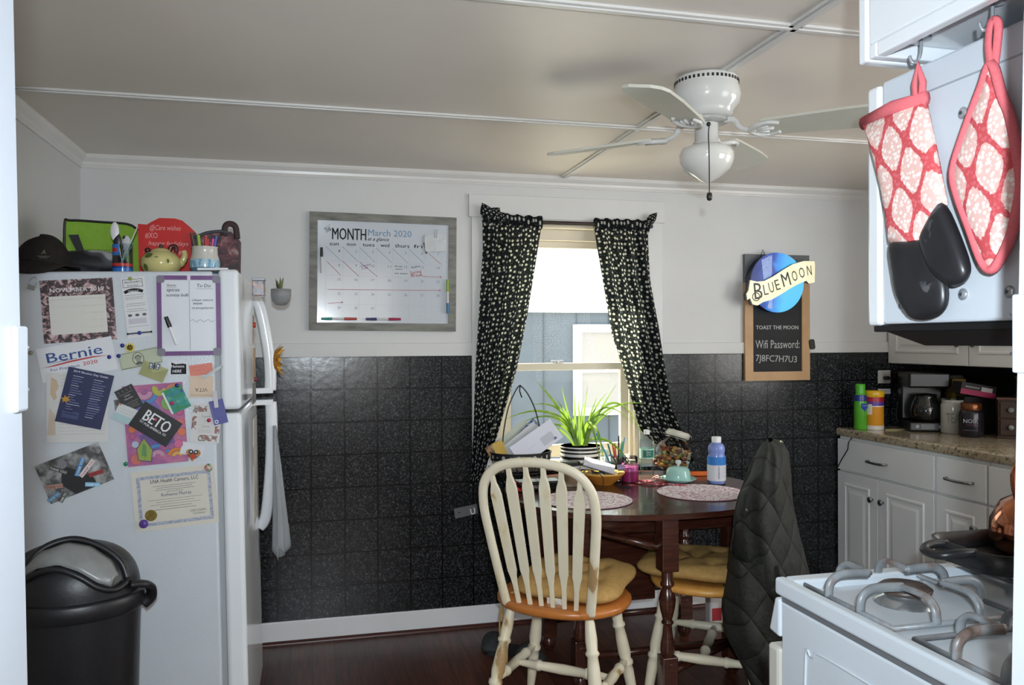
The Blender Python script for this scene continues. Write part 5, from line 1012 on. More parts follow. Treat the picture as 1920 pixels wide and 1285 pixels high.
sheet('brochure', 'blue patterned brochure between the envelopes', .93, 3.505, .955, .17, .07, -.25, .75, .0, noisy('blue_pattern', [(.45, '#2f3f6a'), (.52, '#a9b0c4'), (.6, '#3d4f80')], 70, rough=.6, detail=1), cat='brochure')
sheet('envelope', 'pale green-grey envelope standing behind the blue brochure', .88, 3.515, .935, .20, .10, -.2, .65, .0, col('#aeb5a8', .7))
sheet('booklet', 'tan booklet with brown edge at the left of the basket', .84, 3.53, .93, .19, .05, -.3, .5, .0, noisy('booklet_brown', [(.4, '#6d4c36'), (.6, '#b08a5a')], 30, rough=.6), cat='booklet')
sheet('card', 'yellow card sticking out at the left edge of the basket', .803, 3.47, .905, .05, .075, -.2, .35, .0, col('#b8963f', .6), cat='card')
# red garland
m = MB(); g = random.Random(5)
for k in range(34):
    a = g.uniform(0, 6.28); x = g.uniform(-.05, .05); m.M = Matrix.Translation((x, g.uniform(-.03, .03), g.uniform(.008, .04))) @ Matrix.Rotation(a, 4, 'Z') @ Matrix.Rotation(g.uniform(-1, 1), 4, 'X'); m.grid(lambda u, v: (.016*u-.008, .016*v-.008, .005*math.sin(3*u+4*v)), 3, 3, col('#b02a34', .7))
o = m.build('red_garland', loc=(.862, 3.34, TZ+.002)); tag(o, 'crumpled red paper garland at the left end of the table', 'garland'); s_ = o.modifiers.new('solid', 'SOLIDIFY'); s_.thickness = .001
t = thing('black_tray', 'shallow black tray on the table in front of the wire basket', 'tray', (.95, 3.385, TZ+.001))
m = MB(); m.hexa([(-.085, -.04, 0), (.085, -.04, 0), (.085, .04, 0), (-.085, .04, 0)], [(-.095, -.05, .038), (.095, -.05, .038), (.095, .05, .038), (-.095, .05, .038)], BLACKP); m.build('tray_body', t, bevel=.004)
m = MB(); m.box(-.098, .098, -.053, -.048, .033, .042, BLACKP); m.box(-.03, .04, -.051, -.045, .012, .026, noisy('tray_label', [(.45, '#2a2a2c'), (.6, '#77777a')], 120, rough=.5)); m.build('rim', t)
# striped mug planter with spider plant
px_, py_ = 1.225, 3.62
t = thing('potted_spider_plant', 'spider plant in a black and white striped mug by the window', 'potted plant', (px_, py_, TZ+.002))
SW = col('#d6d8d4', .2); SB = col('#141414', .25); m = MB(); prof = []
R_ = lambda z: .082+.012*math.sin(min(1, z/.13)*PI*.6)-.004*(z < .01)
zs = [0, .016, .026, .042, .052, .068, .080, .094, .106, .118, .126, .134, .144, .15]
for k, (a, b_) in enumerate(zip(zs, zs[1:])): m.lathe([(R_(a), a), ((R_(a)+R_(b_))/2, (a+b_)/2), (R_(b_), b_)], SB if k % 2 else SW, 36)
m.lathe([(R_(.15), .15), (R_(.15)-.006, .15), (R_(.13)-.008, .125)], SW, 36); m.lathe([(.0001, .001), (R_(0), 0)], SW, 36); m.build('striped_mug', t)
m = MB(); m.tube(smoothpath([(.088, 0, .125), (.125, 0, .120), (.132, 0, .085), (.115, 0, .045), (.086, 0, .04)], 6), .010, SW, 10, flat=(.7, 1)); m.build('handle', t)
m = MB(); m.lathe([(.088, .136), (.05, .142), (.00001, .145)], noisy('potting_soil', [(.35, '#231a14'), (.6, '#4a3c30'), (.75, '#7a6a58')], 150, rough=.95, bump=1), 24); m.build('soil', t)
def leafmat():
    m, nt, p = new('spider_leaf'); v = coords(nt); n = N(nt, 'ShaderNodeTexNoise', i_Scale=14); L(nt, v, n.inputs['Vector']); c = ramp(nt, n.outputs[0], [(.35, '#4f7a1e'), (.65, '#8fae45')]); L(nt, c, p.inputs['Base Color']); p.inputs['Roughness'].default_value = .4
    tr = N(nt, 'ShaderNodeBsdfTranslucent'); tr.inputs[0].default_value = lin('#7d9c38'); ms = N(nt, 'ShaderNodeMixShader'); ms.inputs[0].default_value = .45; L(nt, p.outputs[0], ms.inputs[1]); L(nt, tr.outputs[0], ms.inputs[2]); L(nt, ms.outputs[0], nt.nodes['Material Output'].inputs[0]); return m
LF = leafmat(); m = MB(); g = random.Random(11)
def blade(p0, p1, p2, p3, w):
    P = [Vector(p) for p in (p0, p1, p2, p3)]; vs = []; n = 14
    for i in range(n+1):
        s = i/n; q_ = P[0]*(1-s)**3+3*P[1]*s*(1-s)**2+3*P[2]*s*s*(1-s)+P[3]*s**3; d = (P[1]-P[0])*(1-s)**2+2*(P[2]-P[1])*s*(1-s)+(P[3]-P[2])*s*s
        sd = d.cross(Vector((0, -1, .3))).normalized(); ww = w*min(1, .5+2*s)*(1-s**2.5)+.0003; vs += [q_-sd*ww, q_+Vector((0, .25*ww, 0)), q_+sd*ww]
    m.add(vs, [(3*i+a, 3*i+a+1, 3*i+a+4, 3*i+a+3) for i in range(n) for a in (0, 1)], LF, True)
BLD = [((-.19, -.05, .445), (-.10, 0, .32), .0085), ((-.31, -.03, .27), (-.12, 0, .33), .008), ((-.26, -.06, .25), (-.10, 0, .30), .006), ((-.25, -.05, .20), (-.12, 0, .25), .006), ((-.14, -.1, .30), (-.06, 0, .25), .006), ((-.03, -.03, .40), (-.02, 0, .2), .008), ((.02, -.04, .42), (.005, 0, .2), .006), ((-.01, 0, .37), (0, 0, .2), .008), ((.10, -.03, .38), (.04, 0, .28), .006), ((.14, -.03, .42), (.06, 0, .25), .006), ((.25, -.05, .33), (.10, 0, .32), .007), ((.235, -.08, .18), (.14, 0, .42), .006), ((.20, -.06, .24), (.08, 0, .36), .005), ((.19, -.13, .03), (.09, -.02, .20), .0075), ((.05, -.12, .05), (.02, -.05, .32), .010), ((.06, -.13, .03), (.05, -.06, .3), .008), ((-.11, -.05, .36), (-.05, 0, .26), .007), ((-.20, .0, .33), (-.08, 0, .33), .006), ((-.16, -.10, .20), (-.10, 0, .26), .005), ((.07, .0, .36), (.03, 0, .25), .006), ((.12, -.05, .25), (.06, 0, .3), .006), ((-.08, -.02, .42), (-.05, 0, .25), .006), ((-.07, -.10, .24), (-.04, -.02, .28), .006), ((.01, -.02, .34), (-.01, 0, .24), .007), ((-.21, -.08, .17), (-.13, 0, .28), .005), ((.17, -.02, .33), (.07, 0, .24), .005)]
for k, (tip, mid, w) in enumerate(BLD):
    bx0 = (-.02 if tip[0] < 0 else .02)+g.uniform(-.015, .015); p0 = (bx0, g.uniform(-.03, .02), .14); p1 = (bx0+(mid[0]-bx0)*.35, -.01, .14+(mid[2]-.14)*.7); blade(p0, p1, (mid[0]*1.35, mid[1]-.01, mid[2]+.05), (tip[0]*1.22, tip[1], tip[2]*1.04), w*1.1)
m.build('leaves', t)
# white jar candle
t = thing('jar_candle', 'white jar candle with brown label left of the orange bowl', 'candle', (1.115, 3.44, TZ+.001))
m = MB(); m.lathe([(.044, 0), (.049, .008), (.050, .06), (.048, .082)], noisy('candle_wax_tan', [(.3, '#9a8a78'), (.7, '#a99a88')], 8, rough=.3), 30); m.lathe([(.048, .082), (.044, .090), (.043, .094)], col('#b9bcc0', .15), 30); m.build('jar_body', t)
m = MB(); m.lathe([(.0505, .012), (.0508, .052)], col('#8a7460', .6), 16, a0=PI*1.05, a1=PI*1.95); m.build('paper_label', t)
m = MB(); m.lathe([(.044, .094), (.047, .096), (.047, .103), (.040, .108), (.00001, .109)], glass('lid_glass', '#e8eaea', mixt=1), 30); m.build('lid', t); m = MB(); m.lathe([(.0475, .090), (.0485, .0925), (.0475, .095)], BLACKM, 30); m.build('seal', t)
# orange bowl with notebook
t = thing('serving_bowl', 'orange-yellow ceramic bowl holding small clutter', 'bowl', (1.268, 3.43, TZ+.001))
m = MB(); m.lathe([(.045, 0), (.05, .006), (.075, .025), (.092, .045), (.097, .052), (.093, .053), (.07, .028), (.00001, .014)], noisy('bowl_orange', [(.3, '#b8702a'), (.7, '#cc8836')], 10, rough=.25), 36); m.build('bowl_body', t)
m = MB(); m.lathe([(.0955, .049), (.098, .0535), (.093, .054)], col('#d8a94a', .25), 36); m.build('glazed_rim', t)
m = MB(); g = random.Random(3)
for k in range(26): a = g.uniform(0, 6.28); r = g.uniform(0, .062); m.ball((r*math.cos(a), r*math.sin(a), .046+g.uniform(0, .015)), (g.uniform(.006, .016), g.uniform(.006, .014), .007), col(g.choice(['#1d1c20', '#2a282c', '#3b3a3d', '#6c6258']), .4), 8, 5)
o = m.build('bowl_clutter', loc=(1.268, 3.43, TZ)); tag(o, 'small dark odds and ends heaped in the orange bowl', 'clutter', kind='stuff')
t = thing('notepad', 'white notepad lying across the top of the orange bowl', 'notepad', (1.245, 3.42, TZ+.083)); t.rotation_euler = (math.radians(12), math.radians(16), math.radians(-20))
m = MB(); m.box(-.07, .07, -.045, .045, 0, .010, col('#cfcfdc', .6)); m.build('pages', t, bevel=.001); m = MB(); m.box(-.072, .072, -.047, .047, -.003, 0, col('#3a3a40', .5)); m.build('cover', t)
m = MB(); m.cyl((0, 0, 0), (.03, -.01, .004), .014, col('#8c7fa0', .4), 16); tag(m.build('purple_roll', loc=(1.325, 3.40, TZ+.074)), 'small purple roll on the right side of the orange bowl', 'roll')
m = MB(); m.tube(smoothpath([(1.21, 3.372, TZ+.07), (1.222, 3.318, TZ+.055), (1.226, 3.315, TZ+.02), (1.20, 3.29, TZ+.004), (1.14, 3.26, TZ+.004), (1.10, 3.245, TZ+.004)], 6), .0018, BLACKP, 6); tag(m.build('charging_cord'), 'thin black cord trailing from the orange bowl', 'cord')
m = MB(); m.box(-.02, .02, -.004, .004, 0, .003, BLACKM); m.box(-.004, .03, -.002, .002, .0, .005, BLACKM); tag(m.build('hair_clip', loc=(1.33, 3.325, TZ+.001), rz=-.6), 'small black clip on the table in front of the orange bowl', 'clip')
# pen cup
t = thing('pen_cup', 'black cup of pens between the planter and the pink candle', 'cup', (1.40, 3.58, TZ+.001)); m = MB(); m.lathe([(.034, 0), (.037, .005), (.038, .095), (.035, .095), (.034, .01), (.0001, .008)], BLACKP, 24); m.build('cup_body', t)
for k, (c, dx, dy, l, lab) in enumerate((('#2f9aa8', -.10, .0, .20, 'turquoise pen leaning far left in the black cup'), ('#1f6f7a', -.045, .01, .15, 'dark teal pen in the black cup'), ('#b23a2c', -.03, -.01, .145, 'red pen in the black cup'), ('#c25a2c', -.012, .012, .15, 'orange pen in the black cup'), ('#22201f', .002, .0, .185, 'tall black pen in the middle of the black cup'), ('#4f9a3a', .014, -.01, .16, 'green pen in the black cup'), ('#2a7ab0', .030, .005, .175, 'blue pen at the right of the black cup'), ('#8f9499', .02, .018, .14, 'short grey pen in the black cup'))):
    q_ = thing('pen', lab, 'pen', (1.40+dx*.15, 3.58+dy, TZ+.012), group='pens in the black cup'); w = MB(); w.cyl((0, 0, 0), (dx*.8, 0, l*.85), .004, col(c, .35), 8); w.build('barrel', q_); w = MB(); w.cyl((dx*.8, 0, l*.85), (dx*.95, 0, l), .0045, col(c, .2), 8, .003); w.build('cap', q_)
# pink candle
t = thing('pink_candle', 'pink layered candle in a clear jar with grey lid', 'candle', (1.405, 3.455, TZ+.001))
m = MB(); m.lathe([(.036, 0), (.041, .006), (.042, .072), (.034, .084), (.034, .09)], glass('candle_glass', '#f1e9ee', mixt=.8), 28); m.build('jar_body', t)
m = MB(); m.lathe([(.0385, .004), (.0395, .03), (.0395, .05)], noisy('wax_magenta', [(.3, '#94235e'), (.7, '#a83474')], 9, rough=.4), 28); m.lathe([(.0395, .05), (.0395, .070), (.00001, .068)], noisy('wax_pink', [(.3, '#b5468c'), (.7, '#c76aa4')], 9, rough=.4), 28); m.build('wax', t)
m = MB(); m.lathe([(.036, .088), (.037, .092), (.037, .115), (.028, .119), (.00001, .119)], glass('candle_lid', '#c9cbd0', mixt=1), 28); m.build('lid', t)
# clear water bottle
def bottle(name, label, loc, prof, body, water=None, wp=None, capc='#dddddd', cz=(.0, .0), cr=.014, lab=None, group=None):
    t = thing(name, label, 'bottle', loc, group=group); m = MB(); m.lathe(prof, body, 28); m.build('bottle_body', t)
    if wp: m = MB(); m.lathe(wp, water, 28); m.build('water', t)
    m = MB(); m.lathe([(cr, cz[0]), (cr, cz[1]-.002), (cr-.002, cz[1]), (.00001, cz[1])], col(capc, .35), 24); m.build('cap', t)
    return t
PB = glass('clear_plastic', '#eef4f4', mixt=.4, rough=.04)
t = bottle('water_bottle', 'clear plastic water bottle with pale green label on the table', (1.503, 3.485, TZ+.001), [(.028, 0), (.033, .006), (.032, .02), (.034, .03), (.032, .04), (.034, .05), (.032, .06), (.034, .07), (.032, .085), (.033, .10), (.033, .145), (.034, .16), (.032, .18), (.022, .20), (.013, .208), (.013, .215)], PB, cz=(.210, .230))
m = MB(); m.lathe([(.0338, .10), (.0338, .145)], col('#a8c9b9', .4), 24); m.lathe([(.0340, .106), (.0340, .139)], col('#2d6a5c', .4), 12, a0=PI*1.2, a1=PI*1.72); m.build('label', t)
m = MB(); m.M = Matrix.Translation((-.006, -.0345, .125)) @ RX90; m.text('Poland', 0, .002, .022, col('#c9dcd2', .5), .0004, h=.007, shear=.2); m.text('Spring', 0, -.008, .02, col('#c9dcd2', .5), .0004, h=.006, shear=.2); m.build('label_text', t)
# flavoured water
VP = glass('bluish_plastic', '#dbe3f6', mixt=.8, rough=.05)
t = bottle('drink_bottle', 'drink bottle with blue and white label and white cap', (1.758, 3.30, TZ+.001), [(.036, 0), (.040, .006), (.040, .055), (.041, .10), (.040, .128), (.035, .137), (.038, .146), (.0385, .165), (.030, .182), (.018, .190), (.017, .196)], VP, noisy('blue_drink', [(.3, '#bcc4e6'), (.7, '#c6cdec')], 4, rough=.1), [(.0345, .004), (.0382, .02), (.0385, .125), (.034, .137), (.0365, .146), (.037, .164), (.029, .180), (.0001, .182)], cz=(.184, .212), cr=.021)
m = MB(); m.lathe([(.0412, .018), (.0415, .088)], col('#cfd0d6', .5), 28); m.build('label', t); m = MB(); m.lathe([(.0415, .088), (.0415, .125)], col('#2f78c4', .4), 28); m.build('label_band', t)
m = MB(); m.M = Matrix.Translation((-.010, -.0412, .055)) @ Matrix.Rotation(math.radians(-14), 4, 'Z') @ RX90 @ Matrix.Rotation(PI/2, 4, 'Z'); m.text('vitamin', 0, -.003, .055, col('#23203a', .5), .0008, h=.009, bold=.02)
m.M = Matrix.Translation((.014, -.0412, .055)) @ Matrix.Rotation(math.radians(16), 4, 'Z') @ RX90
for k in range(5): m.line([(-.014, .02-.009*k), (.012-.004*(k % 2), .02-.009*k)], .0012, col('#8d8f9c', .5), .0012)
m.build('label_text', t)
# cookie jar leaning, with clamp lid
t = thing('glass_jar', 'tilted clear glass clamp-lid jar filled with dried flower mix', 'jar', (1.68, 3.60, TZ+.001)); T0 = Matrix.Translation((-.018, 0, .018)) @ Matrix.Rotation(math.radians(17), 4, 'Y')
m = MB(); m.M = T0; m.lathe([(.055, 0), (.075, .006), (.088, .04), (.088, .10), (.074, .135), (.052, .158), (.050, .166)], glass('jar_glass', '#eef1ee', mixt=.8), 36); m.build('jar_body', t)
m = MB(); m.M = T0; m.lathe([(.052, .166), (.056, .168), (.058, .188), (.050, .196), (.00001, .198)], noisy('lid_cream', [(.3, '#b9b3a6'), (.7, '#c9c4b8')], 8, rough=.3), 36); m.build('lid', t)
m = MB(); m.M = T0; m.tube([(.0565*math.cos(a), .0565*math.sin(a), .160) for a in [2*PI*k/28 for k in range(28)]], .0022, STEEL, 6, True); m.tube([(.058, 0, .16), (.072, .0, .15), (.074, 0, .185), (.058, 0, .192)], .002, STEEL, 6); m.tube([(-.058, 0, .16), (-.068, .0, .172), (-.06, 0, .19)], .002, STEEL, 6); m.build('wire_clamp', t)
m = MB(); g = random.Random(9); m.M = T0
for k in range(150):
    a = g.uniform(0, 6.28); r = .074*math.sqrt(g.random()); z = g.uniform(.012, .115); m.ball((r*math.cos(a), r*math.sin(a), z), (g.uniform(.007, .014), g.uniform(.007, .014), g.uniform(.005, .010)), col(g.choice(['#8a3a24', '#a8622c', '#7a6a3c', '#b0803c', '#5e3222', '#93985a', '#b8927c']), .6), 8, 5)
o = m.build('dried_flowers', loc=(1.68, 3.60, TZ+.001)); tag(o, 'rust and green dried flower mix filling the tilted glass jar', 'potpourri', kind='stuff')
# butter dish
AQ = noisy('aqua_glaze', [(.3, '#9cc9c0'), (.7, '#a8d4cb')], 12, rough=.12, bump=.4, bscale=60)
t = thing('butter_dish', 'aqua ceramic covered butter dish with glass knob', 'dish', (1.608, 3.375, TZ+.001))
m = MB(); m.lathe([(.04, 0), (.05, .003), (.078, .018), (.082, .022), (.078, .023), (.05, .010), (.0001, .008)], AQ, 40); m.build('plate', t)
m = MB(); m.lathe([(.058, .012), (.058, .02), (.052, .055), (.044, .068), (.030, .073), (.00001, .074)], AQ, 40); m.build('cover', t)
m = MB(); m.lathe([(.005, .073), (.006, .080), (.014, .090), (.012, .100), (.00001, .104)], col('#d2d6d6', .08), 10); m.build('knob', t)
# scissors and red lanyard
t = thing('scissors', 'scissors with pinkish handles lying beside the aqua butter dish', 'scissors', (1.50, 3.40, TZ+.003), math.radians(20))
m = MB()
for s in (-1, 1): m.tube([(.02+.020*math.cos(a), s*.016+.014*math.sin(a), .012+.010*math.cos(a)*s) for a in [2*PI*k/16 for k in range(16)]], .0035, col('#b98a84', .35), 6, True)
m.build('handles', t); m = MB(); m.prism([(.0, -.006), (-.09, -.001), (-.09, .001), (.0, .004)], .004, .006, STEEL); m.prism([(.0, -.003), (-.085, -.012), (-.086, -.010), (.0, .007)], .006, .008, STEEL); m.build('blades', t)
m = MB(); path = smoothpath([(1.41, 3.40, 0), (1.45, 3.35, .002), (1.50, 3.33, 0), (1.56, 3.30, .003), (1.60, 3.275, 0), (1.55, 3.29, .004), (1.48, 3.36, .006), (1.44, 3.43, .002), (1.50, 3.44, 0), (1.47, 3.38, .008)], 7)
m.tube([(p.x, p.y, TZ+.005+p.z) for p in path], .0065, noisy('lanyard_red_white', [(.45, '#a32434'), (.55, '#b84a56'), (.62, '#c9b0b2')], 80, rough=.6, detail=1), 6, flat=(1, .5)); tag(m.build('lanyard'), 'red and white patterned lanyard coiled on the table', 'lanyard')
m = MB(); m.box(-.06, .06, -.012, .012, 0, .02, noisy('orange_plastic', [(.3, '#c8591a'), (.7, '#d96a22')], 6, rough=.4)); tag(m.build('orange_box', loc=(1.80, 3.52, TZ+.001), rz=-.25, bevel=.003), 'flat orange box behind the blue drink bottle', 'box')
m = MB(); m.lathe([(.05, 0), (.062, .004), (.064, .006), (.0001, .004)], glass('clear_saucer', '#e9ecec', mixt=1), 28); tag(m.build('glass_saucer', loc=(1.345, 3.50, TZ+.001)), 'clear glass saucer between the orange bowl and pink candle', 'saucer')
# ---------------------------------------------------------------- base cabinets along the right wall (fronts at X = 2.787 facing left)
CAB = noisy('cabinet_white', [(.3, '#eaebeb'), (.7, '#f0f1f1')], 3, rough=.4); XF = 2.787
def face(m, y0, y1, z0, z1, x, mat, panel=True):
    # a door or drawer front standing proud of plane x, with a raised moulded panel
    m.box(x-.020, x, y0, y1, z0, z1, mat)
    if panel:
        a = .055; o_ = [(y0+a, z0+a), (y1-a, z0+a), (y1-a, z1-a), (y0+a, z1-a)]
        def ringv(i, d): return [(x-.020-d, o_[0][0]+i, o_[0][1]+i), (x-.020-d, o_[1][0]-i, o_[1][1]+i), (x-.020-d, o_[2][0]-i, o_[2][1]-i), (x-.020-d, o_[3][0]+i, o_[3][1]-i)]
        vs = ringv(0, .0005)+ringv(.006, .006)+ringv(.014, .006)+ringv(.020, .0012)+ringv(.034, .0012)+ringv(.050, .006)
        m.add(vs, [(4*j+i, 4*j+(i+1) % 4, 4*j+4+(i+1) % 4, 4*j+4+i) for j in range(5) for i in range(4)]+[(20, 21, 22, 23)], mat)
def knob(t, x, y, z, par):
    m = MB(); m.turned((x-.020, y, z), (x-.046, y, z), [(0, .007), (.3, .005), (.5, .008), (.7, .0155), (.9, .0155), (1, .008)], STEEL, 16); m.build('knob', par)
def pull(par, x, y0, y1, z):
    m = MB(); m.tube(smoothpath([(x-.020, y0, z), (x-.038, y0, z), (x-.046, y0+.015, z), (x-.043, (y0+y1)/2, z-.003), (x-.046, y1-.015, z), (x-.038, y1, z), (x-.020, y1, z)], 4), .005, STEEL, 8, flat=(1, 1.3)); m.build('handle', par)
def basecab(label, y0, y1, doors, drawer_x, knobs):
    t = thing('base_cabinet', label, 'cabinet', (XF, y0, 0), group='white base cabinets under the granite counter'); m = MB(); m.box(0, .625, 0, y1-y0-.001, .10, .864, CAB); m.box(.06, .62, 0, y1-y0-.001, 0, .10, CAB); m.build('carcass', t)
    m = MB(); face(m, .004, y1-y0-.006, .686, .850, 0, CAB, False); d = m.build('drawer', t, bevel=.003)
    if drawer_x: pull(d, 0, drawer_x[0]-y0, drawer_x[1]-y0, .762)
    for (a, b_), k in zip(doors, knobs):
        m = MB(); face(m, a-y0+.002, b_-y0-.002, .115, .676, 0, CAB); d = m.build('door', t, bevel=.0015)
        if k: knob(t, 0, k-y0, .570, d)
    return t
basecab('widest white base cabinet in the corner, two doors under one drawer', 3.135, 3.845, [(3.14, 3.515), (3.52, 3.84)], (3.45, 3.583), (3.478, 3.556))
basecab('white base cabinet with single door, between the wide one and the doorway side', 2.84, 3.132, [(2.845, 3.128)], (2.91, 3.056), (2.895,))
basecab('white base cabinet partly hidden behind the copper kettle', 2.25, 2.837, [(2.54, 2.832), (2.256, 2.535)], None, (None, None))
m = MB(); m.box(2.762, XR-.001, 2.2, YB-.008, .865, .907, GRANITE); tag(m.build('countertop', bevel=.012, seg=3), 'speckled beige granite counter along the right wall', 'countertop')
m = MB(); m.tube([(2.78, 3.735, .865), (2.762, 3.74, .84), (2.762, 3.747, .80), (2.763, 3.80, .74), (2.767, 3.848, .68), (2.775, 3.852, .50)], .0028, BLACKP, 6); tag(m.build('extension_cord'), 'thin black cord hanging down the left end of the base cabinets', 'cord')
# wall cabinets
XW = 3.114
def wallcab(label, y0, y1, k):
    t = thing('wall_cabinet', label, 'cabinet', (XW, y0, 1.252), group='white wall cabinets above the counter'); m = MB(); m.box(0, XR-XW-.001, 0, y1-y0-.001, 0, .885, CAB); m.build('carcass', t)
    m = MB(); face(m, .003, y1-y0-.004, .003, .88, 0, CAB); d = m.build('door', t, bevel=.0015); knob(t, 0, k-y0, .108, d)
wallcab('white wall cabinet in the corner, silver knob at its lower right', 3.286, 3.85, 3.337); wallcab('white wall cabinet nearest the microwave, right of the corner one', 2.72, 3.284, 3.24)
m = MB(); m.box(XR-.006, XR, 2.2, YB-.01, .908, 1.251, col('#0e0e0f', .3)); struct(m, 'wall_right_backsplash')
# ---------------------------------------------------------------- on the counter
CT = .908
t = thing('spray_can', 'green aerosol can with blue shield label at the counter end', 'can', (2.835, 3.74, CT))
m = MB(); m.lathe([(.030, 0), (.033, .004), (.033, .165), (.030, .182), (.022, .190)], noisy('can_green', [(.3, '#4f9e2c'), (.7, '#5aac34')], 5, rough=.25), 28); m.build('can_body', t); m = MB(); m.lathe([(.024, .188), (.025, .235), (.022, .240), (.0001, .240)], col('#4fb02f', .35), 24); m.build('cap', t)
m = MB(); m.lathe([(.0332, .150), (.0334, .166), (.0305, .183)], col('#26357f', .3), 28); m.build('label_band', t)
m = MB(); m.M = Matrix.Translation((0, -.0338, .118)) @ RX90; m.poly([(-.018, .02), (-.018, -.002), (0, -.022), (.018, -.002), (.018, .02)], col('#2a4a9a', .3)); m.text('24 HOUR', 0, .006, .026, col('#cdd6e4', .4), .0012, h=.006); m.build('label', t)
t = thing('wipes_tub', 'yellow-lidded tub of wipes with red and purple bands beside the spray can', 'tub', (2.905, 3.72, CT))
m = MB(); m.lathe([(.044, 0), (.047, .004), (.047, .165)], noisy('tub_orange', [(.3, '#cf8a20'), (.7, '#d8962c')], 5, rough=.35), 30); m.build('tub_body', t); m = MB(); m.lathe([(.048, .172), (.050, .176), (.050, .198), (.046, .205), (.0001, .206)], col('#d8a81c', .3), 30); m.build('lid', t)
m = MB(); m.lathe([(.0475, .148), (.0475, .174)], col('#a8202c', .35), 30); m.lathe([(.0475, .126), (.0475, .148)], col('#5a3490', .35), 30); m.lathe([(.0477, .122), (.0477, .126)], WHITE, 30); m.build('label_band', t); m = MB(); m.lathe([(.0472, .0), (.0474, .022)], col('#cbc4bc', .4), 30); m.build('label', t); m = MB(); m.lathe([(.0478, .08), (.0478, .135)], col('#d9d2c4', .4), 8, a0=PI*1.0, a1=PI*1.22); m.build('label_panel', t)
t = thing('coffee_maker', 'black drip coffee maker with glass carafe on the counter', 'coffee maker', (3.13, 3.62, CT), math.radians(-25))
CMB = col('#0b0b0c', .3)
m = MB(); m.box(-.10, .10, -.11, .11, 0, .05, CMB); m.box(-.10, .10, .03, .11, .05, .29, CMB); m.box(-.10, .10, -.10, .11, .225, .305, CMB); m.build('housing', t, bevel=.010, seg=3)
m = MB(); m.lathe([(.055, .052), (.072, .065), (.076, .11), (.062, .155), (.05, .175), (.052, .182)], col('#141416', .05, spec=.8), 28, (-.0, -.035, 0)); m.build('carafe', t); m = MB(); m.lathe([(.053, .182), (.05, .19), (.0001, .196)], CMB, 24, (0, -.035, 0)); m.build('carafe_lid', t)
m = MB(); m.tube(smoothpath([(.055, -.07, .17), (.095, -.09, .165), (.10, -.095, .11), (.072, -.08, .075)], 5), .008, CMB, 8); m.build('handle', t)
m = MB(); m.box(-.045, .02, -.112, -.109, .015, .04, col('#4a4d4f', .3)); m.box(-.07, -.055, -.112, -.109, .02, .035, col('#8f9294', .3)); m.box(.04, .06, -.112, -.109, .02, .035, col('#8f9294', .3)); m.build('display', t)
t = thing('tea_canister', 'cream ceramic TEA canister in front of the coffee maker', 'canister', (3.165, 3.46, CT)); TC = noisy('canister_cream', [(.3, '#aaa79f'), (.7, '#b3b0a8')], 8, rough=.15)
m = MB(); m.lathe([(.05, 0), (.056, .006), (.057, .14), (.054, .15), (.051, .152), (.052, .158), (.054, .168), (.050, .17), (.048, .12), (.0001, .10)], TC, 32); m.build('canister_body', t)
m = MB(); m.M = Matrix.Rotation(math.radians(-42), 4, 'Z') @ Matrix.Translation((0, -.0575, .055)) @ RX90; INS = col('#77746d', .5); m.text('TEA', 0, 0, .062, INS, .0012, h=.052); m.build('lettering', t)
t = thing('supplement_jar', 'black jar labelled NOIR with copper lid on the counter', 'jar', (3.135, 3.31, CT))
m = MB(); m.lathe([(.050, 0), (.055, .006), (.056, .115), (.050, .128), (.044, .132)], noisy('jar_black', [(.3, '#1c1a22'), (.7, '#24222b')], 5, rough=.2), 32); m.build('jar_body', t)
m = MB(); m.lathe([(.046, .130), (.047, .133), (.047, .160), (.044, .164), (.0001, .165)], noisy('lid_copper', [(.3, '#7a4a2c'), (.7, '#8c5836')], 8, rough=.25, metal=.7), 32); m.build('lid', t)
m = MB(); m.M = Matrix.Rotation(math.radians(-46), 4, 'Z') @ Matrix.Translation((0, -.0566, .07)) @ RX90; m.text('NOIR', 0, 0, .062, col('#b9b9c2', .5), .0012, h=.020); m.text('VANILLA', 0, -.012, .04, col('#7a3a5c', .5), .0012, h=.006); m.line([(-.03, -.035), (.03, -.035)], .0015, col('#7a7a88', .5), .0012); m.build('lettering', t)
def ctbox(name, label, x0, x1, y0, y1, z0, z1, mat, rz=0, deco=None, cat='box'):
    m = MB(); cx, cy = (x0+x1)/2, (y0+y1)/2; m.box(x0-cx, x1-cx, y0-cy, y1-cy, 0, z1-z0, mat)
    if deco: deco(m, x0-cx, x1-cx, y0-cy, z1-z0)
    return tag(m.build(name, loc=(cx, cy, z0), rz=rz, bevel=.0015), label, cat)
ctbox('tea_box', 'yellow food box standing behind the cream canister', 3.28, 3.35, 3.57, 3.63, CT, 1.175, noisy('box_yellow', [(.4, '#9c8430'), (.6, '#ab9440')], 10, rough=.5), -.3, lambda m, x0, x1, y, h: m.box(x0+.015, x0+.045, y-.001, y, h-.08, h-.03, col('#3a3014', .5)))
ctbox('carton', 'brown carton behind the yellow box on the counter', 3.33, 3.40, 3.64, 3.70, CT, 1.19, noisy('box_brown', [(.4, '#4a3a2c'), (.6, '#6a5a44')], 12, rough=.5), -.3)
def pk(m, x0, x1, y, h): m.box(x0, x1, y-.001, y, 0, h*.45, col('#a82458', .5)); m.box(x0+.10, x1-.02, y-.002, y, h*.45, h*.8, col('#c9c4c6', .5)); m.box(x0+.02, x0+.09, y-.002, y, h*.6, h*.72, col('#8d8a90', .5))
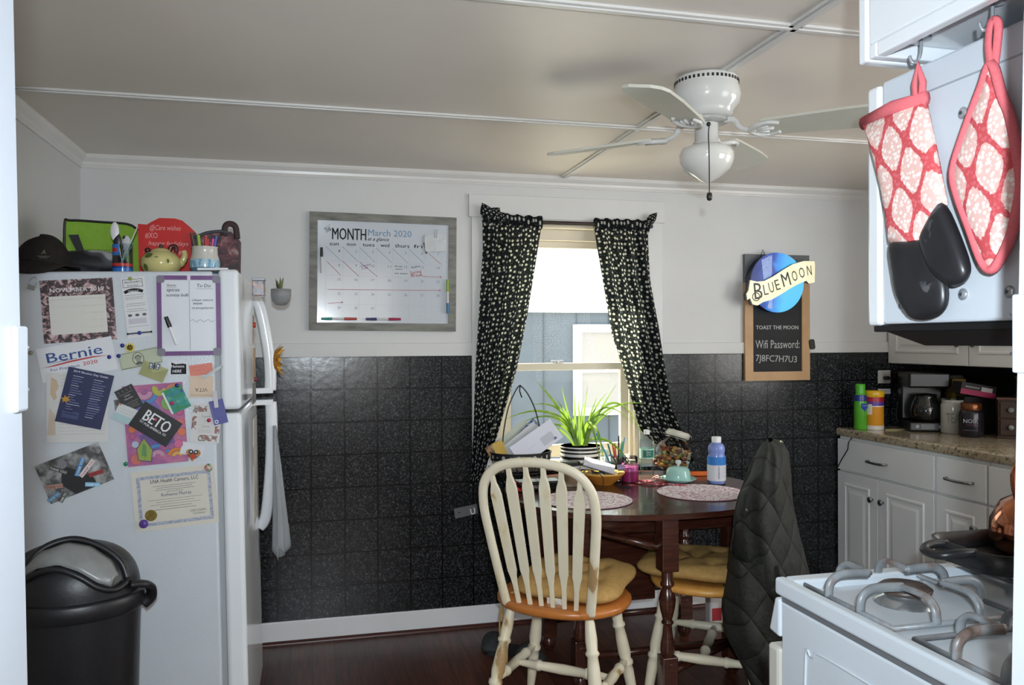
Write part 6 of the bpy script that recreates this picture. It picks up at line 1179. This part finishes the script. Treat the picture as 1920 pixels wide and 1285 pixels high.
o = ctbox('snack_box', 'pink and black box lying tilted on the spice chest', 3.14, 3.315, 3.355, 3.44, 1.105, 1.165, noisy('box_black', [(.4, '#1c1618'), (.6, '#2a2024')], 12, rough=.5), -.25, pk); o.rotation_euler = (0, math.radians(10), -.25); o.location.z = 1.10
ctbox('food_carton', 'dark carton under the pink and black box', 3.19, 3.36, 3.38, 3.46, CT, 1.095, col('#1b191a', .6), -.25)
WD = noisy('chest_wood', [(.3, '#2e1a10'), (.7, '#422716')], 8, cs=(1, 8, 8), rough=.5)
def chest(label, loc, rz, w, h, d, nx, nz):
    t = thing('spice_chest', label, 'chest', loc, rz, 'small wooden drawer chests'); m = MB(); m.box(-w/2, w/2, 0, d, 0, h, WD); m.box(-w/2-.006, w/2+.006, -.008, d, h, h+.010, noisy('chest_edge', [(.3, '#4f3220'), (.7, '#5f3e28')], 8, rough=.5)); m.box(-w/2-.006, w/2+.006, -.008, d, -.0, .010, WD); m.build('carcass', t, bevel=.001)
    for i in range(nx):
        for j in range(nz):
            x0 = -w/2+.008+(w-.008)/nx*i; z0 = .014+(h-.016)/nz*j; ww = (w-.008)/nx-.008; hh = (h-.016)/nz-.006; m = MB(); m.box(x0, x0+ww, -.010, .002, z0, z0+hh, WD); dd = m.build('drawer', t, bevel=.002)
            m = MB(); m.turned((x0+ww/2, -.010, z0+hh/2), (x0+ww/2, -.032, z0+hh/2), [(0, .006), (.3, .005), (.6, .014), (.85, .012), (1, .004)], noisy('glass_knob', [(.4, '#7a8080'), (.6, '#a0a4a2')], 60, rough=.1), 8); m.build('knob', dd)
chest('wooden spice chest with four glass-knobbed drawers on the counter', (3.285, 3.16, CT), math.radians(-40), .20, .185, .09, 2, 2)
chest('small wooden drawer chest stacked on the spice chest by the doorway', (3.33, 3.13, CT+.197), math.radians(-40), .15, .09, .07, 2, 1)
m = MB(); m.prism(sup(.06, .02, 2, 24), 0, .004, col('#9a9468', .6)); tag(m.build('spoon_rest', loc=(2.985, 3.66, CT)), 'small flat yellowish spoon rest lying in front of the coffee maker', 'spoon rest')
# ---------------------------------------------------------------- stove
SX, SXE, SY0, SY1 = .893, 1.655, .76, 1.44
ST = noisy('stove_enamel', [(.3, '#cdd5dc'), (.7, '#d3dbe2')], 3, rough=.14)
t = thing('stove', 'white gas stove with grey iron grates in the right foreground', 'stove', (SX, SY0, 0)); D_ = SY1-SY0; Wd = SXE-SX
m = MB(); m.box(.008, Wd-.008, 0, D_-.01, .03, .868, ST); m.build('body', t, bevel=.006)
m = MB(); # embossed side outline
m.tube(smoothpath([(.007, .08, .12), (.007, .08, .74), (.007, .13, .80), (.007, .50, .81), (.007, .565, .795), (.007, .588, .74), (.007, .59, .12)], 5), .0025, ST, 6); m.build('side_emboss', t)
m = MB(); m.box(0, .022, 0, D_, .880, .914, ST); m.box(Wd-.022, Wd, 0, D_, .880, .914, ST); m.box(.022, Wd-.022, 0, .03, .880, .914, ST); m.box(.022, Wd-.022, D_-.035, D_, .880, .914, ST); m.box(.022, Wd-.022, .03, D_-.035, .880, .896, ST); m.build('cooktop', t, bevel=.006, seg=3)
m = MB(); m.box(.010, Wd-.01, .01, D_-.01, .866, .882, col('#6d7073', .5)); m.build('seam', t)
m = MB(); m.hexa([(.004, D_-.01, .795), (Wd-.004, D_-.01, .795), (Wd-.004, D_+.028, .800), (.004, D_+.028, .800)], [(.004, D_-.01, .872), (Wd-.004, D_-.01, .872), (Wd-.004, D_+.006, .872), (.004, D_+.006, .872)], ST); m.build('control_panel', t, bevel=.005)
for k in range(5):
    m = MB(); m.turned((.09+.145*k, D_+.020, .835), (.09+.145*k, D_+.052, .826), [(0, .021), (.3, .022), (.9, .016), (1, .014)], WHITE, 20); m.build('knob', t)
m = MB(); m.box(.006, Wd-.006, D_-.005, D_+.036, .22, .772, noisy('oven_door', [(.3, '#cbc8bf'), (.7, '#d2cfc6')], 4, rough=.2)); d = m.build('oven_door', t, bevel=.008); m = MB(); m.tube([(.06, D_+.034, .73), (.06, D_+.075, .735), (Wd-.06, D_+.075, .735), (Wd-.06, D_+.034, .73)], .012, WHITE, 10); m.build('handle', d)
m = MB(); m.box(.006, Wd-.006, D_-.005, D_+.03, .05, .21, ST); m.build('drawer', t, bevel=.008)
GR = noisy('grate_grey_enamel', [(.35, '#74787b'), (.55, '#8b9094'), (.66, '#7a6a62'), (.75, '#4a3832')], 14, rough=.35, detail=4)
for bx0, by0 in ((.175, .525), (.175, .215), (.585, .525), (.585, .215)):
    b = MB(); h_ = .130; zb = .904
    b.tube([(bx0-h_, by0-h_, zb), (bx0+h_, by0-h_, zb), (bx0+h_, by0+h_, zb), (bx0-h_, by0+h_, zb)], .0055, GR, 8, True)
    for sx, sy in ((1, 0), (-1, 0), (0, 1), (0, -1)):
        for off in ((-.045, .045)):
            px0, py0 = bx0+sx*h_+(off if sy else 0), by0+sy*h_+(off if sx else 0)
            P_ = [(px0, py0, zb), (px0-sx*.004, py0-sy*.004, zb+.024), (px0-sx*.022, py0-sy*.022, zb+.038), (px0-sx*.05, py0-sy*.05, zb+.040), (px0-sx*.088, py0-sy*.088, zb+.038)]
            b.tube(smoothpath(P_, 5), .0075, GR, 6, flat=(.8, 1.2))
    b.build('grate', t)
    b = MB(); b.lathe([(.055, .896), (.050, .905), (.038, .910), (.036, .920)], col('#a9acae', .25, .8), 28, (bx0, by0, 0)); b.lathe([(.046, .918), (.048, .924), (.040, .930), (.0001, .931)], noisy('burner_cap', [(.4, '#3b302b'), (.6, '#5a4a42')], 20, rough=.4), 28, (bx0, by0, 0)); b.build('burner', t)
t = thing('griddle_pan', 'long black griddle pan lying across the far stove burners', 'pan', (1.40, 1.315, .9455)); BI = noisy('cast_iron_black', [(.3, '#1c1c1e'), (.7, '#29292b')], 40, rough=.36)
m = MB(); m.prism(rr(.36, .19, .05), 0, .008, BI); o_ = rr(.36, .19, .05); n = len(o_); vs = [(x, y, .004) for x, y in o_]+[(x*1.04, y*1.07, .040) for x, y in o_]+[(x*1.015, y*1.02, .040) for x, y in o_]+[(x*.96, y*.93, .009) for x, y in o_]; m.add(vs, [(k*n+i, k*n+(i+1) % n, (k+1)*n+(i+1) % n, (k+1)*n+i) for k in range(3) for i in range(n)], BI, True); m.build('pan_body', t)
m = MB(); m.tube(smoothpath([(-.18, .035, .034), (-.215, .035, .036), (-.245, .02, .030), (-.245, -.02, .030), (-.215, -.035, .036), (-.18, -.035, .034)], 5), .009, BI, 8); m.build('handle', t)
t = thing('copper_kettle', 'shiny copper kettle on the stove at the right edge', 'kettle', (1.44, 1.305, .9545), math.radians(-110)); CU = noisy('kettle_copper', [(.3, '#b06a4c'), (.7, '#c07a58')], 3, rough=.12, metal=1)
m = MB(); m.lathe([(.085, 0), (.108, .006), (.120, .03), (.117, .065), (.098, .10), (.06, .122), (.045, .128)], CU, 40); m.build('kettle_body', t); m = MB(); m.lathe([(.046, .127), (.03, .136), (.0001, .138)], CU, 28); m.ball((0, 0, .148), .012, BLACKP); m.build('lid', t)
m = MB(); m.tube(smoothpath([(-.085, .0, .075), (-.12, 0, .11), (-.15, 0, .145)], 5), [.022]*4+[.017]*4+[.014]*3, CU, 12); m.build('spout', t); m = MB(); m.tube(smoothpath([(0, -.07, .10), (0, -.075, .17), (0, 0, .22), (0, .075, .17), (0, .07, .10)], 6), .009, CU, 8); m.build('handle', t)
# ---------------------------------------------------------------- microwave hung beside the doorway, cabinet over it
MX = .895
t = thing('microwave', 'white over-the-range microwave seen from its bolted side', 'microwave', (MX, .67, 1.398))
MWM = noisy('microwave_side_enamel', [(.3, '#c3cad1'), (.7, '#c9d0d7')], 3, rough=.3)
m = MB(); m.box(0, .76, 0, .455, .012, .402, MWM); m.build('casing', t, bevel=.004)
m = MB(); m.box(-.002, .762, .460, .490, .010, .400, APPS); m.build('door', t, bevel=.006)
m = MB(); m.box(.006, .755, .004, .485, .0, .012, BLACKP); m.hexa([(.03, .05, -.022), (.70, .05, -.022), (.70, .40, -.022), (.03, .40, -.022)], [(.01, .01, .0), (.74, .01, .0), (.74, .46, .0), (.01, .46, .0)], BLACKP); m.build('vent_base', t, bevel=.002)
m = MB(); m.box(-.0012, 0, .0, .375, .356, .3585, col('#9aa1a8', .4)); m.build('panel_seam', t)
for y, z in ((.957, 1.705), (.958, 1.449), (.880, 1.448), (1.08, 1.44)):
    b = MB(); b.M = Matrix.Translation((0, y-.67, z-1.398)) @ Matrix.Rotation(-PI/2, 4, 'Y'); b.lathe([(.0085, 0), (.0085, .002), (.006, .004), (.0001, .005)], col('#b9bec4', .2, .6), 16); b.poly([(.0028*math.cos(k*PI/3), .0028*math.sin(k*PI/3)) for k in range(6)], col('#3c3f42', .4), .0055); b.build('bolt', t)
t = thing('over_range_cabinet', 'white cabinet above the microwave with hooks under it', 'cabinet', (.832, .67, 1.815))
m = MB(); m.box(0, .83, 0, .405, .022, .384, APPS); m.box(0, .83, .388, .405, 0, .022, APPS); m.box(0, .018, 0, .388, 0, .022, APPS); m.box(.812, .83, 0, .388, 0, .022, APPS); m.build('carcass', t, bevel=.003)
m = MB(); m.box(-.002, .832, .408, .428, -.002, .384, APPS); m.build('door', t, bevel=.004)
def chook(x, y, lab):
    t = thing('adhesive_hook', lab, 'hook', (x, y, 1.836), group='hooks under the cabinet'); m = MB(); m.prism(sup(.018, .010, 2, 20), -.004, 0, col('#b9c0c6', .2)); m.build('pad', t)
    m = MB(); m.tube(smoothpath([(0, 0, -.003), (0, 0, -.022), (-.003, .003, -.036), (-.010, .006, -.038), (-.013, .008, -.028)], 5), .0025, col('#aab0b5', .2, .5), 8); m.build('hook_arm', t)
chook(.880, 1.022, 'left hook under the cabinet, holding the oven mitt'); chook(.880, .892, 'right hook under the cabinet, holding the pot holder')
# mitt and pot holder hang flat against the microwave side
YM, ZM = 1.04, 1.58
def hangM(x, y, z): return Matrix(((0, 0, -1, x), (-1, 0, 0, y), (0, 1, 0, z), (0, 0, 0, 1)))
MO = [(1.141, 1.739), (1.003, 1.737), (.989, 1.684), (.974, 1.623), (.962, 1.576), (.938, 1.532), (.919, 1.486), (.923, 1.466), (.943, 1.459), (.962, 1.466), (.969, 1.477), (.963, 1.456), (.965, 1.433), (.98, 1.419), (1.009, 1.414), (1.037, 1.42), (1.062, 1.45), (1.073, 1.487), (1.079, 1.533), (1.085, 1.571), (1.099, 1.627), (1.118, 1.682), (1.134, 1.724)]
MO = [(YM-y, z-ZM) for y, z in MO]
t = thing('oven_mitt', 'coral and cream damask oven mitt with black silicone hand', 'oven mitt', mw=hangM(.872, YM, ZM))
def puff(m, outline, th, mat, rings=6):
    # soft pillow from a star-shaped outline, thickness th, centred on z = 0
    n = len(outline); cx = sum(p[0] for p in outline)/n; cy = sum(p[1] for p in outline)/n; vs = [(cx, cy, -th/2)]
    ss = [math.sin(PI/2*k/rings)**.75 for k in range(1, rings+1)]
    for sg in (-1, 1):
        for s in (ss if sg < 0 else ss[-2::-1]):
            z = sg*th/2*max(0, 1-s**5)**.5; vs += [(cx+(x-cx)*s, cy+(y-cy)*s, z) for x, y in outline]
    vs.append((cx, cy, th/2)); K = 2*rings-1; L_ = len(vs)-1
    m.add(vs, [(0, 1+(i+1) % n, 1+i) for i in range(n)]+[(1+k*n+i, 1+k*n+(i+1) % n, 1+(k+1)*n+(i+1) % n, 1+(k+1)*n+i) for k in range(K-1) for i in range(n)]+[(1+(K-1)*n+i, 1+(K-1)*n+(i+1) % n, L_) for i in range(n)], mat, True)
def sm(pl, n=4): return [(p.x, p.y) for p in smoothpath([(a, b, 0) for a, b in pl], n, True)]
BS = noisy('mitt_black_silicone', [(.3, '#1d1d20'), (.66, '#262629'), (.72, '#55565a')], 22, rough=.35, detail=4)
cut = lambda i0, i1: MO[i0:i1]
cloth = [MO[0], MO[1], MO[2], MO[3], MO[4], (YM-.985, 1.562-ZM), (YM-1.002, 1.54-ZM), (YM-1.003, 1.528-ZM), MO[18], MO[19], MO[20], MO[21], MO[22]]
m = MB(); puff(m, cloth, .022, DAMASK); m.build('cloth_cuff', t)
th_ = [(YM-.990, 1.558-ZM), (YM-.975, 1.574-ZM), MO[4], MO[5], MO[6], MO[7], MO[8], MO[9], (YM-.985, 1.485-ZM), (YM-1.005, 1.53-ZM)]
m = MB(); puff(m, sm(th_), .026, BS); m.build('thumb', t, loc=(0, 0, .006))
hd = [MO[18], (YM-1.04, 1.534-ZM), (YM-1.0, 1.530-ZM), (YM-.985, 1.50-ZM), MO[10], MO[11], MO[12], MO[13], MO[14], MO[15], MO[16], MO[17]]
m = MB(); puff(m, sm(hd, 3), .024, BS); m.build('silicone_hand', t)
m = MB(); m.tube([(MO[0][0]-.002, MO[0][1]-.002, .0), ((MO[0][0]+MO[1][0])/2, MO[0][1]+.003, .004), (MO[1][0]+.002, MO[1][1], 0)], .0085, CORAL, 8, flat=(1.3, .8)); m.tube([(YM-1.020, 1.735-ZM, .004), (YM-1.022, 1.765-ZM, .004), (YM-1.021, 1.795-ZM, -.002), (YM-1.014, 1.765-ZM, -.004), (YM-1.012, 1.735-ZM, 0)], .0035, CORAL, 6, flat=(1.6, .7)); m.build('binding', t)
YH, ZH = .88, 1.61
HO = [(.883, 1.748), (.899, 1.722), (.928, 1.669), (.948, 1.621), (.94, 1.583), (.92, 1.537), (.902, 1.495), (.889, 1.478), (.876, 1.482), (.855, 1.514), (.843, 1.553), (.838, 1.582), (.842, 1.613), (.854, 1.67), (.867, 1.701)]
HO = [(YH-y, z-ZH) for y, z in HO]
t = thing('pot_holder', 'coral and cream damask pot holder folded on the right hook', 'pot holder', mw=hangM(.872, YH, ZH))
m = MB(); puff(m, sm(HO, 3), .020, DAMASK); m.build('quilted_pad', t)
m = MB(); m.tube([(x, y, .002) for x, y in sm(HO, 4)], .0062, CORAL, 8, True, flat=(1, 1.2)); m.tube(smoothpath([(-.004, .135, .003), (-.008, .165, .003), (-.006, .195, .0), (.002, .19, -.003), (.0, .16, -.003), (-.001, .135, 0)], 4), .0042, CORAL, 6, flat=(1.4, .7)); m.build('binding', t)
# ---------------------------------------------------------------- on the floor
t = thing('trash_can', 'black swing-top trash can with grey flap in front of the fridge', 'trash can', (-.605, 2.31, 0)); TB = noisy('can_black_plastic', [(.3, '#17171a'), (.7, '#1f1f22')], 120, rough=.4, bump=.15)
m = MB(); m.lathe([(.135, 0), (.145, .01), (.162, .66), (.165, .70)], TB, 44, sy=.80); m.build('bin_body', t)
m = MB(); m.lathe([(.170, .695), (.174, .70), (.176, .735), (.170, .742), (.160, .742)], TB, 44, sy=.82); m.build('rim', t)
def lidf(u, v):
    a = 2*PI*u; r = math.cos(v*PI/2)**.72; return (.163*math.cos(a)*r, .134*math.sin(a)*r, .740+.128*math.sin(v*PI/2)**.9)
m = MB(); m.grid(lidf, 48, 14, TB, True); m.build('lid', t)
def arch(y, k=1.0): return smoothpath([(-.085, y, .79), (-.06, y-.005, .845), (-.01, y-.0, .872), (.06, y, .850), (.12, y+.002, .80), (.135, y, .775)], 6)
m = MB()
def flapf(u, v):
    A_ = [(-.085, -.10, .800), (-.05, -.108, .828), (.0, -.112, .836), (.05, -.116, .816), (.09, -.115, .786), (.118, -.105, .772)]; B_ = [(-.085, -.085, .815), (-.055, -.060, .858), (.005, -.045, .876), (.06, -.045, .862), (.11, -.055, .825), (.132, -.075, .790)]
    f = u*5; i = min(int(f), 4); w = f-i; a = Vector(A_[i])*(1-w)+Vector(A_[i+1])*w; b = Vector(B_[i])*(1-w)+Vector(B_[i+1])*w; p = a*(1-v)+b*v; n_ = math.sin(PI*v)*.010; return (p.x, p.y-n_-.009, p.z+n_+.006)
m.grid(flapf, 24, 8, noisy('flap_grey', [(.3, '#7d7f7e'), (.7, '#8b8d8b')], 30, rough=.3)); o = m.build('swing_flap', t); s_ = o.modifiers.new('solid', 'SOLIDIFY'); s_.thickness = .003
m = MB(); m.tube(smoothpath([(-.10, -.088, .80), (-.06, -.055, .862), (.005, -.038, .884), (.07, -.04, .866), (.125, -.05, .825), (.145, -.06, .78)], 6), .009, TB, 8); m.tube(smoothpath([(-.10, -.10, .79), (-.05, -.116, .822), (.0, -.12, .830), (.05, -.123, .808), (.09, -.118, .778), (.125, -.10, .765), (.146, -.07, .775)], 6), .008, TB, 8); m.build('lid_rim', t)
m = MB(); m.tube(smoothpath([(.150, -.06, .765), (.178, -.045, .76), (.192, -.02, .745), (.190, -.0, .715), (.170, .0, .695)], 5), .013, TB, 8, flat=(1.2, .8)); m.build('handle', t)
m = MB(); m.lathe([(.1560, .50), (.1605, .635)], col('#85868a', .5), 6, a0=math.radians(-36), a1=math.radians(-14), sy=.80); m.lathe([(.1572, .54), (.1600, .60)], col('#3f4045', .5), 5, a0=math.radians(-31), a1=math.radians(-19), sy=.80); m.build('sticker', t)
for x, y, rz, lab in ((.90, 3.43, .4, 'dark grey slipper lying under the table, nearer the front'), (.80, 3.60, -.3, 'dark grey slipper lying under the table, nearer the wall')):
    t = thing('slipper', lab, 'slipper', (x, y, 0), rz, 'dark slippers under the table'); SG = noisy('slipper_grey', [(.3, '#2c2f31'), (.7, '#3c4042')], 40, rough=.8); m = MB(); m.prism(sup(.055, .13, 2.3, 28), 0, .015, col('#1d1d1f', .6)); m.build('sole', t, bevel=.003)
    m = MB(); m.grid(lambda u, v: (.053*math.cos(PI*u), -.02-.105*math.sin(PI*v/2)*(.3+.7*abs(math.sin(PI*u))) if False else -.12*v**.8*abs(math.sin(PI*u))**.3-.0, .013+.05*math.sin(PI*u)*math.cos(v*PI/2)**.6), 20, 10, SG); o = m.build('upper', t); s_ = o.modifiers.new('solid', 'SOLIDIFY'); s_.thickness = .004
t = thing('cleaner_bottle', 'white and red bottle on the floor behind the second chair', 'bottle', (1.88, 3.56, 0)); m = MB(); m.box(-.035, .035, -.03, .03, 0, .17, col('#cfc9c8', .4)); m.build('bottle_body', t, bevel=.012); m = MB(); m.box(-.025, .025, -.0315, -.03, .04, .10, col('#a8323a', .4)); m.build('label', t); m = MB(); m.cyl((0, 0, .168), (0, 0, .205), .014, BLACKM); m.build('cap', t)
